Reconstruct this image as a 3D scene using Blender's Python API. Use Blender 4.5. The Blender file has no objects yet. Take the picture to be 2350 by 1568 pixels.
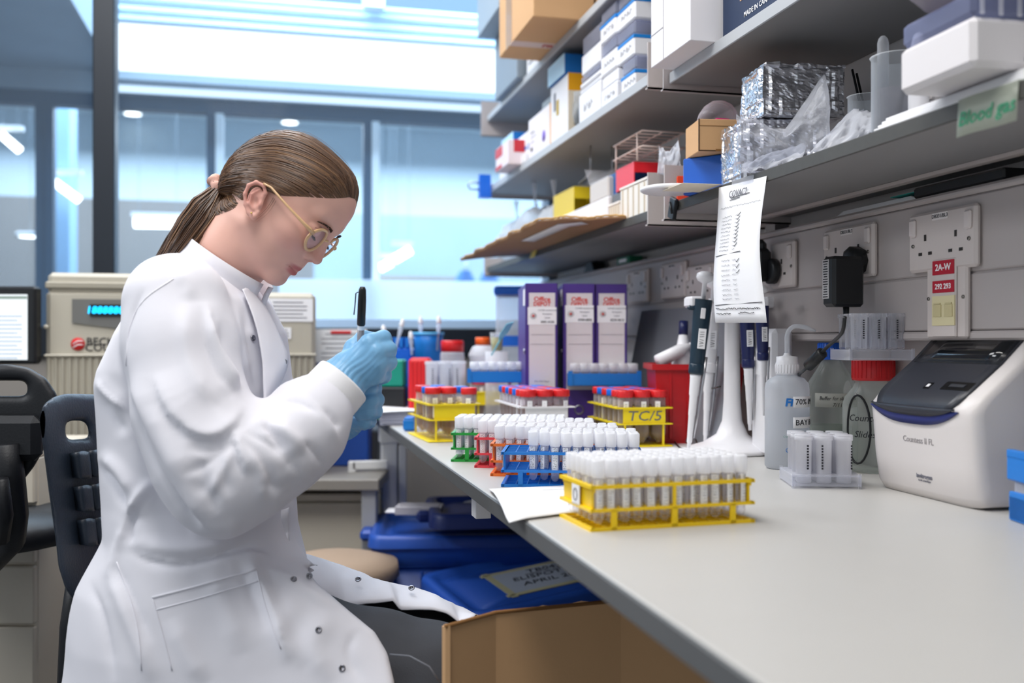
import bpy, bmesh, math, random
import numpy as np
from mathutils import Vector, Matrix
random.seed(7); np.random.seed(7)
SC = bpy.context.scene
COL = SC.collection
PI = math.pi
# ------------------------------------------------------------------ camera
F = 35.0/36.0*2350; CX, CY = 1175.0, 787.0
TH = math.radians(13.65); CT, ST = math.cos(TH), math.sin(TH)
CAM = Vector((0, 0, 1.10))
cd = bpy.data.cameras.new('camera'); cam = bpy.data.objects.new('camera', cd); COL.objects.link(cam)
cam.location = CAM; cam.rotation_euler = (PI/2, 0, -TH)
cd.lens = 35; cd.sensor_width = 36; cd.shift_y = 3.0/2350; cd.clip_start = 0.05
cd.dof.use_dof = True; cd.dof.focus_distance = 1.55; cd.dof.aperture_fstop = 3.0
SC.camera = cam
vs = SC.view_settings
vs.view_transform = 'Standard'; vs.look = 'None'; vs.gamma = 1; vs.use_curve_mapping = False
vs.exposure = 0.5
SC.cycles.transparent_max_bounces = 48; SC.cycles.max_bounces = 10; SC.cycles.transmission_bounces = 8
SC.cycles.diffuse_bounces = 4; SC.cycles.glossy_bounces = 4
SC.cycles.use_denoising = True
SC.cycles.caustics_reflective = False; SC.cycles.caustics_refractive = False
SC.cycles.sample_clamp_indirect = 6
# ------------------------------------------------------------------ world and large lights
wd = bpy.data.worlds.new('world'); SC.world = wd; wd.use_nodes = True
bg = wd.node_tree.nodes['Background']; bg.inputs[0].default_value = (0.86, 0.93, 1.0, 1); bg.inputs[1].default_value = 0.50

def area(name, loc, rot, sx, sy, power, color=(1, 1, 1)):
    l = bpy.data.lights.new(name, 'AREA'); l.shape = 'RECTANGLE'; l.size = sx; l.size_y = sy
    l.energy = power; l.color = color
    o = bpy.data.objects.new(name, l); COL.objects.link(o); o.location = loc; o.rotation_euler = rot
    return o
area('ceiling_light_near', (-0.15, 0.75, 2.66), (0, 0, 0), 0.5, 1.5, 21, (1.0, 0.975, 0.95))
area('ceiling_light_far', (-0.35, 2.5, 2.66), (0, 0, 0), 1.1, 1.2, 24, (0.97, 0.98, 1.0))
area('ceiling_light_left', (-2.3, 1.4, 2.66), (0, 0, 0), 1.2, 1.2, 34, (0.93, 0.96, 1.0))
area('corridor_skylight', (0.6, 4.6, 3.6), (math.radians(20), 0, 0), 4.5, 1.5, 230, (0.72, 0.87, 1.0))
area('far_room_light', (0.5, 8.4, 3.0), (0, 0, 0), 7.0, 3.5, 400, (0.92, 0.97, 1.0))

# ------------------------------------------------------------------ placing
def P(px, py, d):
    r = (px-CX)/F*d; u = (CY-py)/F*d
    return Vector((r*CT + d*ST, -r*ST + d*CT, CAM.z+u))
def onz(px, py, z):
    d = (CAM.z-z)*F/(py-CY); return P(px, py, d)
def onx(px, py, X):
    k = (px-CX)/F*CT + ST; return P(px, py, X/k)
def ony(px, py, Y):
    k = -(px-CX)/F*ST + CT; return P(px, py, Y/k)
def dof_x(px, X): return X/((px-CX)/F*CT + ST)
def depth(p): return p.x*ST + p.y*CT
def proj(p):
    r = p.x*CT - p.y*ST; d = p.x*ST + p.y*CT
    return (CX + F*r/d, CY - F*(p.z-CAM.z)/d)
def lin(h):
    if isinstance(h, str):
        h = h.lstrip('#'); c = [int(h[i:i+2], 16)/255 for i in (0, 2, 4)]
    else: c = [x for x in h]
    return tuple((x/12.92 if x <= .04045 else ((x+.055)/1.055)**2.4) for x in c)+(1,)

# ------------------------------------------------------------------ materials
MATS = {}
def nn(nt, t, **k):
    n = nt.nodes.new(t)
    for a, b in k.items():
        if a in n.inputs: n.inputs[a].default_value = b
        else: setattr(n, a, b)
    return n
def pm(name, col, rough=.5, metal=0, bump=0, bscale=80, var=0, vscale=6, coat=0, sheen=0, sss=0, trans=0, alpha=1, emit=None, estr=0, stretch=None, ior=1.45, spec=.5):
    if name in MATS: return MATS[name]
    m = bpy.data.materials.new(name); m.use_nodes = True; MATS[name] = m
    nt = m.node_tree; b = nt.nodes['Principled BSDF']; c = lin(col)
    b.inputs['Base Color'].default_value = c; b.inputs['Roughness'].default_value = rough
    b.inputs['Metallic'].default_value = metal; b.inputs['Coat Weight'].default_value = coat
    b.inputs['Sheen Weight'].default_value = sheen; b.inputs['Transmission Weight'].default_value = trans
    b.inputs['Alpha'].default_value = alpha; b.inputs['IOR'].default_value = ior
    b.inputs['Specular IOR Level'].default_value = spec
    if sss:
        b.inputs['Subsurface Weight'].default_value = sss; b.inputs['Subsurface Radius'].default_value = (1, .35, .2)
        b.inputs['Subsurface Scale'].default_value = .008
    if emit:
        b.inputs['Emission Color'].default_value = lin(emit); b.inputs['Emission Strength'].default_value = estr
    tc = nt.nodes.new('ShaderNodeTexCoord'); mp = nt.nodes.new('ShaderNodeMapping')
    nt.links.new(tc.outputs['Object'], mp.inputs[0])
    if stretch: mp.inputs['Scale'].default_value = stretch
    no = nn(nt, 'ShaderNodeTexNoise'); nt.links.new(mp.outputs[0], no.inputs['Vector'])
    no.inputs['Scale'].default_value = vscale; no.inputs['Detail'].default_value = 4
    v = var if var else .03
    mx = nn(nt, 'ShaderNodeMix'); mx.data_type = 'RGBA'
    mx.inputs[6].default_value = tuple(x*(1-v) for x in c[:3])+(1,); mx.inputs[7].default_value = tuple(min(1, x*(1+v)) for x in c[:3])+(1,)
    nt.links.new(no.outputs[0], mx.inputs[0]); nt.links.new(mx.outputs[2], b.inputs['Base Color'])
    if bump:
        n2 = nn(nt, 'ShaderNodeTexNoise'); n2.inputs['Scale'].default_value = bscale; n2.inputs['Detail'].default_value = 3
        nt.links.new(mp.outputs[0], n2.inputs['Vector'])
        bp = nn(nt, 'ShaderNodeBump'); bp.inputs['Strength'].default_value = bump; bp.inputs['Distance'].default_value = .002
        nt.links.new(n2.outputs[0], bp.inputs['Height']); nt.links.new(bp.outputs[0], b.inputs['Normal'])
    return m
def clearm(name, col='ffffff', dens=.18, rough=.15, tint=.96, edge=.5):
    """thin clear plastic or glass: see-through with milky body and glossy edges"""
    if name in MATS: return MATS[name]
    m = bpy.data.materials.new(name); m.use_nodes = True; MATS[name] = m
    nt = m.node_tree; b = nt.nodes['Principled BSDF']; out = nt.nodes['Material Output']; c = lin(col)
    b.inputs['Base Color'].default_value = c; b.inputs['Roughness'].default_value = rough
    t = nn(nt, 'ShaderNodeBsdfTransparent'); t.inputs[0].default_value = tuple(tint*(.5+.5*x) for x in c[:3])+(1,)
    lw = nn(nt, 'ShaderNodeLayerWeight'); lw.inputs[0].default_value = .35
    ma = nn(nt, 'ShaderNodeMath', operation='MULTIPLY_ADD'); ma.inputs[1].default_value = edge; ma.inputs[2].default_value = dens
    nt.links.new(lw.outputs['Facing'], ma.inputs[0])
    mx = nn(nt, 'ShaderNodeMixShader'); nt.links.new(ma.outputs[0], mx.inputs[0])
    tr = nn(nt, 'ShaderNodeBsdfTranslucent'); tr.inputs[0].default_value = c
    m2 = nn(nt, 'ShaderNodeMixShader'); m2.inputs[0].default_value = .45
    nt.links.new(b.outputs[0], m2.inputs[1]); nt.links.new(tr.outputs[0], m2.inputs[2])
    nt.links.new(t.outputs[0], mx.inputs[1]); nt.links.new(m2.outputs[0], mx.inputs[2]); nt.links.new(mx.outputs[0], out.inputs[0])
    return m
def emitm(name, col, s):
    if name in MATS: return MATS[name]
    m = bpy.data.materials.new(name); m.use_nodes = True; MATS[name] = m
    nt = m.node_tree; nt.nodes.remove(nt.nodes['Principled BSDF'])
    e = nn(nt, 'ShaderNodeEmission'); e.inputs[0].default_value = lin(col); e.inputs[1].default_value = s
    nt.links.new(e.outputs[0], nt.nodes['Material Output'].inputs[0]); return m

# ------------------------------------------------------------------ mesh building
def Rz(a): return Matrix.Rotation(a, 4, 'Z')
def Rx(a): return Matrix.Rotation(a, 4, 'X')
def Ry(a): return Matrix.Rotation(a, 4, 'Y')
def T(*a): return Matrix.Translation(a if len(a) == 3 else a[0])
def aim(p, q):
    """matrix at p whose z axis points to q"""
    d = (Vector(q)-Vector(p)).normalized(); return Matrix.Translation(p) @ d.to_track_quat('Z', 'Y').to_matrix().to_4x4()
class MB:
    def __init__(s): s.v = []; s.f = []; s.sm = []
    def add(s, V, Fs, M=None, smooth=False):
        n = len(s.v)
        for p in V:
            p = Vector(p); s.v.append(M @ p if M is not None else p)
        for f in Fs: s.f.append([i+n for i in f]); s.sm.append(smooth)
        return s
    def box(s, sx, sy, sz, c=(0, 0, 0), b=0, M=None):
        """box centred on c; b is a bevel"""
        hx, hy, hz = sx/2, sy/2, sz/2; b = min(b, hx*.98, hy*.98, hz*.98)
        if b <= 0:
            V = [(c[0]+x*hx, c[1]+y*hy, c[2]+z*hz) for x in (-1, 1) for y in (-1, 1) for z in (-1, 1)]
            return s.add(V, [(0, 1, 3, 2), (4, 6, 7, 5), (0, 4, 5, 1), (2, 3, 7, 6), (0, 2, 6, 4), (1, 5, 7, 3)], M)
        V = []; idx = {}
        for i, x in enumerate((-1, 1)):
            for j, y in enumerate((-1, 1)):
                for k, z in enumerate((-1, 1)):
                    for a in range(3):
                        q = [x*(hx-(b if a != 0 else 0)), y*(hy-(b if a != 1 else 0)), z*(hz-(b if a != 2 else 0))]
                        idx[(i, j, k, a)] = len(V); V.append((c[0]+q[0], c[1]+q[1], c[2]+q[2]))
        g = lambda i, j, k, a: idx[(i, j, k, a)]
        Fs = []
        for t in (0, 1):
            Fs.append([g(t, 0, 0, 0), g(t, 1, 0, 0), g(t, 1, 1, 0), g(t, 0, 1, 0)])
            Fs.append([g(0, t, 0, 1), g(1, t, 0, 1), g(1, t, 1, 1), g(0, t, 1, 1)])
            Fs.append([g(0, 0, t, 2), g(1, 0, t, 2), g(1, 1, t, 2), g(0, 1, t, 2)])
            for u in (0, 1):
                Fs.append([g(t, u, 0, 0), g(t, u, 1, 0), g(t, u, 1, 1), g(t, u, 0, 1)])
                Fs.append([g(t, 0, u, 0), g(t, 1, u, 0), g(t, 1, u, 2), g(t, 0, u, 2)])
                Fs.append([g(0, t, u, 1), g(1, t, u, 1), g(1, t, u, 2), g(0, t, u, 2)])
                for w in (0, 1): Fs.append([g(t, u, w, 0), g(t, u, w, 1), g(t, u, w, 2)])
        return s.add(V, Fs, M)
    def bx(s, x0, x1, y0, y1, z0, z1, b=0, M=None):
        return s.box(abs(x1-x0), abs(y1-y0), abs(z1-z0), ((x0+x1)/2, (y0+y1)/2, (z0+z1)/2), b, M)
    def lathe(s, prof, n=24, M=None, smooth=True, cap=True):
        V = []; Fs = []
        for r, z in prof:
            for i in range(n): a = 2*PI*i/n; V.append((r*math.cos(a), r*math.sin(a), z))
        m = len(prof)
        for k in range(m-1):
            for i in range(n):
                j = (i+1) % n; Fs.append((k*n+i, k*n+j, (k+1)*n+j, (k+1)*n+i))
        if cap:
            if prof[0][0] > 1e-6: Fs.append(tuple(range(n))[::-1])
            if prof[-1][0] > 1e-6: Fs.append(tuple((m-1)*n+i for i in range(n)))
        return s.add(V, Fs, M, smooth)
    def cyl(s, r, z0, z1, n=20, M=None, r2=None, smooth=True):
        return s.lathe([(r, z0), (r if r2 is None else r2, z1)], n, M, smooth)
    def tube(s, pts, r, n=8, closed=False, M=None, cap=True):
        pts = [Vector(p) for p in pts]; m = len(pts); V = []; Fs = []
        rr = r if hasattr(r, '__len__') else [r]*m
        up = None
        for k in range(m):
            a = pts[(k-1) % m] if (closed or k > 0) else pts[k]; c = pts[(k+1) % m] if (closed or k < m-1) else pts[k]
            t = (c-a); t = t.normalized() if t.length > 1e-9 else Vector((0, 0, 1))
            if up is None: up = t.orthogonal().normalized()
            up = (up-t*up.dot(t)); up = up.normalized() if up.length > 1e-6 else t.orthogonal().normalized()
            w = t.cross(up)
            for i in range(n):
                an = 2*PI*i/n; V.append(pts[k]+(up*math.cos(an)+w*math.sin(an))*rr[k])
        for k in range(m if closed else m-1):
            k2 = (k+1) % m
            for i in range(n): j = (i+1) % n; Fs.append((k*n+i, k*n+j, k2*n+j, k2*n+i))
        if cap and not closed: Fs.append(tuple(range(n))[::-1]); Fs.append(tuple((m-1)*n+i for i in range(n)))
        return s.add(V, Fs, M, True)
    def rod(s, p, q, r, n=8, r2=None): return s.tube([p, q], [r, r if r2 is None else r2], n)
    def prism(s, poly, z0, z1, M=None, smooth=False):
        n = len(poly); V = [(x, y, z0) for x, y in poly]+[(x, y, z1) for x, y in poly]
        s.add(V, [tuple(range(n))[::-1], tuple(range(n, 2*n))], M)
        return s.add(V, [(i, (i+1) % n, n+(i+1) % n, n+i) for i in range(n)], M, smooth)
    def grid(s, G, thick=0, M=None, smooth=True, wrap=False):
        """G rows of points; thick gives a closed sheet"""
        R = len(G); C = len(G[0]); V = [Vector(p) for row in G for p in row]
        q = [(i*C+j, i*C+(j+1) % C, (i+1)*C+(j+1) % C, (i+1)*C+j) for i in range(R-1) for j in range(C if wrap else C-1)]
        if not thick: return s.add(V, q, M, smooth)
        N = [Vector((0, 0, 0)) for _ in V]
        for f in q:
            nrm = (V[f[2]]-V[f[0]]).cross(V[f[3]]-V[f[1]])
            for i in f: N[i] += nrm
        W = [v-(n.normalized()*thick if n.length > 0 else n) for v, n in zip(V, N)]
        o = len(V); Fs = q+[tuple(o+i for i in f[::-1]) for f in q]
        if not wrap:
            ring = [j for j in range(C)]+[i*C+C-1 for i in range(1, R)]+[(R-1)*C+j for j in range(C-2, -1, -1)]+[i*C for i in range(R-2, 0, -1)]
            for a, b_ in zip(ring, ring[1:]+ring[:1]): Fs.append((b_, a, o+a, o+b_))
        return s.add(V+W, Fs, M, smooth)
    def build(s, name, mat, parent=None, M=None, clean=True, kind=None):
        me = bpy.data.meshes.new(name)
        vs_ = [tuple(M @ p) if M is not None else tuple(p) for p in s.v]
        me.from_pydata(vs_, [], s.f)
        me.polygons.foreach_set('use_smooth', s.sm)
        me.materials.append(mat)
        if clean:
            bm = bmesh.new(); bm.from_mesh(me); bmesh.ops.recalc_face_normals(bm, faces=bm.faces); bm.to_mesh(me); bm.free()
        me.update()
        o = bpy.data.objects.new(name, me); COL.objects.link(o)
        if parent is not None: o.parent = parent
        if kind: o['kind'] = kind
        return o
def tag(o, label=None, cat=None, group=None, kind=None):
    if label: o['label'] = label
    if cat: o['category'] = cat
    if group: o['group'] = group
    if kind: o['kind'] = kind
    return o
def thing(name, label, cat, loc=(0, 0, 0), rz=0, group=None, rot=None):
    o = bpy.data.objects.new(name, None); COL.objects.link(o); o.empty_display_size = .05
    o.location = loc; o.rotation_euler = rot if rot else (0, 0, rz)
    return tag(o, label, cat, group)
def dup(root, loc=None, rz=None, label=None, group=None, rot=None):
    def cp(o, par):
        c = o.copy(); COL.objects.link(c)
        if par is not None: c.parent = par
        for ch in [x for x in KIDS.get(o.name, [])]: cp(ch, c)
        return c
    KIDS = {}
    def walk(o):
        KIDS[o.name] = [c for c in o.children]
        for c in o.children: walk(c)
    walk(root)
    r = cp(root, None)
    if loc is not None: r.location = loc
    if rz is not None: r.rotation_euler = (0, 0, rz)
    if rot is not None: r.rotation_euler = rot
    if label: r['label'] = label
    if group: r['group'] = group
    return r
FONTS = {}
def text(name, s, size, M, mat, parent=None, shear=0, bold=0, align='CENTER', depth_=.0002, width=1.0):
    """lettering in the xy plane of M, facing +z of M"""
    c = bpy.data.curves.new(name, 'FONT'); c.body = s; c.size = size; c.align_x = align; c.align_y = 'CENTER'
    c.shear = shear; c.offset = bold*size; c.extrude = depth_; c.resolution_u = 2
    t = bpy.data.objects.new(name, c); COL.objects.link(t)
    dg = bpy.context.evaluated_depsgraph_get(); me = bpy.data.meshes.new_from_object(t.evaluated_get(dg))
    bpy.data.objects.remove(t)
    me.transform(M @ Matrix.Diagonal((width, 1, 1, 1))); me.materials.clear(); me.materials.append(mat)
    o = bpy.data.objects.new(name, me); COL.objects.link(o)
    if parent is not None: o.parent = parent
    return o
def basis(o, x, y):
    """matrix with origin o, x axis x, y axis y"""
    x = Vector(x).normalized(); z = x.cross(Vector(y)).normalized(); y = z.cross(x)
    m = Matrix.Identity(4)
    for i in range(3): m[i][0] = x[i]; m[i][1] = y[i]; m[i][2] = z[i]; m[i][3] = o[i]
    return m
def sm_noise(x, y=0., z=0.):
    from mathutils import noise
    return noise.noise(Vector((x, y, z)))
# ================================================================== setting
XW, XT, XS, XB = 1.00, 0.935, 0.74, 0.2916   # wall, trunking face, shelf front, bench front
ZB = CAM.z-0.21                               # bench top
YP = 3.55                                     # near glass partition
YF = 5.6                                      # far glazed screen
YR = 10.5                                     # back wall of the far room
m_wall = pm('wall_paint', 'cfcac8', .7, bump=.05, bscale=200)
m_trunk = pm('trunking_plastic', 'b3aba9', .45)
m_floor = pm('floor_vinyl', '5a5c60', .5, var=.15, vscale=40)
m_frame = pm('dark_frame_paint', '0d1722', .45)
m_bframe = pm('blue_grey_frame_paint', '234560', .5)
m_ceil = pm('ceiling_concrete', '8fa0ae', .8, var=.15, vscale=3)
m_glass = clearm('window_glass', 'e8f4ff', .03, .03, .97, .25)
m_brk0 = pm('wire_grey', '8a98a4', .5)
m_white = pm('white_satin', 'f0f0f0', .5)

def struct(name, mb, mat, M=None): return mb.build(name, mat, None, M, kind='structure')
struct('floor', MB().bx(-7, 6, -2.5, YR+.2, -.05, 0), m_floor)
struct('wall_right', MB().bx(XW, XW+.12, -1.2, YP-.02, 0, 2.75), m_wall)
# dado trunking
tk = MB(); z0 = CAM.z+.0175; z1 = CAM.z+.097; z2 = CAM.z+.2146
tk.bx(XT, XW, -1.0, 3.44, z0, z1-.0012, .002).bx(XT, XW, -1.0, 3.44, z1+.0012, z2-.012, .002)
tk.bx(XT-.004, XW, -1.0, 3.44, z2-.011, z2, .004).bx(XT+.004, XW, -1.0, 3.44, z0, z2-.01)
tk.bx(XT-.003, XW, -1.0, 3.44, z0-.014, z0-.001, .003)
struct('trim_1', tk, m_trunk)
# near ceiling
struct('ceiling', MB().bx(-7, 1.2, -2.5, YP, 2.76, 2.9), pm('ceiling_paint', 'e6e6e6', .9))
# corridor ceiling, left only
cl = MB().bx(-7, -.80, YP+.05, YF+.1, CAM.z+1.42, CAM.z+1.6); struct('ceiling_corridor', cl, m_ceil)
# near partition : post, sill, panes
PX = ony(243, 400, YP).x
pf = MB().bx(PX-.034, PX+.034, YP-.05, YP+.05, 0, 2.75, .004)
struct('trim_2', pf, m_frame)
sill_z = ony(500, 752, YP).z
sl = MB().bx(-7, .95, YP-.05, YP+.05, sill_z-.10, sill_z, .004)
struct('trim_3', sl, m_frame)
struct('wall_low', MB().bx(-7, 1.2, YP-.03, YP+.04, 0, sill_z-.1), pm('low_wall_panel', '8d8781', .7))
struct('window_1', MB().bx(-7, PX-.036, YP-.006, YP, sill_z, 2.75), m_glass)
struct('window_2', MB().bx(PX+.036, 3.0, YP-.006, YP, sill_z, 2.75), m_glass)
# pale blue inner frame of the right pane
struct('trim_4', MB().bx(PX+.036, 1.2, YP-.03, YP+.01, sill_z, sill_z+.03), pm('pale_blue_frame', 'b9d6f2', .5))
# far screen
bz = ony(600, 250, YF).z
fb = MB()
za = ony(0, 238, YF).z; zb_ = ony(0, 205, YF).z
fb.bx(-7, 6, YF-.04, YF+.04, za, zb_)
struct('trim_5', fb, m_bframe)
for i, px in enumerate((95, 485, 842)):
    x = ony(px, 500, YF).x
    struct('trim_%d' % (6+i), MB().bx(x-.022, x+.022, YF-.04, YF+.04, 0, za), m_bframe)
    struct('trim_%d' % (16+i), MB().bx(x+.024, x+.065, YF-.045, YF+.03, 0, za), pm('white_door_frame', 'e8f4fb', .5) if i else m_bframe)
struct('window_3', MB().bx(-7, 6, YF-.005, YF, 0, za), m_glass)
struct('trim_20', MB().bx(-.80, 6, YF-.03, YF+.03, zb_, ony(700, 180, YF).z+.25), pm('beam_cladding', 'c3d3de', .7))
struct('trim_19', MB().bx(-7, -.82, YF-.035, YF+.035, zb_, CAM.z+1.45), m_ceil)
# white pipe, no lamp, its brightness put in as glow, and skylight band over the corridor (right of the post)
zt = ony(700, 232, YF-.12).z
t = MB().tube([(-.80, YF-.2, zt+.03), (6, YF-.2, zt+.03)], .055, 14)
struct('trim_21', t, emitm('glowing_pipe_white', 'd6ecff', 1.15))
zs0 = ony(600, 185, YF-.3).z; zs1 = ony(600, 66, YF-.3).z
sk = MB().bx(-.80, 5.5, YF-.36, YF-.32, zs0, zs1, .01)
struct('window_4', sk, emitm('clerestory_daylight', 'f4faff', 1.6))
struct('trim_22', MB().bx(-.80, 6, YF-.37, YF+.2, zs0-.05, zs0-.01), pm('clerestory_sill', 'a9bccb', .6))
# pipes and slats above the clerestory
for i, (py, r) in enumerate(((20, .018), (45, .02), (66, .02), (4, .02))):
    z = ony(600, py, YF-.6).z
    struct('trim_%d' % (23+i), MB().tube([(-.80, YF-.6, z), (6, YF-.6, z)], r, 10), pm('pale_pipe', 'bcd6ea', .4))
struct('trim_30', MB().bx(-.80, 6, YF-.28, YF-.24, zs1, zs1+1.0), emitm('upper_window_glow', 'a9d4f4', .8))
x = ony(858, 30, YF-.7).x
struct('trim_31', MB().bx(x-.05, x+.05, YF-.72, YF-.64, zs1+.02, zs1+1.0), pm('white_post', 'eef6fb', .5))
# far room
struct('wall_back', MB().bx(-9, 9, YR, YR+.1, 0, 3.6), pm('far_wall_paint', 'c3d2d8', .8, var=.08, vscale=1))
zdk = ony(300, 462, YR).z
struct('wall_left', MB().bx(-9, ony(720, 500, YR-.1).x, YR-.12, YR-.02, 0, zdk), pm('far_wall_lower', '7d7670', .8, var=.1, vscale=2))
struct('wall_far', MB().bx(ony(720, 500, YR-.1).x, 9, YR-.12, YR-.02, 0, ony(1000, 500, YR).z), pm('far_wall_lower_pale', '9fb4bf', .8, var=.1, vscale=2))
struct('ceiling_far', MB().bx(-9, 9, YF+.1, YR, 3.35, 3.5), pm('far_ceiling_paint', 'd4e2e8', .9))
xc0 = ony(108, 500, 7.5).x; xc1 = ony(165, 500, 7.5).x
struct('trim_32', MB().bx(xc0, xc1, 7.4, 7.7, 0, 3.35), pm('blue_column_paint', '8fb9da', .6))
# blind of the far room seen under the head : frosted white panel
xq0 = ony(640, 700, YF-.1).x; xq1 = ony(840, 700, YF-.1).x
struct('trim_33', MB().bx(xq0, 5, YF-.09, YF-.07, .6, ony(700, 640, YF-.1).z), clearm('frosted_panel', 'f4f9ff', .75, .5, .9, .2))
# far lights
m_lamp = emitm('lamp_diffuser', 'fff8ea', 6)
def far_lamp(name, label, px0, py0, px1, py1, Y, th, group=None):
    a = ony(px0, py0, Y); b = ony(px1, py1, Y)
    r = thing(name, label, 'ceiling light', (a+b)/2, 0, group)
    d = (b-a)/2
    w = Vector((0, .10, 0))
    up = Vector((0, 0, th))
    mb = MB().tube([-d, d], th, 10)
    mb.build('tube', m_lamp, r)
    MB().bx(-abs(d.x)-.02, abs(d.x)+.02, -.03, .03, th*1.1+abs(d.z), th*1.1+abs(d.z)+.03).build('housing', m_white, r)
    for sx in (-.8, .8): MB().rod((d.x*sx, 0, d.z*sx), (d.x*sx, 0, 3.35-r.location.z), .0015, 5).build('hanging_wire', m_brk0, r)
    return r
far_lamp('strip_light', 'slanting white strip light seen at the left edge through the glass', 2, 308, 46, 346, 7.2, .025)
far_lamp('strip_light', 'slanting white strip light seen beside the blue column', 112, 408, 182, 460, 7.3, .025)
far_lamp('strip_light', 'long level strip light glowing behind the ponytail', 308, 511, 416, 513, 8.0, .04)
far_lamp('strip_light', 'short slanting strip light above the whiteboard in the far room', 904, 596, 942, 574, 8.0, .035)
far_lamp('strip_light', 'small lower strip light above the whiteboard in the far room', 872, 616, 898, 602, 8.3, .035)
for px, py, lab in ((305, 262, 'round recessed downlight left of the woman beyond the glass'), (665, 282, 'round recessed downlight just above the woman\'s head'), (70, 544, 'small round lamp low at the left beyond the glass'), (1010, 284, 'faint round downlight right of the far mullion')):
    c = onz(px, py, 3.318) if py < 400 else ony(px, py, 7.6); r = thing('downlight', lab, 'ceiling light', c)
    if py > 400: MB().rod((0, 0, .03), (0, 0, 3.35-c.z), .0015, 5).build('hanging_wire', m_brk0, r)
    MB().lathe([(0, 0), (.075, 0), (.08, .02), (.06, .03), (0, .03)], 20).build('diffuser', m_lamp, r)
    MB().lathe([(.078, .0), (.095, .0), (.095, .03), (.078, .03), (.078, 0)], 20, cap=False).build('rim', m_white, r)
# whiteboard and coats in the far room
c = ony(962, 690, 8.6); r = thing('whiteboard', 'wood framed whiteboard hanging in the far room', 'whiteboard', (c.x, 8.6, c.z-.32))
hw = (ony(1055, 700, 8.6).x-ony(875, 700, 8.6).x)/2
MB().bx(-hw, hw, 0, .02, 0, .5).build('board', pm('board_white', 'eef3f4', .4), r)
f = MB(); f.bx(-hw-.03, -hw, -.01, .03, -.03, .53).bx(hw, hw+.03, -.01, .03, -.03, .53).bx(-hw, hw, -.01, .03, -.03, 0).bx(-hw, hw, -.01, .03, .5, .53)
f.build('frame', pm('board_frame', 'b5a58e', .6), r)
for i, (px, lab) in enumerate(((1068, 'blue coat hanging at the right of the whiteboard, nearer the board'), (1122, 'blue coat hanging behind the box files, further right'))):
    c = ony(px, 690, 8.2); r = thing('hanging_coat', lab, 'coat', (c.x, 8.2, c.z-.25))
    G = []
    for k in range(7):
        z = .5-.5*k/6; w = .04+.11*min(1, k/2.5)
        G.append([((w*(1+.12*math.sin(a*5+i)))*math.cos(a), .06*math.sin(a), z) for a in [2*PI*j/20 for j in range(20)]])
    MB().grid(G, wrap=True).build('cloth', pm('coat_blue', '2f6fb5', .8), r)
    MB().tube([(0, .0, .5), (0, .0, .56), (0.02, 0, .57)], .006, 6).build('hanger_hook', m_white, r)
# closing white partition behind the shelving end (far right end of the bay)
struct('trim_34', MB().bx(.98, 1.5, YP+.01, YP+.05, 0, 2.75), m_white)
# ================================================================== bench
m_top = pm('bench_laminate', 'bfbdb9', .38, var=.02, vscale=12)
m_edge = pm('bench_edge_strip', '5d5f60', .5)
m_wm = pm('white_metal', 'e3e3e3', .4)
m_greyp = pm('grey_panel', 'a3a4a6', .6)
m_shelf = pm('shelf_grey_laminate', '8d8c8c', .55, bump=.05, bscale=300, var=.03)
m_shelf_l = pm('shelf_light_edge', 'b9bcc0', .45)
m_shelf_d = pm('shelf_dark_edge', '4d4c49', .5, var=.15, vscale=60)
m_brk = pm('bracket_metal', 'bfb6b3', .4)
m_blk = pm('black_plastic', '16181b', .4)
m_card = pm('cardboard', 'd0a578', .8, bump=.12, bscale=150, var=.07, vscale=5)
m_cardd = pm('cardboard_core', '8c6236', .85)
m_navy = pm('navy_plastic', '2450aa', .38, bump=.1, bscale=300)
m_navyd = pm('dark_navy_plastic', '1a2b66', .4)
m_blue = pm('rack_blue', '1578cf', .35)
m_red = pm('cap_red', 'd9262a', .35)
m_yel = pm('rack_yellow', 'f4da1c', .35)
m_yel2 = pm('rack_golden_yellow', 'f7cf0a', .35)
m_grn = pm('rack_green', '1fa03a', .35)
m_org = pm('rack_orange', 'f4762a', .35)
m_rred = pm('rack_red', 'e2404c', .35)
m_paper = pm('paper', 'f3f3f5', .8, var=.01)
m_ink = pm('black_ink', '1a1a22', .6)
m_gink = pm('grey_ink', '6b6b75', .6)
m_clear = clearm('clear_plastic', 'f6f7fb', .10, .12, .99, .45)
m_milk = clearm('milky_plastic', 'fafafd', .42, .3, .985, .30)
m_bglass = clearm('bottle_glass', 'e6ece8', .10, .05, .96, .6)
m_cream = pm('cream_cabinet', 'cdc4b4', .5)
m_wplast = pm('white_plastic', 'eeedf0', .35)
m_purple = pm('purple_board', '4a2f86', .45)
YB0, YB1 = -0.7, 2.9
r = thing('lab_bench', 'long pale grey laminate laboratory bench running along the wall', 'bench', (XB, 0, 0))
M = T(-XB, 0, 0)
def W(mb, name, mat, root, kind=None):
    """mesh given in world coordinates, made a part of root"""
    bpy.context.view_layer.update()
    return mb.build(name, mat, root, root.matrix_world.inverted(), kind=kind)
W(MB().bx(XB+.003, XT+.06, YB0, YB1, ZB-.022, ZB, .002), 'worktop', m_top, r)
W(MB().bx(XB, XB+.004, YB0, YB1, ZB-.023, ZB-.001, .0015), 'edge_strip', m_edge, r)
W(MB().bx(XT-.02, XT-.005, 1.2, YB1, .05, ZB-.03), 'back_panel', m_greyp, r)
lg = MB().bx(XB+.015, XB+.06, YB1-.075, YB1-.03, 0, ZB-.03, .003).bx(XB+.01, XT-.02, YB1-.08, YB1-.025, ZB-.075, ZB-.023, .003)
lg.bx(XB+.064, XB+.085, YB1-.075, YB1-.05, 0, ZB-.08, .002)
W(lg, 'frame_leg', m_wm, r)
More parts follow.
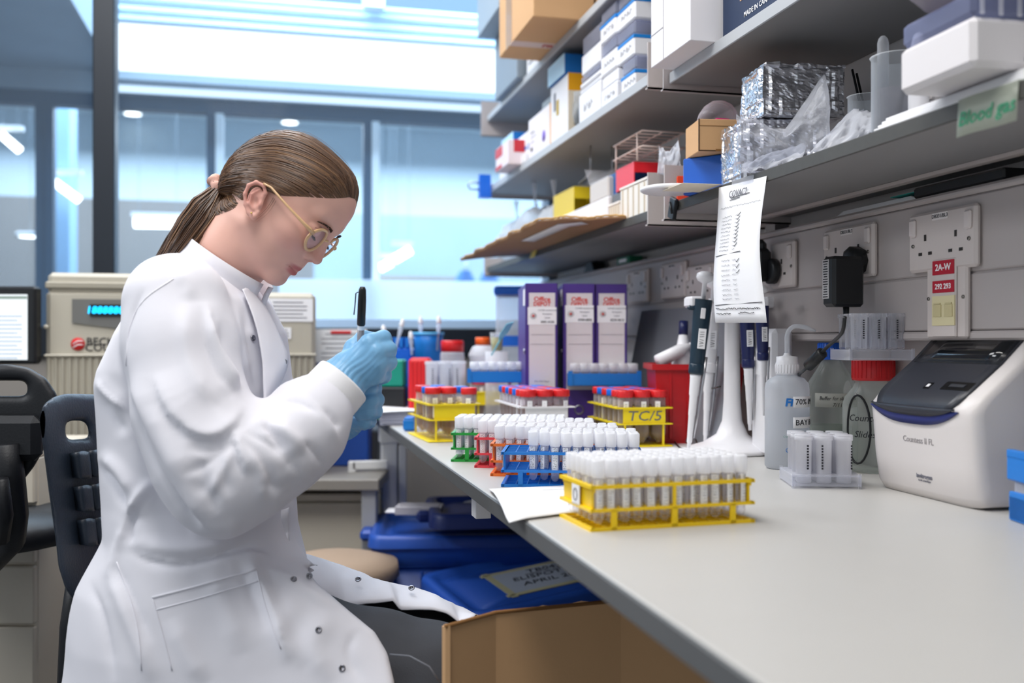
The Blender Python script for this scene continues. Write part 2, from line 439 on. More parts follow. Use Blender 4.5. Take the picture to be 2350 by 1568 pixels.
W(MB().bx(XB+.06, XB+.068, YB1-.05, YB1-.045, .0, ZB-.08), 'frame_slot', pm('slot_shadow', '77787c', .6), r)
hb = MB(); x0 = XB-.07; hb.bx(x0-.01, x0+.012, YB1-.1, YB1-.08, .575, .77, .004).bx(x0, XB+.03, YB1-.1, YB1-.085, .745, .77, .003).bx(x0, XB+.03, YB1-.1, YB1-.085, .575, .6, .003)
W(hb, 'side_bracket', m_wm, r)
# small white cable clip hanging under the bench edge
c = onx(1103, 1150, XB+.02)
W(MB().bx(c.x-.012, c.x+.012, c.y-.02, c.y+.012, ZB-.055, ZB-.02, .001), 'under_clip', m_wplast, r)

# ================================================================== shelves
def shelf(name, label, y0, y1, z, th, emat, brackets):
    r = thing(name, label, 'shelf', (XS, y0, z))
    W(MB().bx(XS+.004, XW-.002, y0, y1, z, z+th), 'shelf_board', m_shelf, r)
    W(MB().bx(XS, XS+.004, y0, y1, z-.0005, z+th+.0005, .001), 'front_edge', emat, r)
    for (yb, za, zb, xf) in brackets:
        b = MB().bx(xf, XW-.002, yb, yb+.004, za, zb).bx(xf, XW-.002, yb, yb+.014, za, za+.003)
        W(b, 'shelf_bracket', m_brk, r)
    return r
ZL, ZUR, ZUL, ZT_ = 1.348, 1.595, 1.6216, 1.877
shelf('wall_shelf', 'lower grey shelf over the right of the bench, foil packs on it', -1.0, 1.775, ZL, .018, m_shelf_d, [(1.779, ZL-.014, 1.44, XS-.008)])
shelf('wall_shelf', 'lower shelf beyond the bracket, with cardboard sheet sticking out', 1.89, 3.42, ZL, .018, m_shelf_d, [(1.865, ZL-.014, 1.44, XS-.008), (3.425, ZL-.014, 1.40, XS-.008)])
shelf('wall_shelf', 'upper grey shelf at right carrying the large white box', -1.0, 1.775, ZUR, .02, m_shelf_l, [(1.779, ZUR-.012, 1.655, XS-.01)])
shelf('wall_shelf', 'upper shelf at left filled with white tip boxes and cartons', 1.89, 3.42, ZUL, .02, m_shelf_l, [(1.865, ZUL-.014, 1.70, XS-.008), (3.425, ZUL-.012, 1.66, XS-.008)])
shelf('wall_shelf', 'topmost shelf at left holding the big cardboard carton', 1.6, 3.42, ZT_, .02, m_shelf_l, [(3.425, ZT_-.05, 1.95, XS-.02)])
# upright rail on the wall between the two shelf runs
struct('trim_40', MB().bx(XW-.03, XW, 1.79, 1.83, CAM.z+.215, 2.75), pm('upright_rail', '6f6a6a', .5))
struct('trim_41', MB().bx(XW-.03, XW, 3.435, 3.475, 0.9, 2.75), pm('upright_rail_end', '5b6a7c', .5))
# thin metal lip below the shelf back
struct('trim_42', MB().bx(XW-.07, XW-.055, -1.0, 1.775, ZL-.006, ZL-.0005), m_brk)

# ================================================================== storage tubs under the bench
def tub(root, L, Wd, H, mat, lidmat=None, body=True, lidh=.03):
    """L along x, Wd along y; lid top at z=0, body below"""
    if body:
        t = MB()
        def rr(l, w, z, rd=.03, n=5):
            pts = []
            for sx, sy, a0 in ((1, 1, 0), (-1, 1, PI/2), (-1, -1, PI), (1, -1, 1.5*PI)):
                for i in range(n): a = a0+PI/2*i/(n-1); pts.append((sx*(l/2-rd)+rd*math.cos(a), sy*(w/2-rd)+rd*math.sin(a), z))
            return pts
        t.grid([rr(L*.86, Wd*.82, -H), rr(L*.94, Wd*.92, -lidh-.05), rr(L*.94, Wd*.92, -lidh-.05), rr(L*.99, Wd*.98, -lidh-.045), rr(L*.99, Wd*.98, -lidh)], wrap=True)
        t.prism([(p[0], p[1]) for p in rr(L*.86, Wd*.82, 0)], -H-.002, -H+.002)
        for k in range(7):
            x = -L*.4+L*.8*k/6; t.box(.008, Wd*.93, H*.6, (x, 0, -lidh-.06-H*.3), .002)
        t.build('tub_body', mat, root)
    l = MB()
    def rr2(l_, w, z, rd, n=6):
        pts = []
        for sx, sy, a0 in ((1, 1, 0), (-1, 1, PI/2), (-1, -1, PI), (1, -1, 1.5*PI)):
            for i in range(n): a = a0+PI/2*i/(n-1); pts.append((sx*(l_/2-rd)+rd*math.cos(a), sy*(w/2-rd)+rd*math.sin(a), z))
        return pts
    l.grid([rr2(L+.012, Wd+.012, -lidh, .04), rr2(L+.008, Wd+.008, -.008, .04), rr2(L-.002, Wd-.002, 0, .035), rr2(L-.045, Wd-.045, 0, .028), rr2(L-.058, Wd-.058, -.014, .022), rr2(L-.11, Wd-.11, -.014, .02), rr2(L-.115, Wd-.115, -.010, .02), rr2(.02, .02, -.010, .008)], wrap=True)
    l.prism([(p[0], p[1]) for p in rr2(L+.008, Wd+.008, 0, .04)], -lidh, -lidh+.002)
    l.build('lid', lidmat or mat, root)
    for sx in (-1, 1):
        MB().box(.035, Wd*.32, .028, (sx*(L/2+.016), 0, -.022), .008).build('handle', lidmat or mat, root)
# lower tub, lid tilted slightly, note taped on it
def frame_from(A, B, C):
    x = (B-A).normalized(); z = x.cross(C-A).normalized()
    if z.z < 0: z = -z
    y = z.cross(x); m = Matrix.Identity(4)
    for i in range(3): m[i][0] = x[i]; m[i][1] = y[i]; m[i][2] = z[i]
    return m
A = P(1092, 1412, 2.10); B = P(947, 1322, 2.42); Cc = P(1268, 1256, 2.56)
m3 = frame_from(B, Cc, A); Lx = .50; Wy = (A-B).length
ctr = B+(m3.col[0].to_3d()*Lx/2)+((A-B)/2)
r = thing('storage_tub', 'low blue lidded tub with handwritten note taped on lid', 'storage tub', ctr, rot=m3.to_euler())
tub(r, Lx, Wy, .30, m_navy, m_navy)
sg = (A-B).normalized().dot(m3.col[1].to_3d())  # towards the viewer
MM = basis((0.02, 0, -.0085), (1, 0, 0), (0, 1, 0)) if sg < 0 else basis((0.02, 0, -.0085), (-1, 0, 0), (0, -1, 0))
note = MB().box(.26, .17, .0012, (0, 0, 0)).build('taped_note', pm('note_grey_paper', 'a9b2c0', .7), r, MM)
tp = MB().box(.29, .016, .0016, (0, .085, 0)).box(.29, .016, .0016, (0, -.085, 0)).box(.016, .2, .0016, (-.13, 0, 0)).build('tape', pm('masking_tape', 'b9b48f', .7), r, MM)
for s_, z_, x_ in (('TB042-5', .052, .02), ('ELISPOT   IT', .012, 0), ('APRIL 2019', -.03, .0)):
    text('note_text', s_, .035, MM @ T(x_, z_, .0012), m_ink, note, shear=.2)
t_ = MB().rod((-.05, .034, .001), (.09, .034, .001), .0008, 4).rod((.04, -.052, .001), (.09, -.052, .001), .0009, 4).build('underline', m_ink, note, MM)
# upper tub at left with its own lid and a second darker lid lying on it
r = thing('storage_tub', 'bright blue storage tub under bench at left, tray lying on lid', 'storage tub', P(1090, 1222, 2.62)+Vector((.02, .03, .02)), math.radians(-10))
tub(r, .56, .36, .33, m_navy, m_navy)
r2 = thing('tub_lid', 'dark navy tub lid lying upside on the left blue tub', 'lid', P(1150, 1200, 2.55)+Vector((.03, .02, .045)), math.radians(-6))
tub(r2, .42, .30, .1, m_navyd, m_navyd, body=False, lidh=.035)
r3 = thing('slide_box', 'small grey slotted tray resting on the left blue tub', 'tray', P(963, 1180, 2.55)+Vector((0, 0, 0.012)), math.radians(-16))
m = MB().box(.12, .06, .022, (0, 0, 0), .002)
for k in range(6): m.box(.10, .003, .003, (0, -.02+.008*k, .012))
m.build('tray_body', pm('grey_tray', 'b5b2b8', .5), r3)
MB().box(.03, .05, .006, (-.07, 0, -.004), .002).build('tab', m_wplast, r3)
r4 = thing('grey_sheet', 'curved grey plastic sheet lying on the navy lid', 'plastic sheet', P(1130, 1178, 2.7)+Vector((.04, 0, .03)), 0)
G = [[(-.12+.34*u, -.08+.16*v, .03*math.sin(u*2.4)) for v in [0, .5, 1]] for u in [i/10 for i in range(11)]]
MB().grid(G, .003).build('sheet', pm('grey_sheet', '8f9196', .5), r4)

# ================================================================== cardboard box in front, under the bench
A = P(1022, 1440, 1.19); B = P(1138, 1409, 1.25); C_ = P(1425, 1380, 1.32); zt = A.z
D_ = C_+Vector((.34, -.03, 0)); E_ = D_+Vector((.0, .05, 0)); G_ = A+Vector((.012, .05, 0))
r = thing('cardboard_box', 'open brown cardboard box at the bottom, pushed under the bench', 'box', (A.x, A.y, 0))
ring = [A, B, C_, D_, E_, G_]
mb = MB()
for i in range(6):
    p, q = ring[i], ring[(i+1) % 6]; n = (q-p).cross(Vector((0, 0, 1))).normalized()*.003
    top = [p+(q-p)*k/16 for k in range(17)]
    hh = {0: zt, 1: zt, 2: zt, 3: .5, 4: .5, 5: .5}
    h0 = zt if i < 3 else .5; h1 = zt if i < 3 else .5
    if i == 3: h0 = zt
    if i == 5: h1 = zt
    Gr = []
    for zf in (0, .5, .985, 1):
        Gr.append([Vector((t_.x, t_.y, zf*(h0+(h1-h0)*min(1, (k/16)*(3 if i == 3 else 1)) if i != 5 else h0+(h1-h0)*max(0, (k/16)*3-2))+(.002*math.sin(k*1.3) if zf == 1 else 0))) for k, t_ in enumerate(top)])
    mb.grid(Gr, .006, smooth=False)
W(mb, 'box_walls', m_card, r)
W(MB().prism([(p.x, p.y) for p in ring][::-1], .0, .008), 'box_floor', m_card, r)
W(MB().tube([A+Vector((0, 0, .001)), B+Vector((0, 0, .0015)), C_+Vector((0, 0, .001))], .0028, 6), 'torn_edge', m_cardd, r)

# ================================================================== left background furniture
# cream drawer pedestal at left
def pedestal(name, label, front_px0, front_px1, ytop, d0, depth_y, lines, H=None):
    a = P(front_px0, ytop, d0); b = P(front_px1, ytop, d0)
    ang = -TH
    r = thing(name, label, 'cabinet', (b.x, b.y, 0), ang)
    w = (b-a).length; H = a.z
    MB().bx(-w, 0, .015, depth_y, 0.02, H, .003).build('carcass', m_cream, r)
    zs = [CAM.z-(y-CY)/F*d0 for y in lines]; zs = [H-.002]+zs+[.08]
    for k in range(len(zs)-1):
        MB().bx(-w+.002, -.002, 0, .018, zs[k+1]+.003, zs[k]-.003, .003).build('drawer', m_cream, r)
    MB().bx(-w, 0, -.004, depth_y+.004, H, H+.02, .003).build('cabinet_top', m_cream, r)
    return r
pedestal('drawer_cabinet', 'cream drawer unit at the far left behind the chairs', -260, 80, 1052, 2.05, .30, (1160, 1297, 1437))
pedestal('drawer_cabinet', 'cream cabinet behind the woman\'s lap, between coat and bench leg', 420, 852, 1150, 2.72, .3, ())
# bench under the centrifuge
wz = CAM.z-(930-CY)/F*2.7
r = thing('side_bench', 'low side bench carrying the cream centrifuge behind the woman', 'bench', (-1.2, 2.6, 0), -TH)
a = P(105, 900, 2.62); b = P(905, 900, 3.05)
r.location = (0, 0, 0); r.rotation_euler = (0, 0, 0)
zbn = CAM.z-.36
M1 = Matrix.Identity(4)
for i, (v_) in enumerate((Vector((CT, -ST, 0)), Vector((ST, CT, 0)), Vector((0, 0, 1)))):
    for k in range(3): M1[k][i] = v_[k]
MB().bx(-1.3, -.35, 2.62, 3.3, zbn-.03, zbn, .003).build('worktop', pm('side_bench_top', '8a857e', .5), r, M1)
MB().bx(-1.28, -.37, 3.05, 3.08, 0, zbn-.03).build('back_panel', pm('recess_shade_paint', '3c3a38', .8), r, M1)  # panel coloured dark to give the shade under the side bench
for x in (-1.28, -.40):
    MB().bx(x, x+.04, 2.64, 2.68, 0, zbn-.03, .003).build('leg', m_greyp, r, M1)
# computer tower like dark unit in the recess right of the sleeve
r = thing('equipment_case', 'dark equipment case in the shade right of the sleeve', 'case', (0, 0, 0))
r.location = P(812, 1110, 2.97); r.rotation_euler = (0, 0, -TH)
MB().bx(-.09, .07, 0, .3, 0, .16, .006).build('case_body', pm('case_grey', '4a4a4c', .6), r)
for k in range(5): MB().bx(-.08, .0, -.003, .002, .02+.026*k, .034+.026*k).build('vent_slot', pm('slot_dark', '2a2a2c', .6), r)
MB().bx(.01, .05, -.004, .002, .02, .14, .002).build('front_cover', pm('case_light', '77777a', .6), r)

# centrifuge, squared to the room
D0 = ony(415, 800, 0.1).y and P(415, 800, 2.62).y
M1K = M1; M1 = Matrix.Identity(4)
def cf(px0, px1, y0, y1, d=D0):
    q0 = ony(px0, y1, d); q1 = ony(px1, y0, d); return q0.x, q1.x, q0.z, q1.z
x0, x1, z0_, z1_ = cf(104, 725, 672, 1090)
r = thing('centrifuge', 'cream benchtop centrifuge with blue lit display behind the woman', 'centrifuge', (0, 0, 0))
zc0 = zbn
m_cf = pm('centrifuge_cream', 'b9b3a4', .5)
MB().bx(x0, x1, D0, D0+.62, zc0, z1_, .012).build('housing', m_cf, r, M1)
xa, xb, za_, zb2 = cf(108, 570, 632, 672)
MB().bx(xa, xb, D0+.004, D0+.6, z1_-.012, zb2, .01).build('lid', m_cf, r, M1)
xa, xb, za_, zb2 = cf(98, 600, 652, 662)
MB().bx(xa+.006, xb, D0-.004, D0+.02, za_, zb2-.001, .003).build('lid_lip', pm('cf_lip', 'a39d8e', .5), r, M1)
rb = MB(); xr0, xr1, zr0, zr1 = cf(104, 725, 818, 1085)
k = xr0+.004
while k < xr1-.008:
    rb.bx(k, k+.010, D0-.006, D0+.004, zc0+.01, zr1, .003); k += .0165
rb.build('ribbed_grille', pm('cf_grille', 'aaa495', .55), r, M1)
MB().bx(xr0-.002, xr1+.002, D0-.010, D0+.002, zr1, zr1+.008, .003).build('grille_lip', m_cf, r, M1)
xp0, xp1, zp0, zp1 = cf(166, 330, 688, 752)
pan = MB().prism([(xp0, zp0+.012), (xp1, zp0-.01), (xp1, zp1), (xp0, zp1)], 0, .006, M=Matrix(((1, 0, 0, 0), (0, 0, -1, D0+.001), (0, 1, 0, 0), (0, 0, 0, 1)))).build('control_panel', pm('cf_panel', '6f6f6c', .5), r, M1)
xp0, xp1, zp0, zp1 = cf(208, 300, 700, 726)
dsp = MB().bx(xp0, xp1, D0-.009, D0-.004, zp0, zp1).build('display', pm('display_black', '0b1a20', .2), r, M1)
MW = M1 @ Matrix(((1, 0, 0, (xp0+xp1)/2), (0, 0, -1, D0-.0095), (0, 1, 0, (zp0+zp1)/2), (0, 0, 0, 1)))
text('display_digits', '188888888', .026, MW, emitm('display_blue', '19b8ff', 2.2), r, shear=.15, bold=.02)
xp0, xp1, zp0, zp1 = cf(163, 195, 774, 806)
cx_, cz_, rr_ = (xp0+xp1)/2, (zp0+zp1)/2, (xp1-xp0)/2
MB().lathe([(0, 0), (rr_, 0), (rr_, .003), (0, .003)], 24, M1 @ T(cx_, D0, cz_) @ Rx(PI/2)).build('red_logo_disc', pm('logo_red', 'cf2323', .5), r)
for dz in (-.3, .25):
    MB().tube([(cx_-rr_*.7, D0-.0035, cz_+rr_*(dz-.25)), (cx_, D0-.0035, cz_+rr_*(dz+.22)), (cx_+rr_*.75, D0-.0035, cz_+rr_*(dz+.2))], .0015, 5).build('logo_stroke', m_wplast, r, M1)
def front(px, py, d=D0, off=.001):
    x, _, z, _ = cf(px, px, py, py, d); return M1 @ Matrix(((1, 0, 0, x), (0, 0, -1, d-off), (0, 1, 0, z), (0, 0, 0, 1)))
text('maker_lettering', 'BECKMAN', .028, front(198, 785), m_ink, r, bold=.01, align='LEFT')
text('maker_lettering', 'COULTER', .028, front(195, 799), m_ink, r, bold=.01, align='LEFT')
def notice(px0, px1, y0, y1, lines, name='paper_notice', d=D0, mat=m_paper, parent=None):
    xa, xb, za_, zb2 = cf(px0, px1, y0, y1, d)
    n = MB().bx(xa, xb, d-.0025, d-.001, za_, zb2).build(name, mat, parent, M1)
    for i in range(lines):
        z = zb2-(zb2-za_)*(i+1)/(lines+1); L_ = (xb-xa)*(.38 if i % 3 else .3)
        MB().bx((xa+xb)/2-L_, (xa+xb)/2+L_, d-.0032, d-.0025, z-.0012, z+.0012).build('text_line', m_gink, n)
        n.children[-1].matrix_parent_inverse = Matrix.Identity(4)
        n.children[-1].data.transform(M1)
    return n
notice(604, 718, 686, 738, 5, parent=r); notice(624, 668, 752, 778, 3, parent=r)
MB().rod((cf(108, 108, 756, 756)[0], D0-.002, cf(0, 0, 750, 750)[2]), (cf(108, 108, 0, 0)[0], D0-.012, cf(0, 0, 750, 750)[2]), .006, 10).build('lock_stud', m_cf, r, M1)
M1 = M1K
def cf(px0, px1, y0, y1, d=2.62):
    return (px0-CX)/F*d, (px1-CX)/F*d, CAM.z-(y1-CY)/F*d, CAM.z-(y0-CY)/F*d
# the white notice right of the centrifuge, on a blue folder rack
r = thing('leaflet_holder', 'blue leaflet holder with printed white notice right of the centrifuge', 'leaflet holder', (0, 0, 0))
xa, xb, za_, zb2 = cf(727, 845, 828, 905, 2.9)
MB().bx(xa, xb, 2.9, 2.99, zbn, zb2, .004).build('holder_body', m_navy, r, M1)
notice(724, 842, 756, 832, 6, 'printed_notice', 2.9, parent=r)
xa, xb, za_, zb2 = cf(760, 806, 760, 766, 2.9)
MB().bx(xa, xb, 2.893, 2.8965, za_, zb2).build('red_heading', m_red, r, M1)
# monitor
r = thing('computer_monitor', 'black monitor showing a white list at the left edge', 'monitor', (0, 0, 0))
DM = 2.5
xa, xb, za_, zb2 = cf(-180, 82, 657, 836, DM)
MB().bx(xa, xb, DM, DM+.035, za_, zb2, .006).build('monitor_case', m_blk, r, M1)
xa, xb, za_, zb2 = cf(-165, 63, 676, 826, DM)
sc = MB().bx(xa, xb, DM-.002, DM, za_, zb2).build('screen', emitm('screen_white', 'eaf2f6', .95), r, M1)
MB().bx(xa, xb, DM-.003, DM-.002, zb2-.012, zb2-.004).build('menu_bar', pm('menu_grey', '9fb0a6', .5), r, M1)
for k in range(11):
    z = zb2-.055-.0105*k; MB().bx(xa, xb-.012-.012*(k % 3 == 1), DM-.003, DM-.002, z-.001, z+.001).build('list_line', pm('line_blue', '5a7fb0', .5), r, M1)
xc = (xa+xb)/2
MB().bx(xc-.03, xc+.03, DM+.01, DM+.03, zbn+.16, za_+.02, .004).bx(xc-.1, xc+.1, DM-.05, DM+.12, zbn+.15, zbn+.165, .004).build('stand', m_blk, r, M1)
r = thing('monitor_plinth', 'grey equipment block the monitor stands on, left of the centrifuge', 'plinth', (0, 0, 0))
xa, xb, _, _ = cf(-200, 100, 800, 900, 2.6)
MB().bx(xa, xb, 2.45, 2.9, zbn-.2, zbn+.149, .004).build('plinth_body', pm('plinth_grey', '5b6168', .6), r, M1)
MB().bx(xa, xb, 2.45, 2.9, .0, zbn-.2, .004).build('plinth_cupboard', m_cream, r, M1)
# items in front of sill behind the woman : dark monitor edge
# ================================================================== racks and tubes on the bench
def cam_rot(extra=0): return -TH+extra
def bars(mb, xs, y0, y1, z, w, h, along='y', x0=0, x1=0):
    for x in xs:
        if along == 'y': mb.bx(x-w/2, x+w/2, y0, y1, z-h/2, z+h/2)
        else: mb.bx(x0, x1, x-w/2, x+w/2, z-h/2, z+h/2)
def grid_rack(root, nx, ny, pitch, H, mat, endw=.012, zmid=.45, inset_ends=True):
    """test tube rack : x long, y short, origin at near left bottom corner"""
    L = nx*pitch+.002; Wd = ny*pitch+.002
    for nm, z, th in (('top_grid', H-.0015, .003), ('middle_grid', H*zmid, .0025), ('bottom_grid', .0015, .003)):
        m = MB()
        bars(m, [.001+i*pitch for i in range(nx+1)], 0, Wd, z, .0016, th)
        bars(m, [.001+i*pitch for i in range(ny+1)], 0, 0, z, .0016, th, 'x', 0, L)
        m.bx(-.003, L+.003, -.0015, .001, z-th*.7, z+th*.7).bx(-.003, L+.003, Wd-.001, Wd+.0015, z-th*.7, z+th*.7)
        m.bx(-.004, .001, -.0015, Wd+.0015, z-th*.7, z+th*.7).bx(L-.001, L+.004, -.0015, Wd+.0015, z-th*.7, z+th*.7)
        if nm == 'bottom_grid': m.bx(0, L, 0, Wd, 0, .0008)
        m.build(nm, mat, root)
    for s, x in ((0, .001), (1, L-.001)):
        e = MB(); e.bx(x-.0012, x+.0012, .004, Wd-.004, H*zmid, H)
        e.bx(x-.0012, x+.0012 if s == 0 else x+.0012, 0, Wd, H*.85, H)
        sx = 1 if s == 0 else -1
        e.bx(x, x+sx*pitch*.8, -.0012, .0010, H*zmid, H*.97).bx(x, x+sx*pitch*.8, Wd-.001, Wd+.0012, H*zmid, H*.97) if not inset_ends else None
        e.build('end_panel', mat, root)
    for x in (pitch*1.5, L/2, L-pitch*1.5):
        for y in (0, Wd):
            MB().bx(x-.0035, x+.0035, y-.0015, y+.0015, 0, H*zmid).build('leg', mat, root)
            if abs(x-L/2) < .001: MB().bx(x-.002, x+.002, y-.0012, y+.0012, H*zmid, H).build('upright', mat, root)
m_tube = clearm('tube_plastic', 'fafaff', .09, .1, .995, .34)
m_cap = clearm('tube_cap_translucent', 'fdfdff', .72, .35, .97, .25)
m_ser = clearm('serum', 'f2e2dc', .30, .2, .96, .2)
def sample_tube(cat_label, group, bottom_round=True):
    t = thing('sample_tube', cat_label, 'tube', (0, 0, 0), 0, group)
    r = .0059
    MB().lathe([(0, .003), (.003, .0038), (.0050, .006), (r, .011), (r, .056), (r-.0008, .056), (r-.0008, .011)], 12, cap=False).build('tube_body', m_tube, t)
    MB().lathe([(.0072, .0545), (.0076, .056), (.0076, .0725), (.0070, .0745), (.005, .075), (.0048, .0735), (0, .0735)], 20).build('cap', m_cap, t)
    MB().grid([[((r+.00012)*math.cos(-PI/2+a), (r+.00012)*math.sin(-PI/2+a), z) for a in (-.75, -.45, -.15, .15, .45, .75)] for z in (.019, .053)]).build('white_label', m_paper, t)
    g = MB()
    rnd = random.Random(len(group))
    for c in range(9):          # handwritten code down the side
        z = .0515-c*.0036
        for q in range(3):
            a = -PI/2-.36+.3*q+rnd.uniform(-.08, .08); rr = r+.0002
            z2 = z+rnd.uniform(-.0012, .0012)
            p = Vector((rr*math.cos(a), rr*math.sin(a), z2)); a2 = a+rnd.uniform(.1, .34); q2 = Vector((rr*math.cos(a2), rr*math.sin(a2), z2+rnd.uniform(-.0016, .0016)))
            g.rod(p, q2, .00028, 3)
    g.build('handwritten_code', m_ink, t)
    return t
def rack_with_tubes(nlx, label, mat, cap_group, tlabel, pos, rz, nx=12, ny=5, pitch=.0163, H=.050, skip=lambda i, j: False, name='tube_rack', mark=True, lift=0):
    r = thing(name, label, 'rack', pos, rz)
    grid_rack(r, nx, ny, pitch, H, mat)
    if mark:
        MB().bx(-.004, -.0032, ny*pitch*.35, ny*pitch*.35+.024, H*.45, H*.92).build('end_label', m_paper, r)
        MB().tube([(-.0045, ny*pitch*.35+.012+.006*math.cos(a), H*.7+.007*math.sin(a)) for a in [i*PI/6 for i in range(12)]], .0004, 4, closed=True).build('label_mark', m_ink, r)
        r.children[-1].parent = r
    proto = None
    Mx = Matrix.Translation(pos) @ Rz(rz)
    for j in range(ny):
        for i in range(nx):
            if skip(i, j): continue
            p = Mx @ Vector((.001+(i+.5)*pitch, .001+(j+.5)*pitch, .0035+lift))
            if proto is None:
                proto = sample_tube(tlabel, cap_group); proto.location = p; proto.rotation_euler = (0, 0, rz)
            else:
                t = dup(proto, p, rz+random.uniform(-.9, .9))
                t.rotation_euler = (random.uniform(-.015, .015), random.uniform(-.02, .02), rz+random.uniform(-.8, .8))
    return r
def bpos(px, py, z=None): return onz(px, py, ZB if z is None else z)
eps = .0006
def rot_between(px0, py0, px1, py1):
    a = bpos(px0, py0); b = bpos(px1, py1); return math.atan2(b.y-a.y, b.x-a.x)
p = bpos(1362, 1221); p.z = ZB+eps
rack_with_tubes(0, 'golden yellow tube rack in front, nearest to the camera', m_yel2, 'capped tubes in the golden yellow rack', 'white capped sample tube standing in the golden yellow front rack', p, rot_between(1362, 1221, 1717, 1200), nx=12, ny=6)
p = bpos(1156, 1118); p.z = ZB+eps; zr = rot_between(1156, 1118, 1459, 1121)
rack_with_tubes(0, 'blue tube rack with empty cells at its left end', m_blue, 'capped tubes in the blue rack', 'white capped sample tube standing in the blue rack', p, zr, skip=lambda i, j: i < (2 if j else 3)+(j == 0) or (j == 4 and i < 3), ny=6)
p2 = bpos(1131, 1093); p2.z = ZB+eps
rack_with_tubes(0, 'orange tube rack directly behind the blue rack', m_org, 'capped tubes in the orange rack', 'white capped sample tube standing in the orange rack', p2, zr-.01, ny=5)
p3 = bpos(1094, 1074); p3.z = ZB+eps
rack_with_tubes(0, 'red tube rack between orange and green racks', m_rred, 'capped tubes in the red rack', 'white capped sample tube standing in the red rack', p3, zr, ny=5)
p4 = bpos(1040, 1060); p4.z = ZB+eps
rack_with_tubes(0, 'green tube rack, leftmost in the row of small tube racks', m_grn, 'capped tubes in the green rack', 'white capped sample tube standing in the green rack', p4, zr, ny=5)

# ---- large conical tubes
m_liq = clearm('tube_liquid_peach', 'd9bfae', .38, .2, .93, .2)
m_liqy = clearm('tube_liquid_amber', 'cdb583', .42, .2, .9, .2)
m_con = clearm('conical_plastic', 'f4f2f6', .07, .12, .985, .38)
m_bluec = pm('cap_blue', '1668d6', .35)
def conical(label, group, capm, liq, small=False):
    t = thing('conical_tube', label, 'tube', (0, 0, 0), 0, group)
    r = .0085 if small else .0145; cr = .0112 if small else .0172
    MB().lathe([(.002, .004), (.0035, .004), (r*.95, .020), (r, .024), (r, .100), (r-.001, .100), (r-.001, .024)], 18, cap=False).build('tube_body', m_con, t)
    MB().lathe([(0, .006), (r*.9, .0215), (r-.0016, .026), (r-.0016, .078), (0, .078)], 16).build('liquid', liq, t)
    c = MB().lathe([(cr-.0005, .096), (cr, .097), (cr, .108), (cr-.001, .1098), (cr-.003, .1102), (0, .1098)], 24)
    c.build('cap', capm, t)
    MB().bx(-r*.35, r*.35, -r-.0005, -r+.001, .045, .088).build('writing_patch', m_paper, t)
    g = MB(); rnd = random.Random(len(label))
    for k in range(8):
        z = .05+k*.0045; g.rod((rnd.uniform(-.003, 0), -r-.0007, z), (rnd.uniform(0, .004), -r-.0007, z+rnd.uniform(-.002, .002)), .0004, 3)
    g.build('handwriting', m_ink, t)
    return t
def plate_rack(name, label, mat, pos, rz, nx, ny, pitch, H=.080, text_=None, endpanel=True, zmid=.045, yoff=0):
    r = thing(name, label, 'rack', pos, rz)
    L = nx*pitch+.01; Wd = ny*pitch+.01
    def holes(z, th, nm, R):
        m = MB()
        # plate with round holes: build as cells
        n = 16
        for i in range(nx):
            for j in range(ny):
                cx, cy = .005+(i+.5)*pitch, .005+(j+.5)*pitch
                x0, x1, y0, y1 = cx-pitch/2, cx+pitch/2, cy-pitch/2, cy+pitch/2
                if i == 0: x0 -= .005
                if j == 0: y0 -= .005
                if i == nx-1: x1 += .005
                if j == ny-1: y1 += .005
                inn = [(cx+R*math.cos(2*PI*k/n+PI/4), cy+R*math.sin(2*PI*k/n+PI/4)) for k in range(n)]
                def edge(a):
                    c_, s_ = math.cos(a), math.sin(a); q = max(abs(c_), abs(s_)); c_, s_ = c_/q, s_/q
                    return (cx+(x1-cx)*c_ if c_ > 0 else cx+(cx-x0)*c_, cy+(y1-cy)*s_ if s_ > 0 else cy+(cy-y0)*s_)
                out = [edge(2*PI*k/n+PI/4) for k in range(n)]
                for zz in (z, z+th):
                    V = [(a, b, zz) for a, b in inn]+[(a, b, zz) for a, b in out]
                    m.add(V, [(k, (k+1) % n, n+(k+1) % n, n+k) for k in range(n)])
        m.bx(0, L, 0, .0012, z, z+th).bx(0, L, Wd-.0012, Wd, z, z+th).bx(0, .0012, 0, Wd, z, z+th).bx(L-.0012, L, 0, Wd, z, z+th)
        m.build(nm, mat, r, clean=False)
    holes(H-.003, .003, 'top_plate', pitch*.45); holes(zmid, .0025, 'middle_plate', pitch*.45)
    MB().bx(0, L, 0, Wd, 0, .003, .001).build('base_plate', mat, r)
    for y in (.006, Wd-.008):
        MB().bx(.014, L-.014, y, y+.002, zmid+.002, H-.002).build('end_panel', mat, r) if endpanel else None
        for x in (.016, L-.02): MB().bx(x, x+.004, y, y+.003, .002, zmid).build('leg', mat, r)
    if text_: text('handwritten_label', text_, .028, Matrix(((1, 0, 0, L/2), (0, 0, -1, .0055), (0, 1, 0, (H+zmid)/2-.001), (0, 0, 0, 1))), m_gink, r, shear=.15, width=1.25)
    return r
PR = {}
def put_conical(Mx, x, y, capm, liq, small, label, group, dz=.0033):
    key = (capm.name, liq.name, small, group)
    p = Mx @ Vector((x, y, dz)); rz = random.uniform(-.5, .5)
    if key not in PR:
        t = conical(label, group, capm, liq, small); PR[key] = t; t.location = p; t.rotation_euler = (0, 0, rz)
    else: dup(PR[key], p, rz, label=label)
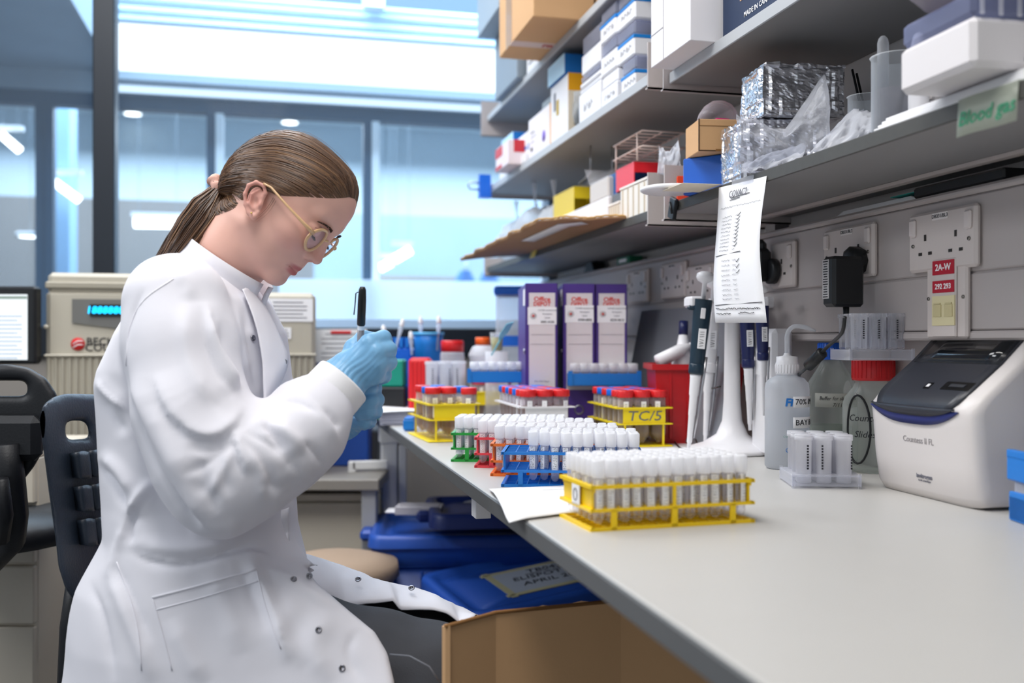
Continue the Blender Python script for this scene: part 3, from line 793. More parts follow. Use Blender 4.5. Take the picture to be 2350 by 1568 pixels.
def rack_conicals(label, mat, pos, rz, nx, ny, pat, liq, where, text_=None, endpanel=True, pitch=.0355):
    r = plate_rack('conical_tube_rack', label, mat, pos, rz, nx, ny, pitch, text_=text_, endpanel=endpanel)
    Mx = Matrix.Translation(pos) @ Rz(rz)
    for j, row in enumerate(pat):
        for i, c in enumerate(row):
            if c == '.': continue
            nm = 'red' if c in 'Rr' else 'blue'
            put_conical(Mx, .005+(i+.5)*pitch, .005+(j+.5)*pitch, m_red if nm == 'red' else m_bluec, liq, False,
                        '%s capped conical tube in the %s' % (nm, where), '%s capped conical tubes in the %s' % (nm, where))
    return r
near = bpos(1417, 1029); near.z = ZB+eps
rzz = math.radians(5)-TH*.55
rack_conicals('yellow rack marked TC/5 at the right of the conical tubes', m_yel, near, rzz, 3, 6, ['RRR', 'RRR', 'BBB', 'RRR', 'BRB', 'RBR'], m_liqy, 'TC/5 rack', 'TC/5')
nw = bpos(1192, 1026); nw.z = ZB+eps
rack_conicals('white rack of conical tubes between the two yellow racks', m_wplast, nw, rzz+.02, 3, 7, ['RRR', 'RRR', 'BBB', 'RRR', 'BBR', 'RRB', 'BBB'], m_liq, 'white rack', None)
nl = bpos(983, 1017); nl.z = ZB+eps
rack_conicals('yellow rack at the left end of the conical tubes', m_yel, nl, rzz+math.radians(6), 3, 6, ['..R', 'RR.', 'BRB', '...', 'RB.', '...'], m_liq, 'left yellow rack', None)
nb = bpos(1083, 970); nb.z = ZB+eps
rack_conicals('small yellow rack behind the left yellow rack, under a blue tray', m_yel, nb, rzz, 3, 2, ['RRR', 'RRR'], m_liq, 'small back yellow rack', None)

# ---- blue trays with white capped tubes lying on the conical tubes
def blue_tray(label, p, rz, L, Wd, n, where, row2=True):
    r = thing('blue_tube_tray', label, 'rack', p, rz)
    b = MB(); t = .002
    b.bx(0, L, 0, t, 0, .028).bx(0, L, Wd-t, Wd, 0, .028).bx(0, t, 0, Wd, 0, .028).bx(L-t, L, 0, Wd, 0, .028).bx(0, L, 0, Wd, 0, .002)
    b.bx(0, .010, -.002, t, 0, .034).bx(L-.010, L, -.002, t, 0, .034).bx(0, .01, Wd-t, Wd+.002, 0, .034).bx(L-.01, L, Wd-t, Wd+.002, 0, .034)
    b.build('tray_body', m_blue, r)
    g = MB(); pit = (L-.012)/n
    for i in range(1, n): g.bx(.006+i*pit-.001, .006+i*pit+.001, t, Wd-t, .01, .030)
    g.build('divider', m_blue, r)
    Mx = Matrix.Translation(p) @ Rz(rz); proto = None
    for j in range(2):
        for i in range(n):
            q = Mx @ Vector((.006+(i+.5)*pit, .02+j*(Wd-.04), .0025))
            if proto is None:
                proto = thing('vial', 'white capped vial standing in the '+where, 'vial', q, 0, 'vials in the '+where)
                MB().lathe([(.011, 0), (.0115, .002), (.0115, .030), (.0108, .030), (.0108, .002)], 16, cap=True).build('vial_body', m_con, proto)
                MB().lathe([(.0122, .029), (.0122, .046), (.011, .048), (0, .048)], 18).build('cap', m_cap, proto)
            else: dup(proto, q)
    return r
q = P(1304, 885, 2.26); q.z = ZB+.1122
blue_tray('blue tray of vials on the red capped tubes in front of the files', q, -TH+.01, .166, .07, 7, 'right blue tray')
q = P(1072, 884, 2.43); q.z = ZB+.1122
blue_tray('blue tray of vials lying left of the purple files', q, -TH, .148, .07, 6, 'left blue tray')

# ---- clear upright tube holders
def clear_rack(label, p, rz, nx, ny, pitch, r_, h, extra=None, lab='clear', inverted=False, name='clear_tube_holder'):
    t = thing(name, label, 'rack', p, rz)
    L, Wd = nx*pitch+.012, ny*pitch+.012
    b = MB().bx(0, L, 0, Wd, 0, .002).bx(0, L, 0, Wd, .014, .016)
    for (x, y) in ((0, 0), (L-.004, 0), (0, Wd-.004), (L-.004, Wd-.004)): b.bx(x, x+.004, y, y+.004, -.003 if not inverted else 0, .018)
    b.bx(0, L, 0, .0015, 0, .016).bx(0, L, Wd-.0015, Wd, 0, .016).bx(0, .0015, 0, Wd, 0, .016).bx(L-.0015, L, 0, Wd, 0, .016)
    b.build('holder_base', m_clear, t)
    Mx = Matrix.Translation(p) @ Rz(rz); proto = None
    for j in range(ny):
        for i in range(nx):
            q = Mx @ Vector((.006+(i+.5)*pitch, .006+(j+.5)*pitch, .0165 if inverted else .003))
            if proto is None:
                proto = thing('clear_vial', 'clear wide vial standing in the '+lab, 'vial', q, 0, 'clear vials in the '+lab)
                MB().lathe([(r_*.85, 0), (r_*.95, .002), (r_, h-.006), (r_*1.12, h-.006), (r_*1.12, h), (r_*.97, h), (r_*.9, .003)], 18, cap=True).build('vial_body', m_clear if inverted else m_milk, proto)
                if not inverted:
                    MB().lathe([(0, .003), (r_*.9, .003), (r_*.93, h*.6), (0, h*.6)], 16).build('vial_contents', m_milk, proto)
                    MB().lathe([(r_*1.1, h+.0005), (r_*1.1, h+.002), (0, h+.002)], 18).build('lid', m_milk, proto)
                g = MB()
                for k in range(9): g.bx(-.0012, .0012, -r_-.0012, -r_+.0002, h*.3+k*h*.06, h*.3+k*h*.06+h*.035)
                g.build('printed_code', m_ink, proto)
            else: dup(proto, q, random.uniform(-.8, .8))
    return t
q = bpos(1818, 1122); q.z = ZB+.0035
clear_rack('clear holder of nine vials in front of the wash bottle', q, -TH-.08, 3, 3, .0285, .0115, .068, lab='holder by the wash bottle')
q = P(968, 884, 2.62); q.z = ZB+.0035+.06
# clear holder behind the left racks stands on a small clear box
bxx = thing('clear_box', 'low clear box under the holder left of the blue tray', 'box', (q.x-.006, q.y-.006, ZB+eps), -TH)
MB().bx(0, .13, 0, .10, 0, .058, .003).build('box_body', m_clear, bxx)
clear_rack('clear holder of large vials behind the left yellow rack', q, -TH, 3, 2, .036, .0165, .092, lab='holder behind the left racks')

# ---- paper leaf under the blue rack, curling over the bench edge
r = thing('paper_sheet', 'white paper sheet curling over the bench edge by the blue rack', 'paper', bpos(1240, 1160))
a = bpos(1122, 1128); b = bpos(1330, 1118); c_ = bpos(1330, 1180); d_ = bpos(1168, 1201)
G = []
for u in [i/12 for i in range(13)]:
    row = []
    for v in [j/8 for j in range(9)]:
        p = (a*(1-u)+b*u)*(1-v)+(d_*(1-u)+c_*u)*v
        over = max(0, XB+.002-p.x); lift = .0035+.012*math.sin(PI*min(1, v*1.1))*math.exp(-((u-.25)/.3)**2)
        p.z = ZB+lift-(over*.12 if over > 0 else 0); row.append(p)
    G.append(row)
W(MB().grid(G, .0004), 'sheet', m_paper, r)
g = MB()
for k in range(8):
    p = bpos(1180+14*k, 1140-k); q = p+Vector((.012, .002, 0)); p.z = q.z = ZB+.0175; 
W(MB().bx(.34, .40, 1.33, 1.331, ZB+.006, ZB+.0062), 'faint_print', m_gink, r)
# mat under the conical racks
r = thing('bench_mat', 'thin white mat under the TC/5 rack and pipette stand', 'mat', bpos(1500, 1035))
mp = MB(); ptsm = [bpos(1380, 1046), bpos(1690, 1050), bpos(1700, 985), bpos(1420, 975)]
mp.prism([(p.x, p.y) for p in ptsm], ZB+.0001, ZB+.0005); W(mp, 'mat_sheet', m_paper, r)
# blue strip lying left of the left yellow rack
r = thing('blue_rack_end', 'small blue plastic rack end left of the left yellow rack', 'rack', P(927, 975, 2.36), -TH)
r.location.z = ZB+eps
MB().bx(0, .022, 0, .07, 0, .032, .002).build('rack_body', m_blue, r)
MB().bx(-.002, .024, -.002, .0, .004, .026, .001).build('rack_face', m_blue, r)
# paper pile
r = thing('document_pile', 'pile of white papers at the far end of the bench', 'papers', bpos(905, 962), math.radians(-6))
r.location = (XB+.10, 2.66, ZB+eps)
for k in range(9):
    pass
rnd = random.Random(3)
stk = MB()
for k in range(10):
    dx, dy = rnd.uniform(-.004, .004), rnd.uniform(-.005, .005)
    stk.bx(-.105+dx, .105+dx, -.14+dy, .14+dy, k*.0032, k*.0032+.0029)
stk.build('page_block', pm('page_block', 'c8cad8', .8), r)
G = [[(-.12+.24*u, -.16+.31*v, .033+.004*math.sin(u*4+v*3)) for v in [j/6 for j in range(7)]] for u in [i/6 for i in range(7)]]
MB().grid(G, .0005).build('top_sheet', m_paper, r)

# ================================================================== purple files
def file_box(label, px, d, rz, code, ylab, mark):
    p = P(px, 900, d); p.z = ZB+eps
    r = thing('box_file', label, 'file', p, rz)
    w, L, H = .074, .285, .346
    b = MB(); b.bx(0, .0025, 0, L, 0, H, .001).bx(w-.0025, w, 0, L, 0, H, .001).bx(0, w, 0, .0025, 0, H, .001)
    b.build('cover', m_purple, r)
    MB().bx(.006, w-.006, .006, L-.012, .01, H-.02, .002).build('pages', pm('file_pages', 'd9d6cf', .8), r)
    fr = Matrix(((1, 0, 0, 0), (0, 0, -1, -.0006), (0, 1, 0, 0), (0, 0, 0, 1)))
    lb = MB().bx(.008, w-.006, -.0008, 0, H-.245, H-.022).build('spine_label', pm('label_white', 'ddd6d8', .6), r)
    cx = w/2+.001
    text('brand_lettering', 'Office', .0155, fr @ T(cx, H-.037, 0.0002), pm('red_ink', 'cf3a30', .5), r, bold=.03)
    text('brand_lettering', 'DEPOT', .0125, fr @ T(cx, H-.048, 0.0002), pm('red_ink', 'cf3a30', .5), r, bold=.04)
    MB().bx(.005, w-.003, -.0014, -.0008, H-ylab-.04, H-ylab, 0).build('sticker', m_paper, r)
    for k, s in enumerate(('COVID vaccine trial', 'Participant', 'Labels')):
        text('sticker_text', s, .0052, fr @ T(cx+.012, H-ylab-.007-.0085*k, .0010), m_gink, r)
    text('sticker_code', code, .0075, fr @ T(cx+.013, H-ylab-.034, .0010), m_ink, r, bold=.02)
    sun = MB()
    for k in range(12):
        a = 2*PI*k/12; sun.rod((.018+.004*math.cos(a), -.0016, H-ylab-.02+.004*math.sin(a)), (.018+.0075*math.cos(a), -.0016, H-ylab-.02+.0075*math.sin(a)), .0006, 4)
    sun.build('sun_emblem', m_ink, r)
    MB().lathe([(0, 0), (.003, 0), (.003, .001), (0, .001)], 14, T(.018, -.0014, H-ylab-.02) @ Rx(PI/2)).build('emblem_centre', pm('red_ink', 'cf3a30', .5), r)
    for z in (H-.118, H-.140): MB().bx(.012, w-.010, -.0014, -.0008, z, z+.0006).build('ruled_line', m_gink, r)
    if mark:
        text('small_print', 'FSC MIX Paper', .0055, fr @ T(cx, H-.225, .0003), m_gink, r)
    MB().lathe([(.009, 0), (.011, 0), (.011, .002), (.009, .002)], 20, T(w/2, -.0004, .055) @ Rx(PI/2), cap=False).build('finger_ring', pm('steel', 'b8b8bc', .3, metal=1), r)
    MB().lathe([(0, 0), (.006, 0), (.006, .003), (0, .003)], 12, T(-.0002, .02, .19) @ Ry(-PI/2)).build('side_rivet', pm('steel', 'b8b8bc', .3, metal=1), r)
    MB().bx(-.0008, 0, .02, .07, H-.05, H-.012).build('side_label', m_paper, r)
    return r
file_box('purple file numbered 0001-0181, leftmost of the three', 1206, 2.28, -TH+math.radians(3), '0001-0181', .055, True)
file_box('purple file numbered 0709-0892, middle of the three', 1292, 2.30, -TH+math.radians(1.5), '0709-0892', .05, False)
file_box('purple file numbered 0533-0613, rightmost of the three', 1366, 2.31, -TH, '0533-0613', .05, False)

# blue lid container behind the files
r = thing('lidded_tub', 'blue lidded container standing behind the leftmost purple file', 'container', P(1138, 700, 2.9), -TH)
r.location.z = ZB+eps
MB().bx(0, .14, 0, .18, 0, .35, .006).build('container_body', m_milk, r)
MB().bx(-.006, .146, -.006, .186, .35, .375, .006).build('lid', m_bluec, r)
MB().bx(-.003, .0, .01, .17, .2, .23).bx(.0, .14, -.003, 0, .2, .23).build('blue_band', m_bluec, r)

# ================================================================== things in the blurred back corner
def back(name, label, cat, px, py, d, group=None, z=None, rz=-TH):
    p = P(px, py, d); p.z = ZB+eps if z is None else z
    return thing(name, label, cat, p, rz, group)
r = back('basket_rack', 'tall blue round basket holding white plastic pipettes', 'basket', 983, 800, 2.86)
zt_ = CAM.z-(765-CY)/F*2.86-ZB
MB().lathe([(.034, .09), (.04, zt_-.035), (.044, zt_), (.041, zt_), (.032, .093)], 24).build('basket_body', m_blue, r)
MB().lathe([(.03, 0), (.036, .0), (.03, .09), (0, .09)], 20).build('dark_base', m_blk, r)
MB().lathe([(.041, zt_-.006), (.0455, zt_-.006), (.0455, zt_+.002), (.041, zt_+.002)], 24, cap=False).build('rim', pm('pale_blue_plastic', '5bb4ea', .4), r)
def pipette_stick(label, px0, py0, px1, py1, d):
    a = P(px0, py0, d); b = P(px1, py1, d)
    t = thing('plastic_pipette', label, 'pipette', a)
    v = b-a
    MB().tube([(0, 0, 0), tuple(v*.5), tuple(v*.72), tuple(v)], [.003, .0035, .006, .0055], 8).build('stem', m_milk, t)
    MB().lathe([(.0062, 0), (.0075, .004), (.005, .02), (0, .024)], 10, aim(v*.9, v)).build('bulb', m_wplast, t)
pipette_stick('white plastic pipette at the left in the tall blue basket', 966, 800, 965, 738, 2.83)
pipette_stick('white plastic pipette at the right in the tall blue basket', 1003, 805, 1007, 736, 2.83)
pipette_stick('long white plastic pipette leaning behind the gloved fingers', 893, 880, 880, 752, 2.75)
pipette_stick('white plastic pipette leaning left of the blue basket', 908, 800, 922, 745, 2.8)
pipette_stick('short plastic pipette with bulb between the blue tubs', 945, 815, 943, 775, 2.8)
r = back('blue_caddy', 'blue slotted caddy behind the gloved hand', 'caddy', 905, 820, 2.92)
zt_ = CAM.z-(775-CY)/F*2.92-ZB
MB().bx(-.04, .05, 0, .1, .0, zt_-.03, .006).build('caddy_body', m_bluec, r)
g = MB()
for k in range(5): g.bx(-.036+.017*k, -.026+.017*k, -.002, .1, zt_-.03, zt_)
g.build('slots', m_blue, r)
r = back('blue_bag', 'dark blue bag of supplies left of the red block', 'bag', 935, 870, 2.86)
MB().grid([[((.05+.012*math.sin(3*a+k))*math.cos(a)*(1-.12*k), .04*math.sin(a)*(1-.1*k), k*.026) for a in [2*PI*j/18 for j in range(18)]] for k in range(6)], wrap=True).build('bag_body', m_bluec, r)
r = back('green_box', 'green lidded box on the bench behind the gloved hand', 'box', 885, 880, 2.72)
zt_ = CAM.z-(826-CY)/F*2.72-ZB
MB().bx(-.03, .05, 0, .08, zt_-.075, zt_, .005).build('box_body', pm('teal_green', '12907a', .4), r)
MB().bx(-.033, .053, -.003, .083, .012, zt_-.076, .003).build('dark_base', m_blk, r)
MB().bx(-.05, .06, -.02, .085, .0, .012, .003).build('green_tray', pm('teal_green', '12907a', .4), r)
r = back('red_block', 'ribbed red heat block behind the left conical rack', 'block', 937, 880, 2.68)
zt_ = CAM.z-(822-CY)/F*2.68-ZB
m = MB().bx(0, .06, 0, .07, 0, zt_, .008)
for k in range(5): m.bx(.006+.011*k, .012+.011*k, -.003, .002, .02, zt_-.01, .001)
m.build('block_body', m_red, r)
r = back('red_lid_jar', 'translucent jar with red lid behind the clear holder', 'jar', 1038, 870, 2.8)
zt_ = CAM.z-(782-CY)/F*2.8-ZB
MB().lathe([(.03, 0), (.034, .004), (.034, zt_-.04), (.031, zt_-.03)], 24).build('jar_body', m_milk, r)
MB().lathe([(.0325, zt_-.032), (.0325, zt_-.004), (.030, zt_), (0, zt_)], 24).build('lid', m_red, r)
r = back('white_tub', 'milky white round tub with screw lid left of the files', 'tub', 1115, 870, 2.72)
zt_ = CAM.z-(795-CY)/F*2.72-ZB
MB().lathe([(.040, 0), (.044, .005), (.044, zt_-.03), (.047, zt_-.03), (.047, zt_-.022), (.038, zt_-.004), (.034, zt_), (0, zt_)], 28).build('tub_body', m_milk, r)
r = back('orange_cap_bottle', 'small bottle with orange cap behind the milky tub', 'bottle', 1108, 860, 2.82)
zt_ = CAM.z-(775-CY)/F*2.82-ZB
MB().lathe([(.028, 0), (.03, .004), (.03, zt_-.05), (.02, zt_-.02)], 24).build('bottle_body', m_milk, r)
MB().lathe([(.021, zt_-.022), (.021, zt_-.002), (.019, zt_), (0, zt_)], 20).build('cap', pm('orange_cap', 'f2641f', .4), r)
r = back('specimen_cup', 'clear cup with yellowish contents against the purple file', 'cup', 1140, 850, 2.62)
zt_ = CAM.z-(764-CY)/F*2.62-ZB
MB().lathe([(.014, zt_-.05), (.018, zt_), (.017, zt_), (.013, zt_-.048)], 20, cap=False).build('cup_wall', m_clear, r)
MB().lathe([(.0, zt_-.048), (.0135, zt_-.048), (.016, zt_-.012), (0, zt_-.012)], 18).build('contents', pm('yellow_contents', 'a5a068', .5), r)
MB().lathe([(.03, 0), (.03, zt_-.05), (0, zt_-.05)], 20).build('cup_stand', m_milk, r)
a = P(1128, 815, 2.5); b = P(1170, 742, 2.35)
r = thing('plastic_spatula', 'pale blue plastic spatula leaning on the leftmost purple file', 'spatula', a)
v = b-a; MB().tube([(0, 0, 0), tuple(v*.55)], .0022, 6).build('handle', pm('pale_aqua', '7fd0e0', .4), r)
wv = Vector((.010, -.004, .003)); MB().grid([[v*.5-wv*.4, v*.5+wv*.4], [v*.7-wv, v*.7+wv], [v-wv*.7, v+wv*.9]], .0012, smooth=False).build('blade', pm('pale_aqua', '7fd0e0', .4), r)
# ================================================================== sockets on the trunking (face x = XT, seen from -x)
m_sock = pm('socket_plastic', 'cfc5c1', .4)
m_hole = pm('socket_hole', '2a2624', .6)
m_screw = pm('screw_steel', '8a8580', .35, metal=1)
def wall_frame(px, py, X=XT):
    """thing frame: local x runs towards -Y (right in the photo), local y up, local z towards the room"""
    p = onx(px, py, X); return p
WR = Matrix(((0, 0, -1, 0), (-1, 0, 0, 0), (0, 1, 0, 0), (0, 0, 0, 1)))   # columns: x->-Y, y->Z, z->-X
def wthing(name, label, cat, px, py, X=XT, group=None):
    p = onx(px, py, X); return thing(name, label, cat, p, 0, group, rot=WR.to_euler())
def socket(label, px, py, tagtxt=None, single=False, off=True):
    r = wthing('wall_socket', label, 'socket', px, py)
    w = .086 if single else .146; h = .086
    MB().box(w, h, .011, (0, 0, .0055), .004).build('face_plate', m_sock, r)
    cs = [0] if single else [-.033, .033]
    for cx in cs:
        for hw_, hh_, hx_, hy_ in ((.0045, .009, cx, .006), (.0075, .0045, cx-.011, -.017), (.0075, .0045, cx+.011, -.017)): MB().box(hw_, hh_, .001, (hx_, hy_, .0112)).build('pin_hole', m_hole, r)
    for cx in ([.03] if single else [-.060, .060]):
        MB().box(.014, .026, .006, (cx, .022, .0125), .0025, ).build('switch', pm('switch_white', 'd8cecb', .35), r)
    for cx in ([.036] if single else [-.0605, .0605]):
        MB().cyl(.0028, .011, .0125, 12, T(cx, -.004 if not single else -.005, 0)).build('screw', m_screw, r)
    if tagtxt:
        MB().box(.034, .010, .0006, (0, .034, .0114)).build('circuit_label', pm('tag_white', 'e8e2e0', .5), r)
        text('circuit_text', tagtxt, .0075, T(0, .034, .0118), m_ink, r, bold=.01)
    return r
socket('double socket at the right, unused, under the right shelf end', 2173, 551, 'DB331/BL3')
socket('double socket holding the black power adapter', 1957, 580, 'DB331/BL3')
socket('single socket half hidden by the black plug beside the hanging note', 1806, 608, None, True)
socket('small far double socket left of the hanging note', 1615, 652, 'DB331/BL3')
socket('far double socket behind the pipette stand head', 1552, 644, 'DB331/BL3')
socket('farthest double socket above the purple files', 1470, 658, 'DB331/BL3')
# data outlet
r = wthing('data_outlet', 'data outlet plate with red labels 2A-W and 292 293', 'data outlet', 2183, 684)
MB().box(.086, .115, .009, (0, 0, .0045), .003).build('face_plate', m_sock, r)
MB().box(.05, .112, .004, (0, 0, .0105), .002).build('centre_plate', m_sock, r)
lr = pm('label_red', 'b3122c', .5)
MB().box(.046, .020, .001, (.0, .043, .013)).build('red_label', lr, r); MB().box(.046, .017, .001, (0, .016, .013)).build('red_label', lr, r)
text('label_text', '2A-W', .013, T(0, .043, .0137), m_paper, r, bold=.02); text('label_text', '292 293', .0105, T(0, .016, .0137), m_paper, r, bold=.02)
MB().box(.048, .042, .002, (0, -.018, .0125)).build('module_pair', pm('module_cream', 'ddd2a8', .45), r)
q = MB()
for cx in (-.012, .012):
    q.box(.017, .017, .001, (cx, -.018, .014)).box(.014, .002, .0016, (cx, -.008, .014))
q.build('port_shutter', pm('shutter_cream', 'cbbf92', .45), r)
for cx in (-.037, .037): MB().cyl(.0025, .009, .0105, 12, T(cx, .0, 0)).build('screw', m_screw, r)
# power adapter with cable and ferrite
p_ = onx(1886, 648, XT-.076); r = thing('power_adapter', 'black power adapter with white rating label plugged in the double socket', 'adapter', (XT, p_.y, p_.z), rot=WR.to_euler())
MB().box(.034, .080, .056, (.017, 0, .048), .005).build('adapter_body', m_blk, r)
MB().lathe([(.022, .010), (.024, .012), (.024, .030), (.016, .034)], 8, T(.006, .034, 0)).build('plug', m_blk, r)
MB().box(.018, .062, .0008, (.012, .004, .0764)).build('rating_label', pm('rating_white', 'd6d4d6', .5), r)
q = MB()
for k in range(15): q.box(random.uniform(.008, .015), .0016, .0004, (.012, -.024+.004*k, .077))
q.build('rating_print', m_ink, r)
MB().lathe([(.005, 0), (.0045, .018), (.003, .034)], 12, T(.020, -.038, .045) @ Rx(PI/2)).build('strain_relief', m_blk, r)
def bez(pts, n=24):
    pts = [Vector(p) for p in pts]; out = []
    P_ = [pts[0]*2-pts[1]]+pts+[pts[-1]*2-pts[-2]]
    for i in range(1, len(P_)-2):
        for k in range(n):
            t = k/n; a, b, c, d = P_[i-1], P_[i], P_[i+1], P_[i+2]
            out.append(.5*((2*b)+(c-a)*t+(2*a-5*b+4*c-d)*t*t+(3*b-a-3*c+d)*t**3))
    out.append(pts[-1]); return out
cab = [P(1939, 728, 1.41), P(1933, 762, 1.43), P(1913, 784, 1.48), P(1895, 800, 1.53), P(1850, 845, 1.58), P(1832, 868, 1.68), P(1828, 930, 1.76), P(1860, 990, 1.80)]
r = thing('adapter_cable', 'black cable with ferrite bead hanging from the adapter', 'cable', cab[0])
cv = bez(cab, 8); W(MB().tube(cv, .0028, 8), 'cable', m_blk, r)
W(MB().lathe([(.006, -.022), (.009, -.020), (.009, .020), (.006, .022)], 16, aim(P(1874, 822, 1.555), P(1850, 845, 1.58)) @ T(0, 0, .004)), 'ferrite_bead', m_blk, r)
# black plug by the note
r = wthing('black_plug', 'large black plug in the single socket beside the hanging note', 'plug', 1783, 610)
MB().box(.05, .062, .030, (-.006, 0, .034), .007).box(.03, .03, .02, (-.006, .034, .032), .008).build('plug_body', m_blk, r)
MB().lathe([(.02, .012), (.024, .014), (.024, .026), (.018, .028)], 16, T(.016, -.012, 0)).build('plug_base', m_blk, r)

# papers and clutter lying on the trunking ledge
def ledge(name, label, cat, px, py, dx=.03): 
    p = onx(px, py, XT+dx); p.z = CAM.z+.2146+eps; return thing(name, label, cat, p)
r = ledge('paper_bundle', 'bundle of white papers on the ledge above the right sockets', 'papers', 2040, 480)
m = MB()
for k in range(5): m.bx(-.02+.003*k, .03, -.10+.008*k, .12, .0005+.0022*k, .002+.0022*k)
m.build('sheets', m_paper, r); MB().bx(-.018, .02, -.11, -.03, .0125, .0135).build('teal_sheet', pm('teal_card', '1f9c92', .6), r)
r = ledge('dark_gap_strip', 'black strip standing in for the shaded gap above the ledge at the far right', 'case', 2240, 440)  # black strip added for the shade between shelf and ledge
MB().bx(-.03, .03, -.09, .10, 0, .016, .003).build('case_body', m_blk, r)
r = ledge('green_card', 'small green box on the ledge above the far sockets', 'box', 1445, 605)
MB().bx(-.02, .02, -.05, .05, 0, .022, .002).build('box_body', pm('deep_green', '0f6a4a', .5), r); MB().bx(-.021, -.02, -.03, .03, .006, .016).build('label', m_paper, r)
r = ledge('black_clip', 'black clamp on the ledge above the files', 'clamp', 1365, 615)
MB().prism([(-.05, 0), (.05, 0), (.02, .03), (-.03, .03)], -.02, .02, M=Matrix(((0, 0, 1, 0), (1, 0, 0, 0), (0, 1, 0, 0), (0, 0, 0, 1)))).build('clamp_body', m_blk, r)
MB().rod((0, -.02, .03), (0, .03, .036), .003).build('lever', m_blk, r)

# hanging note
pts = [onx(1650, 431, XS-.003), onx(1757, 404, XS-.003), onx(1757, 741, XS-.012), onx(1643, 741, XS-.012)]
r = thing('hanging_note', 'long handwritten white note taped to the right shelf edge', 'note', pts[0])
G = []
for v in [j/16 for j in range(17)]:
    row = []
    for u in [i/8 for i in range(9)]:
        p = (pts[0]*(1-u)+pts[1]*u)*(1-v)+(pts[3]*(1-u)+pts[2]*u)*v
        p.x += -.010*math.sin(PI*v)*(.5+.5*math.sin(2.6*u)) + .0022*math.sin(6*v+2*u); row.append(p)
    G.append(row)
W(MB().grid(G, .0003), 'sheet', m_paper, r)
def onnote(u, v, off=.0012):
    p = (pts[0]*(1-u)+pts[1]*u)*(1-v)+(pts[3]*(1-u)+pts[2]*u)*v
    p.x += -.010*math.sin(PI*v)*(.5+.5*math.sin(2.6*u)) + .0022*math.sin(6*v+2*u) - off; return p
rnd = random.Random(5)
def scrawl(mb, u0, u1, v, h, rad=.00024):
    n = max(3, int((u1-u0)/.012)); pp = []
    for k in range(n+1):
        u = u0+(u1-u0)*k/n; pp.append(onnote(u, v+rnd.uniform(-h, h)))
    mb.tube(pp, rad, 3)
ink = MB()
for k, v in enumerate([.235, .262, .289, .316, .343, .37, .397, .424, .451, .478]):
    scrawl(ink, .14, .38, v, .006); scrawl(ink, .46, .52, v, .005)
for k, v in enumerate([.555, .59, .625, .66, .695, .73, .765, .80, .83]):
    scrawl(ink, .22, .42, v, .006); scrawl(ink, .48, .56, v, .005)
scrawl(ink, .08, .95, .165, .006)
W(ink, 'handwriting', m_gink, r)
dk = MB()
for k, v in enumerate([.23, .257, .284, .311, .338, .365, .392, .42, .447, .56, .6, .64]):
    u = .5+.06*(k > 8); dk.tube([onnote(u, v+.004), onnote(u+.02, v+.012), onnote(u+.07, v-.012)], .0005, 3)
dk.tube([onnote(.05, .515), onnote(.65, .50)], .0006, 3); dk.tube([onnote(.04, .872), onnote(.97, .86)], .0006, 3)
dk.tube([onnote(.3, .1), onnote(.7, .09)], .0006, 3); dk.tube([onnote(.28, .115), onnote(.5, .108)], .0006, 3)
scrawl(dk, .05, .92, .90, .006, .0005); scrawl(dk, .05, .35, .935, .006, .0005); scrawl(dk, .5, .8, .93, .006, .0005)
W(dk, 'ticks_and_rules', m_ink, r)
nm = basis(onnote(.45, .075, .0022), (pts[1]-pts[0]), (0, 0, 1)); 
t_ = text('note_heading', 'COVAC2', .016, r.matrix_world.inverted() @ nm, m_gink, r, shear=.3)
tpp = MB(); tpp.grid([[onnote(.3, -.03, .0015), onnote(.75, -.03, .0015)], [onnote(.3, .02, .0015), onnote(.75, .02, .0015)]], .0003, smooth=False)
W(tpp, 'tape', m_clear, r)

# ================================================================== pipette stand
c = bpos(1680, 1038); c.z = ZB+.0007
r = thing('pipette_stand', 'white pipette carousel stand with flared foot behind the front rack', 'stand', c, -TH)
Hs = .287
prof = [(.0, 0), (.083, 0), (.086, .003), (.083, .009), (.055, .018), (.030, .034), (.019, .06), (.016, .10), (.0145, .2), (.0135, Hs-.012), (.012, Hs)]
MB().lathe(prof, 40).build('column_and_foot', m_wplast, r)
hd = MB()
for k in range(4):
    a = k*PI/2+math.radians(8)
    Mk = T(0, 0, Hs) @ Rz(a)
    hd.box(.066, .030, .008, (.04, 0, .0), .003, Mk).box(.030, .042, .021, (.075, 0, -.0), .004, Mk)
hd.cyl(.032, Hs-.012, Hs+.008, 28)
hd.build('carousel_head', m_wplast, r)
MB().cyl(.006, Hs+.007, Hs+.02, 14).build('top_knob', m_blk, r)
text('foot_lettering', 'P. 10-100', .007, T(.052, -.040, .0215) @ Rz(-.5) @ Rx(.35), m_ink, r, shear=.2)
m_teal = pm('pipette_dark_teal', '1c3140', .3); m_pn = pm('pipette_navy', '1b2354', .3)
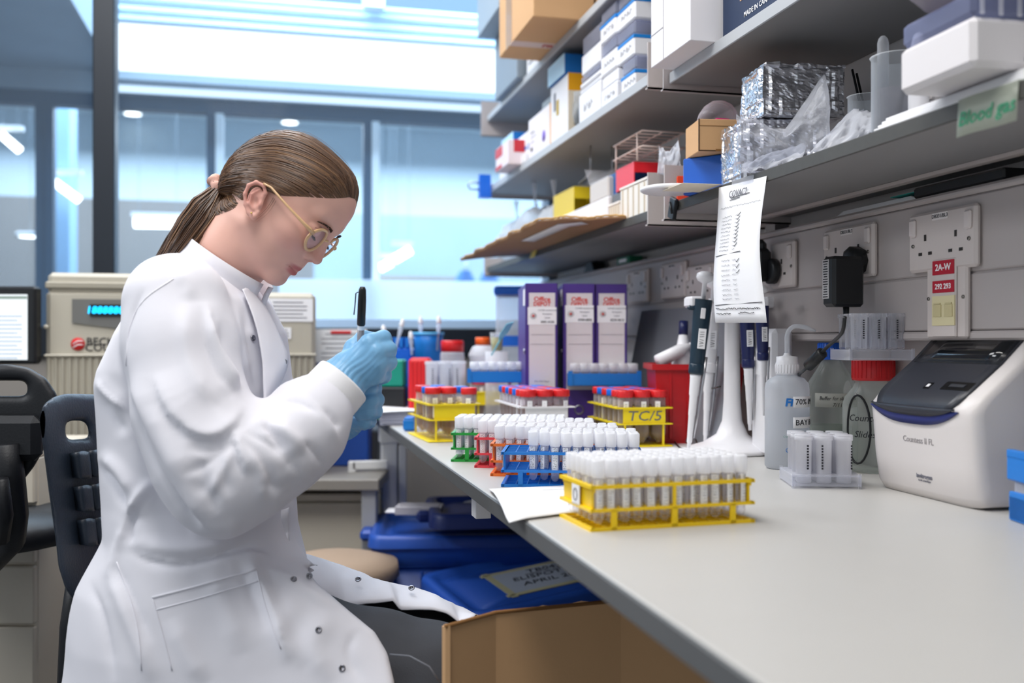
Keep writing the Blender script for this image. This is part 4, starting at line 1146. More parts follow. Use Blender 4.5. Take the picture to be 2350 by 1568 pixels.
def pipette(label, px, py, d, bodym, tilt, sc=1.0, collar=True, px_tip=None):
    """px, py is where the body meets the carousel arm; tilt in radians in the picture plane"""
    p = P(px, py, d)
    t = thing('micropipette', label, 'pipette', p, 0, rot=(Rz(-TH) @ Ry(tilt)).to_euler())
    t.scale = (sc, sc, sc)
    b = MB(); b.grid([[((.0165-.0035*k/5)*math.cos(a), (.012-.002*k/5)*math.sin(a), .012-k*.022) for a in [2*PI*j/20 for j in range(20)]] for k in range(6)], wrap=True)
    b.lathe([(.0125, -.098), (.0135, -.100), (.0135, -.113), (.012, -.116)], 22, smooth=True); b.lathe([(0, .012), (.014, .012)], 20)
    b.build('body', bodym, t)
    MB().box(.008, .002, .018, (0, -.0125, -.012), .0008).build('volume_window', m_wplast, t)
    MB().box(.013, .0012, .034, (.002, -.0128, -.055), .0004).build('paper_label', m_paper, t)
    lt = MB()
    rr_ = random.Random(2)
    for k in range(7): lt.rod((.0-.002, -.0136, -.068+.004*k), (.005, -.0136, -.068+.004*k+rr_.uniform(-.002, .002)), .0005, 3)
    lt.build('label_writing', m_ink, t)
    MB().lathe([(.0105, -.116), (.0095, -.122), (.0085, -.150), (.0072, -.154), (.0065, -.185), (.0058, -.187), (.0045, -.232), (.0035, -.234), (.0032, -.246), (0, -.246)], 18).build('shaft', m_wplast, t)
    MB().tube([(.014, -.004, -.085), (.0125, -.004, -.12), (.0095, -.004, -.18), (.006, -.002, -.225)], [.0028, .0028, .002, .0016], 8).build('ejector_arm', pm('steel', 'b8b8bc', .3, metal=1), t)
    MB().lathe([(.004, .012), (.004, .04), (.0125, .044), (.0155, .050), (.0145, .056), (.008, .060), (0, .060)], 20).build('plunger', m_wplast, t)
    MB().box(.02, .012, .008, (-.016, 0, -.004), .003).build('finger_hook', bodym, t)
    return t
pipette('dark teal pipette hanging at the left of the stand', 1612, 704, 1.885, m_teal, math.radians(5.5), 1.11)
pipette('navy pipette hanging right of the column, nearer one', 1714, 716, 1.86, m_pn, math.radians(-1.5), .90)
pipette('navy pipette hanging right of the column, farther one', 1749, 714, 1.78, m_pn, math.radians(-1), .76)
pipette('pale pipette hanging behind the dark teal one', 1634, 712, 1.96, m_wplast, math.radians(3), 1.06)

# ================================================================== bottles
# wash bottle
c = bpos(1820, 1078); c.y += .02; c.z = ZB+eps
r = thing('wash_bottle', 'translucent wash bottle labelled 70% and BAY with bent spout', 'bottle', c, -TH)
m_ldpe = clearm('squeeze_plastic', 'eef0f4', .62, .35, .94, .3)
MB().lathe([(.0, 0), (.033, 0), (.0365, .004), (.0365, .132), (.035, .142), (.028, .150), (.018, .154), (.016, .158)], 36).build('bottle_body', m_ldpe, r)
MB().lathe([(0, .002), (.0345, .003), (.0345, .098), (0, .098)], 28).build('liquid', clearm('ethanol', 'dfe6ee', .2, .1, .96, .2), r)
cp = MB().lathe([(.0185, .156), (.0190, .160), (.0190, .174), (.0175, .178), (.0172, .186), (.006, .188), (.0045, .192)], 30)
for k in range(24):
    a = 2*PI*k/24; cp.rod((.0190*math.cos(a), .0190*math.sin(a), .159), (.0190*math.cos(a), .0190*math.sin(a), .173), .0008, 4)
cp.build('cap', m_wplast, r)
sp = bez([(0, 0, .02), (0, 0, .19), (.0005, 0, .222), (.010, 0, .236), (.028, 0, .236), (.048, .0, .229)], 8)
MB().tube(sp, [.0038]*(len(sp)-6)+[.0035, .0032, .0028, .0024, .002, .0016], 10).build('spout', m_ldpe, r)
def curved_label(root, R, z0, z1, a0, a1, mat, name='label', n=14, off=.0006):
    m = MB(); m.grid([[((R+off)*math.cos(a0+(a1-a0)*i/n), (R+off)*math.sin(a0+(a1-a0)*i/n), z) for i in range(n+1)] for z in (z0, z1)], .0004); return m.build(name, mat, root)
def wrap_text(name, s, size, R, a_c, z, mat, root, bold=0, shear=0, width=1.0):
    o = text(name, s, size, Matrix.Identity(4), mat, root, bold=bold, shear=shear, depth_=.00015, width=width)
    for v in o.data.vertices:
        x, y, zz = v.co; a = a_c+x/R; v.co = ((R+.0012+zz)*math.cos(a), (R+.0012+zz)*math.sin(a), z+y)
    return o
curved_label(r, .0365, .103, .121, -PI/2+.0, -PI/2+1.3, m_paper); curved_label(r, .0365, .069, .087, -PI/2+.0, -PI/2+1.3, m_paper)
wrap_text('label_text', '70% IMS', .0135, .0365, -PI/2+.72, .112, m_ink, r); wrap_text('label_text', 'BAY B1', .0135, .0365, -PI/2+.68, .078, m_ink, r)
wrap_text('maker_lettering', 'Fi', .017, .0365, -PI/2-.19, .111, pm('print_blue', '1f74c4', .5), r, bold=.05, shear=.15)
wrap_text('small_blue_print', 'Fisher', .006, .0365, -PI/2+.12, .033, pm('print_blue', '1f74c4', .5), r, bold=.02)
q = MB(); q.tube([((.0373)*math.cos(-PI/2-.22+.09*math.cos(t)), .0373*math.sin(-PI/2-.22+.09*math.cos(t)), .033+.0033*math.sin(t)) for t in [2*PI*i/16 for i in range(16)]], .0005, 4, closed=True)
q.build('round_mark', pm('print_blue', '1f74c4', .5), r)
wrap_text('small_green_print', 'CO-WORKER', .0045, .0365, -PI/2-.05, .055, pm('print_green', '5f9a86', .5), r)

def bottle(label, px, py, R, H, neck, capm, caph=.028, sh=.7, dd=0, note=None, fill=.5, name='glass_bottle'):
    c = bpos(px, py); c += Vector((ST, CT, 0))*dd; c.z = ZB+eps
    r = thing(name, label, 'bottle', c, -TH)
    hs = H*sh
    MB().lathe([(0, 0), (R*.93, 0), (R, .006), (R, hs), (R*.93, hs+.012), (neck+.004, H-.014), (neck, H-.006), (neck, H+.004)], 36).build('bottle_body', m_bglass, r)
    if fill: MB().lathe([(0, .003), (R-.002, .005), (R-.002, hs*fill), (0, hs*fill)], 28).build('liquid', clearm('buffer', 'dfe8e0', .12, .05, .95, .25), r)
    k = MB().lathe([(neck+.005, H-.002), (neck+.0055, H), (neck+.0055, H+caph), (neck+.004, H+caph+.002), (0, H+caph+.002)], 32)
    for i in range(28):
        a = 2*PI*i/28; k.rod(((neck+.0055)*math.cos(a), (neck+.0055)*math.sin(a), H+.002), ((neck+.0055)*math.cos(a), (neck+.0055)*math.sin(a), H+caph), .0009, 4)
    k.build('cap', capm, r)
    return r
r = bottle('glass reagent bottle with blue cap, right of the wash bottle', 1930, 1068, .043, .182, .018, pm('cap_bright_blue', '1f5fc9', .35), .026, .70, .05)
curved_label(r, .043, .098, .122, -PI/2-1.0, -PI/2+1.0, clearm('clear_label', 'e9e9e2', .55, .5, .9, .1))
wrap_text('handwritten_label', 'Buffer for slide stock', .0095, .043, -PI/2, .113, m_ink, r, shear=.25, width=.85); wrap_text('handwritten_label', '7/11/18', .0095, .043, -PI/2+.05, .102, m_ink, r, shear=.25)
q = MB(); rnd = random.Random(8)
for k in range(120):
    a = rnd.uniform(-PI, 0); z = rnd.uniform(.135, .165); rr_ = .043*.93*(1-(z-.135)/.05)+.02*((z-.135)/.05)
    q.box(.001, .001, .0012, (rr_*math.cos(a), rr_*math.sin(a), z))
r = bottle('squat glass bottle with red cap marked Counter Slide', 2030, 1090, .048, .150, .028, m_red, .030, .72, .05, fill=0)
wrap_text('handwritten_label', 'Counter', .015, .048, -PI/2-.65, .088, m_ink, r, shear=.25); wrap_text('handwritten_label', 'Slides', .015, .048, -PI/2-.62, .062, m_ink, r, shear=.25)
q = MB(); q.tube([(.0488*math.cos(-PI/2-.85+.42*math.cos(t)), .0488*math.sin(-PI/2-.85+.42*math.cos(t)), .07+.055*math.sin(t)) for t in [2*PI*i/24 for i in range(24)]], .0018, 6, closed=True)
q.build('black_band', m_blk, r)
# wide jar with red lid behind
c = bpos(1850, 1010); c.z = ZB+eps; c += Vector((ST, CT, 0))*.03
r = thing('wide_jar', 'wide clear jar with broad red lid behind the wash bottle', 'jar', c, -TH)
MB().lathe([(0, 0), (.056, 0), (.060, .005), (.060, .170), (.055, .185), (.052, .190)], 36).build('jar_body', m_bglass, r)
MB().lathe([(.0555, .186), (.058, .188), (.058, .212), (.056, .216), (.053, .218), (0, .218)], 40).build('lid', m_red, r)
# beige box behind the stand
r = thing('beige_container', 'pale beige plastic container between the stand and wash bottle', 'container', bpos(1694, 1020), -TH+.05)
r.location.z = ZB+eps; r.location += Vector((.012, .03, 0))
MB().bx(-.005, .085, 0, .06, 0, .135, .008).build('container_body', pm('beige_plastic', 'd9c8bf', .5), r)
MB().bx(-.008, .088, -.003, .063, .135, .14, .002).build('rim', m_milk, r)
text('handwritten_mark', 'ch', .018, Matrix(((1, 0, 0, .072), (0, 0, -1, -.0006), (0, 1, 0, .05), (0, 0, 0, 1))), m_ink, r, shear=.2)
# small white box leaning at the wall
r = thing('white_wall_box', 'small white box at the wall behind the pipettes', 'box', onx(1780, 850, .90), 0)
r.location.z = ZB+eps
MB().bx(-.02, .02, -.03, .06, 0, .235, .008).build('box_body', m_wplast, r); MB().bx(-.021, -.019, -.02, .05, .15, .2).build('box_label', m_paper, r)
# red bin
c = bpos(1516, 1021); c.z = ZB+eps; c += Vector((ST, CT, 0))*.02
r = thing('red_bin', 'red plastic bin behind the pipette stand filled with odds and ends', 'bin', c, -TH-.03)
m_bin = pm('bin_red', 'b80f18', .4)
b = MB(); w0, w1, dd_, H_ = .155, .175, .15, .165
b.grid([[(-.0, 0, 0), (w0, 0, 0), (w0, dd_, 0), (0, dd_, 0)], [(-.01, -.01, H_), (w1, -.01, H_), (w1, dd_+.01, H_), (-.01, dd_+.01, H_)]], wrap=True, smooth=False)
b.grid([[(-.016, -.016, H_-.012), (w1+.006, -.016, H_-.012), (w1+.006, dd_+.016, H_-.012), (-.016, dd_+.016, H_-.012)], [(-.016, -.016, H_), (w1+.006, -.016, H_), (w1+.006, dd_+.016, H_), (-.016, dd_+.016, H_)], [(-.007, -.007, H_), (w1-.003, -.007, H_), (w1-.003, dd_+.007, H_), (-.007, dd_+.007, H_)], [(.004, .004, .01), (w0-.004, .004, .01), (w0-.004, dd_-.004, .01), (.004, dd_-.004, .01)]], wrap=True, smooth=False)
b.bx(.002, w0-.002, .002, dd_-.002, .002, .008)
for k in range(4): b.bx(.02+.036*k, .026+.036*k, -.010, .002, .01, H_-.015, .001)
b.build('bin_body', m_bin, r)
for nm, lab, a_, b2, rad, mt in (('white_bottle', 'white squeeze bottle sticking out of the red bin', (.05, .05, .06), (.06, .07, .235), .022, m_wplast), ('white_wedge', 'white plastic scoop lying on the red bin rim', (.0, .03, .17), (.075, .05, .205), .014, m_wplast), ('green_pack', 'green topped pack in the red bin', (.12, .08, .05), (.115, .08, .225), .020, pm('leaf_green', '5aa53a', .5)), ('clear_tube_pack', 'clear bottle sticking out of the red bin at right', (.14, .04, .04), (.142, .03, .215), .018, m_milk)):
    Mx = Matrix.Translation(c) @ Rz(-TH-.03)
    t = thing(nm, lab, 'plastic ware', Mx @ Vector(a_))
    v = (Mx @ Vector(b2))-(Mx @ Vector(a_)); L_ = v.length
    MB().lathe([(0, 0), (rad, 0), (rad, L_*.7), (rad*.6, L_*.82), (rad*.35, L_)], 18, aim((0, 0, 0), v)).build('body', mt, t)
    MB().cyl(rad*.45, L_*.95, L_*1.12, 14, aim((0, 0, 0), v)).build('cap', m_pn if nm == 'white_bottle' else m_wplast, t)
r = thing('black_wire', 'thin black wire looping in front of the red bin', 'cable', bpos(1600, 1030))
W(MB().tube(bez([bpos(1652, 1050)+Vector((0, 0, .13)), bpos(1610, 1010)+Vector((0, 0, .10)), bpos(1585, 1010)+Vector((0, 0, .04)), bpos(1600, 1032)+Vector((0, 0, .003)), bpos(1560, 1030)+Vector((0, 0, .002)), bpos(1530, 990)+Vector((0, 0, .01))], 8), .0018, 6), 'wire', m_blk, r)
# grey translucent sheet leaning against the wall
a = onx(1440, 980, .86); b_ = onx(1560, 980, .86); a.z = b_.z = ZB+eps
r = thing('acrylic_screen', 'grey clear plastic screen leaning at the wall behind the files', 'screen', a)
G = [[(x_, y_, z_) for x_, y_, z_ in ((.85+.0*j, a.y+(b_.y-a.y-.25)*i/8, ZB+.003+.285*j/5) for j in range(6))] for i in range(9)]
G = [[(.84+.06*(p[2]-ZB)/.29, p[1], p[2]) for p in row] for row in G]
W(MB().grid(G, .003, smooth=False), 'sheet', clearm('grey_acrylic', 'b4b8c0', .5, .12, .97, .25), r)
# clear rack of wide tubes on top of the red capped bottle
c = onz(1948, 800, ZB+.186); c = P(1950, 800, 1.50); c.z = ZB+.1835
clear_rack('clear holder with upturned vials resting on the bottle caps', c, -TH-.02, 3, 3, .0285, .0125, .055, lab='upper holder on the bottles', inverted=True)

# ================================================================== cell counter
a = bpos(2018, 1118); b_ = bpos(2236, 1172)
fx = (b_-a).normalized(); rz_ = math.atan2(fx.y, fx.x); Wf = (b_-a).length
r = thing('cell_counter', 'white cell counter with dark slanted touchscreen at right', 'instrument', (a.x, a.y, ZB+eps), rz_)
m_cc = pm('instrument_white', 'd8d2d0', .35); m_ccd = pm('instrument_dark', '2c2e36', .35); m_ccn = pm('instrument_navy', '1e2a6b', .35)
# side outline (y back, z up), loft across the width
side = [(.004, .0), (-.004, .012), (-.010, .05), (-.014, .10), (-.016, .118), (-.014, .126), (.0, .142), (.05, .182), (.104, .234), (.116, .241), (.14, .245), (.20, .245), (.222, .236), (.23, .20), (.23, .02), (.22, .0)]
def rows(xs):
    G = []
    for x, ins in xs:
        row = []
        for y, z in side:
            cy, cz = .11, .115; row.append((x, cy+(y-cy)*(1-ins), cz+(z-cz)*(1-ins*.7)))
        G.append(row)
    return G
wv = Wf
xs = [(-.004, .16), (-.003, .06), (.002, .025), (.012, .006), (.03, 0), (wv-.03, 0), (wv-.01, .008), (wv+.004, .03), (wv+.012, .07), (wv+.013, .16)]
h = MB(); G = rows(xs); h.grid(G, wrap=True)
h.add(G[0], [tuple(range(len(side)))]); h.add(G[-1], [tuple(range(len(side)))])
h.build('housing', m_cc, r)
MB().bx(.012, wv-.008, .006, .21, -.0004, .006, .002).build('black_foot', m_blk, r)
# dark fascia on the slanted top, curving over the front edge
def pt(t_, x, off): # t along the slanted line
    L = [(-.0135, .113), (-.016, .118), (-.0145, .126), (.0, .142), (.05, .182), (.104, .234), (.116, .241), (.14, .245), (.205, .245)]
    d_ = [0]
    for p0, p1 in zip(L, L[1:]): d_.append(d_[-1]+math.hypot(p1[0]-p0[0], p1[1]-p0[1]))
    s_ = t_*d_[-1]
    for k in range(len(L)-1):
        if s_ <= d_[k+1]+1e-9:
            f = (s_-d_[k])/(d_[k+1]-d_[k]); y = L[k][0]+(L[k+1][0]-L[k][0])*f; z = L[k][1]+(L[k+1][1]-L[k][1])*f
            ny, nz = -(L[k+1][1]-L[k][1]), (L[k+1][0]-L[k][0]); q = math.hypot(ny, nz); return (x, y+ny/q*off, z+nz/q*off)
G = []
N = 26
for i in range(N+1):
    t_ = i/N
    # lower edge bulges down in the middle: widths shrink near the bottom with rounded corners
    k = min(1, t_/.16); ins = .035*(1-math.sqrt(max(0, 1-(1-k)**2)))
    G.append([pt(t_, .008+ins+(wv-.020-2*ins)*j/10, .0022) for j in range(11)])
MB().grid(G, .004).build('dark_fascia', m_ccd, r)
# front lip below the fascia in navy, bulging
G = []
for j in range(25):
    u = j/24; x = .006+(wv-.016)*u; dp = .020*(1-abs(2*u-1)**3.0)
    G.append([(x, -.0165-.0015*math.sin(PI*v), .122-(dp+.002)*v) for v in (0, .33, .66, 1)])
MB().grid(G, .003).build('navy_lip', m_ccn, r)
G = []
for j in range(25):
    u = j/24; x = .010+(wv-.024)*u; dp = .012*(1-abs(2*u-1)**3.0)
    G.append([(x, -.0192-.0012*math.sin(PI*v), .125-(dp+.001)*v) for v in (0, .33, .66, 1)])
MB().grid(G, .003).build('dark_lip', m_ccd, r)
G = [[pt(.37+.42*i/6, .026+(wv-.050)*j/6, .0032) for j in range(7)] for i in range(7)]
MB().grid(G, .001).build('touchscreen', pm('screen_glass', '14161a', .08, coat=.5), r)
G = [[pt(.345+.475*i/6, .016+(wv-.030)*j/6, .0026) for j in range(7)] for i in range(7)]
MB().grid(G, .001).build('screen_bezel', pm('bezel_black', '1c1d22', .25), r)
p1 = pt(.135, wv*.47, .0028)
def slot(tt, x, w, h_, mat, name, off=.0028):
    G = [[pt(tt-h_/2+h_*i/2, x-w/2+w*j/2, off) for j in range(3)] for i in range(3)]
    MB().grid(G, .001, smooth=False).build(name, mat, r)
slot(.17, wv*.50, .012, .045, pm('slot_black', '08080a', .3), 'usb_port'); slot(.17, wv*.503, .006, .02, m_wplast, 'usb_tongue', .0034)
slot(.18, wv*.78, .056, .058, pm('slot_black', '08080a', .3), 'slide_slot'); slot(.18, wv*.78, .03, .02, pm('slot_inner', '303238', .4), 'slot_inner', .0034)
fr = lambda x, z, off=.0005: Matrix(((1, 0, 0, x), (0, .12, -1, -.0135-off-(.05-.05)), (0, 1, .12, z), (0, 0, 0, 1)))
def frt(x, z):
    y = -.004-.010*min(1, max(0, (z-.012)/.09)); return Matrix(((1, 0, 0, x), (0, -.06, -1, y-.0012), (0, 1, -.06, z), (0, 0, 0, 1)))
text('model_lettering', 'Countess II FL', .0115, frt(wv*.53, .078), pm('lettering_grey', '8b8688', .5), r)
text('maker_lettering', 'invitrogen', .0085, frt(wv*.56, .030), m_gink, r, bold=.03)
text('maker_lettering', 'by life technologies', .0035, frt(wv*.56, .024), m_gink, r)
# blue racks at the right edge of the frame
a = P(2398, 1190, 1.10); a.z = ZB+eps
r = thing('blue_tube_tray', 'lower blue rack cut by the right edge of the photo', 'rack', a, -TH)
MB().bx(0, .12, 0, .08, 0, .030, .002).bx(0, .006, -.002, .08, 0, .034, .001).build('rack_body', m_blue, r)
MB().bx(.004, .116, .004, .076, .030, .046, .002).build('clear_lid', m_milk, r)
r = thing('blue_tube_tray', 'upper blue rack with handwriting at the right edge of the photo', 'rack', a+Vector((0, 0, .0475)), -TH)
MB().bx(-.003, .12, -.003, .08, 0, .030, .002).bx(-.003, .006, -.005, .08, .026, .036, .001).build('rack_body', m_blue, r)
text('handwriting', 'TB042', .011, Matrix(((1, 0, 0, .022), (0, 0, -1, -.0036), (0, 1, 0, .021), (0, 0, 0, 1))), m_ink, r, shear=.2)
r = thing('green_tube', 'green capped tube in the upper blue rack at the right edge', 'tube', a+Vector((.025, .03, .079)), 0)
MB().cyl(.012, 0, .03, 18).build('tube_body', m_con, r); MB().lathe([(.014, .022), (.014, .05), (.012, .053), (0, .053)], 20).build('cap', pm('cap_green', '15a03c', .35), r)
# ================================================================== things on the shelves
m_tipw = pm('tip_box_white', 'f0f0f4', .4)
m_lidc = clearm('tip_box_lid', 'dfe2f2', .26, .12, .9, .35)
m_band = pm('band_blue', '1a86d8', .4)
m_cw = pm('carton_white', 'ecebee', .55)
m_cy = pm('carton_yellow', 'f2ac12', .5)
m_cblue = pm('carton_blue', '1873c4', .5)
m_cred = pm('carton_red', 'c7303a', .5)
m_cg = pm('carton_grey', '8b98a4', .6)
Z_UL = ZUL+.02+eps; Z_UR = ZUR+.02+eps; Z_L = ZL+.018+eps; Z_T = ZT_+.02+eps
def yrange(pxn, pxf, X): 
    dn, df = dof_x(pxn, X), dof_x(pxf, X); return (dn-X*ST)/CT, (df-X*ST)/CT
def carton(name, label, cat, X0, w, y0, y1, z, h, mat, bev=.002, face=None, side=None, group=None):
    """axis aligned carton ; face = list of (v0, v1, z0, z1, mat) on the room side, side = same on the near end"""
    r = thing(name, label, cat, (X0, y0, z), 0, group)
    MB().bx(0, w, 0, y1-y0, 0, h, bev).build('carton_body', mat, r)
    for i, (a, b, c, d, m_, nm) in enumerate(face or []):
        L = y1-y0; MB().bx(-.0009, .0, L*(1-b), L*(1-a), h*c, h*d).build(nm, m_, r)
    for i, (a, b, c, d, m_, nm) in enumerate(side or []):
        MB().bx(w*a, w*b, -.0009, 0, h*c, h*d).build(nm, m_, r)
    return r
def tip_box(label, X0, y0, z, w=.085, L=.118, hb=.045, hl=.030, band=True, writing=True, solid=False):
    r = thing('tip_box', label, 'box', (X0, y0, z), 0, 'white laboratory boxes stacked on the upper left shelf')
    MB().bx(0, w, 0, L, 0, hb, .003).build('box_base', m_tipw, r)
    if band: MB().bx(-.001, w+.001, -.001, L+.001, hb-.009, hb-.001, .001).build('blue_band', m_band, r)
    MB().bx(.002, w-.002, .002, L-.002, hb+.0005, hb+hl, .004).build('box_lid', m_tipw if solid else m_lidc, r)
    if writing:
        g = MB(); rn = random.Random(len(label))
        for k in range(4):
            y = L*.75-k*.018; g.tube([(-.0008, y, hb*.35), (-.0008, y-.005, hb*.6), (-.0008, y-.009, hb*(.3+rn.random()*.3)), (-.0008, y-.014, hb*.5)], .0005, 3)
        g.build('handwriting', m_gink, r)
    return r
def yq(px, X): return (dof_x(px, X)-X*ST)/CT
# near column A
ya = yq(1457, .757)
for k, lab in enumerate(('white tip box at the bottom of the nearest stack beside the big white box', 'white tip box with clear lid, second in the nearest stack', 'white tip box with clear lid at the top of the nearest stack')):
    tip_box(lab, .757+.0*k, ya-.0+.006*(k == 1), Z_UL+.0765*k, L=.085 if k == 0 else .11)
yb = yq(1418, .755)
for k, lab in enumerate(('plain white box at the bottom of the second stack of tip boxes', 'white tip box in the middle of the second stack', 'white tip box with blue band at the top of the second stack')):
    tip_box(lab, .752, yb+.004*k, Z_UL+.0765*k, L=.105, band=k == 2, solid=k == 0)
yc = yq(1378, .752)
tip_box('long white handwritten box at the bottom of the far stack', .750, yc-.0, Z_UL, L=.16, hb=.075, hl=.012, band=False, solid=True)
tip_box('shallow grey lidded box in the middle of the far stack', .750, yc, Z_UL+.0878, L=.15, hb=.012, hl=.018, band=False, writing=False)
tip_box('tall white box with violet tinted lid on the far stack', .752, yc+.004, Z_UL+.1185, L=.14, hb=.05, hl=.045, band=False, writing=False)
# dark bag
y0, y1 = yrange(1352, 1300, .765)
r = thing('zip_bag', 'clear zip bag with black contents between white boxes and yellow carton', 'bag', (.80, (y0+y1)/2, Z_UL))
def lump(mb, rx, ry, rz_, seed, n=18, m=12, amp=.18, fr_=3.0, cz=0):
    G = []
    for i in range(m+1):
        th = PI*i/m; row = []
        for j in range(n):
            ph = 2*PI*j/n; v = Vector((math.sin(th)*math.cos(ph), math.sin(th)*math.sin(ph), -math.cos(th)))
            k = 1+amp*sm_noise(v.x*fr_+seed, v.y*fr_+seed*1.7, v.z*fr_); row.append((v.x*rx*k, v.y*ry*k, max(-rz_, v.z*rz_*k)+cz))
        G.append(row)
    return mb.grid(G, wrap=True)
lump(MB(), .035, .07, .04, 2, cz=.0405, amp=.35).build('black_contents', pm('black_rubber', '14181c', .35), r)
lump(MB(), .043, .082, .062, 5, cz=.0635, amp=.45, fr_=4).build('bag_film', clearm('bag_film', 'f2f6fa', .14, .1, .97, .5), r)
# yellow carton with blue topped box
y0, y1 = yrange(1304, 1264, .757)
carton('labelled_carton', 'tall white and yellow carton with blue box lying on it', 'carton', .757, .11, y0, y1, Z_UL, .165, m_cw, face=[(.80, 1.0, .02, .98, m_cw, 'edge_panel'), (.35, .48, .45, .70, pm('oval_yellow', 'b89b28', .6), 'oval_print'), (.2, .3, .55, .85, m_gink, 'print_column')], side=[(0, 1, .72, 1.0, m_cy, 'yellow_panel'), (0, 1, 0, .72, pm('cream_side', 'e9dcc6', .6), 'cream_panel')])
y0, y1 = yrange(1296, 1258, .75)
carton('blue_carton', 'flat blue and white box on top of the yellow carton', 'carton', .750, .12, y0, y1, Z_UL+.166, .052, m_cblue, face=[(0, 1, .0, 1, pm('carton_pale_blue', 'b9dcf2', .5), 'pale_face')])
# purple dot carton
y0, y1 = yrange(1262, 1213, .755)
rr_ = carton('labelled_carton', 'white carton with purple spot and yellow end beside the yellow carton', 'carton', .755, .10, y0, y1, Z_UL, .125, m_cw, face=[(.05, .95, .04, .96, pm('face_pinkish_white', 'eee6ea', .6), 'printed_face'), (.12, .3, .62, .66, m_gink, 'print_line'), (.12, .4, .52, .54, m_gink, 'print_line'), (.12, .3, .4, .42, m_gink, 'print_line'), (.12, .22, .2, .3, m_gink, 'print_block')], side=[(0, 1, 0, 1, m_cy, 'yellow_end')])
MB().lathe([(0, 0), (.016, 0), (.016, .0012), (0, .0012)], 20, T(-.001, (y1-y0)*.25, .045) @ Ry(-PI/2)).build('purple_spot', pm('spot_purple', '7a5fc0', .6), rr_)
carton('grey_carton', 'small grey box on top behind the purple spot carton', 'carton', .775, .10, y0-.02, y1-.08, Z_UL+.1262, .035, pm('carton_dull_grey', '8e979c', .6))
y0, y1 = yrange(1212, 1185, .752)
carton('tip_carton', 'white and blue carton left of the purple spot carton', 'carton', .752, .09, y0, y1, Z_UL, .095, m_cw, face=[(.1, .9, .45, .55, m_cblue, 'blue_stripe'), (.2, .8, .2, .24, m_gink, 'print_line')], side=[(0, 1, .4, .6, m_cblue, 'blue_stripe')])
y0, y1 = yrange(1182, 1146, .752)
carton('tip_carton', 'white carton under the blue box near the shelf end', 'carton', .752, .09, y0, y1, Z_UL, .07, m_cw, face=[(.1, .8, .5, .54, m_cred, 'red_line')])
carton('blue_carton', 'bright blue box near the far end of the upper shelf', 'carton', .746, .09, y0, y1-.06, Z_UL+.0712, .055, m_cblue, face=[(0, 1, .3, 1, pm('carton_pale_blue', 'b9dcf2', .5), 'pale_face')])
y0, y1 = yrange(1166, 1120, .70)
carton('red_white_pack', 'red and white pack hanging over the far end of the upper shelf', 'pack', .70, .09, y0, y0+.17, Z_UL+.0, .075, pm('pack_pale', 'e6d9de', .6), face=[(.0, .55, .55, .95, m_cred, 'red_panel'), (0, .5, .05, .2, m_cred, 'red_strip')], side=[(.2, 1, .5, 1, m_cred, 'red_end')])
for k, (a_, b_, lab) in enumerate(((1205, 1185, 'low white box in front at the foot of the purple spot carton'), (1183, 1160, 'low pale box in front near the shelf end'))):
    y0, y1 = yrange(a_, b_, .742); carton('low_box', lab, 'box', .7405, .011, y0, y1, Z_UL, .028, m_cw)
# blue binder clip on the shelf end
p = P(1112, 428, 3.42)
r = thing('binder_clip', 'blue binder clip with steel loop on the far shelf end', 'clip', p)
MB().prism([(-.02, -.04), (.02, -.04), (.008, .04), (-.008, .04)], -.02, .02, M=Ry(0) @ Matrix(((0, 0, 1, 0), (1, 0, 0, 0), (0, 1, 0, 0), (0, 0, 0, 1)))).build('clip_body', m_bluec, r)
MB().tube([(-.02, 0, .012), (-.05, 0, .012), (-.058, 0, 0), (-.05, 0, -.012), (-.02, 0, -.012)], .003, 6).build('wire_loop', pm('steel', 'b8b8bc', .3, metal=1), r)

# ---- top shelf left
yn, yf = yq(1224, .624), yq(1146, .624)
r = thing('cardboard_carton', 'big taped cardboard carton jutting out from the topmost shelf', 'carton', (.624, yn, Z_T), 0)
L = yf-yn
MB().bx(0, .33, 0, L, 0, .30, .002).build('carton_body', m_card, r)
MB().bx(-.0008, 0, L*.60, L*.78, 0, .30).build('clear_tape', clearm('parcel_tape', 'f4ead8', .35, .15, .95, .2), r)
MB().bx(0, .33, L*.60-.02, L*.72-.02, -.0008, 0).build('bottom_tape', pm('tape_pale', 'd8c0b4', .5), r)
text('tape_print', 'FRAGILE', .030, Matrix(((1, 0, 0, .14), (0, -1, 0, L*.64-.01), (0, 0, -1, -.0012), (0, 0, 0, 1))), pm('tape_red', 'b23a34', .6), r, bold=.04)
MB().bx(.155, .16, 0, .001, 0, .3).build('flap_seam', m_cardd, r)
y0, y1 = yrange(1235, 1172, .745)
carton('handwritten_carton', 'white carton with handwriting on the topmost shelf under the cardboard carton edge', 'carton', .745, .12, max(y0, yf+.004), max(y0, yf+.004)+.13, Z_T, .085, m_cw, face=[(.2, .7, .6, .66, m_gink, 'pen_line'), (.2, .6, .45, .5, m_gink, 'pen_line'), (.2, .65, .3, .35, m_gink, 'pen_line')])
carton('grey_crate', 'tall blue-grey crate at the far end of the topmost shelf', 'crate', .72, .22, 2.90, 3.20, Z_T, .20, m_cg)
carton('grey_case', 'grey case on top of the blue-grey crate, cut by the frame top', 'case', .66, .25, 2.88, 3.2, Z_T+.2012, .17, pm('case_bluegrey', 'a2afba', .5), side=[(0, 1, .02, .08, pm('dark_line', '3d4a58', .5), 'dark_band')])

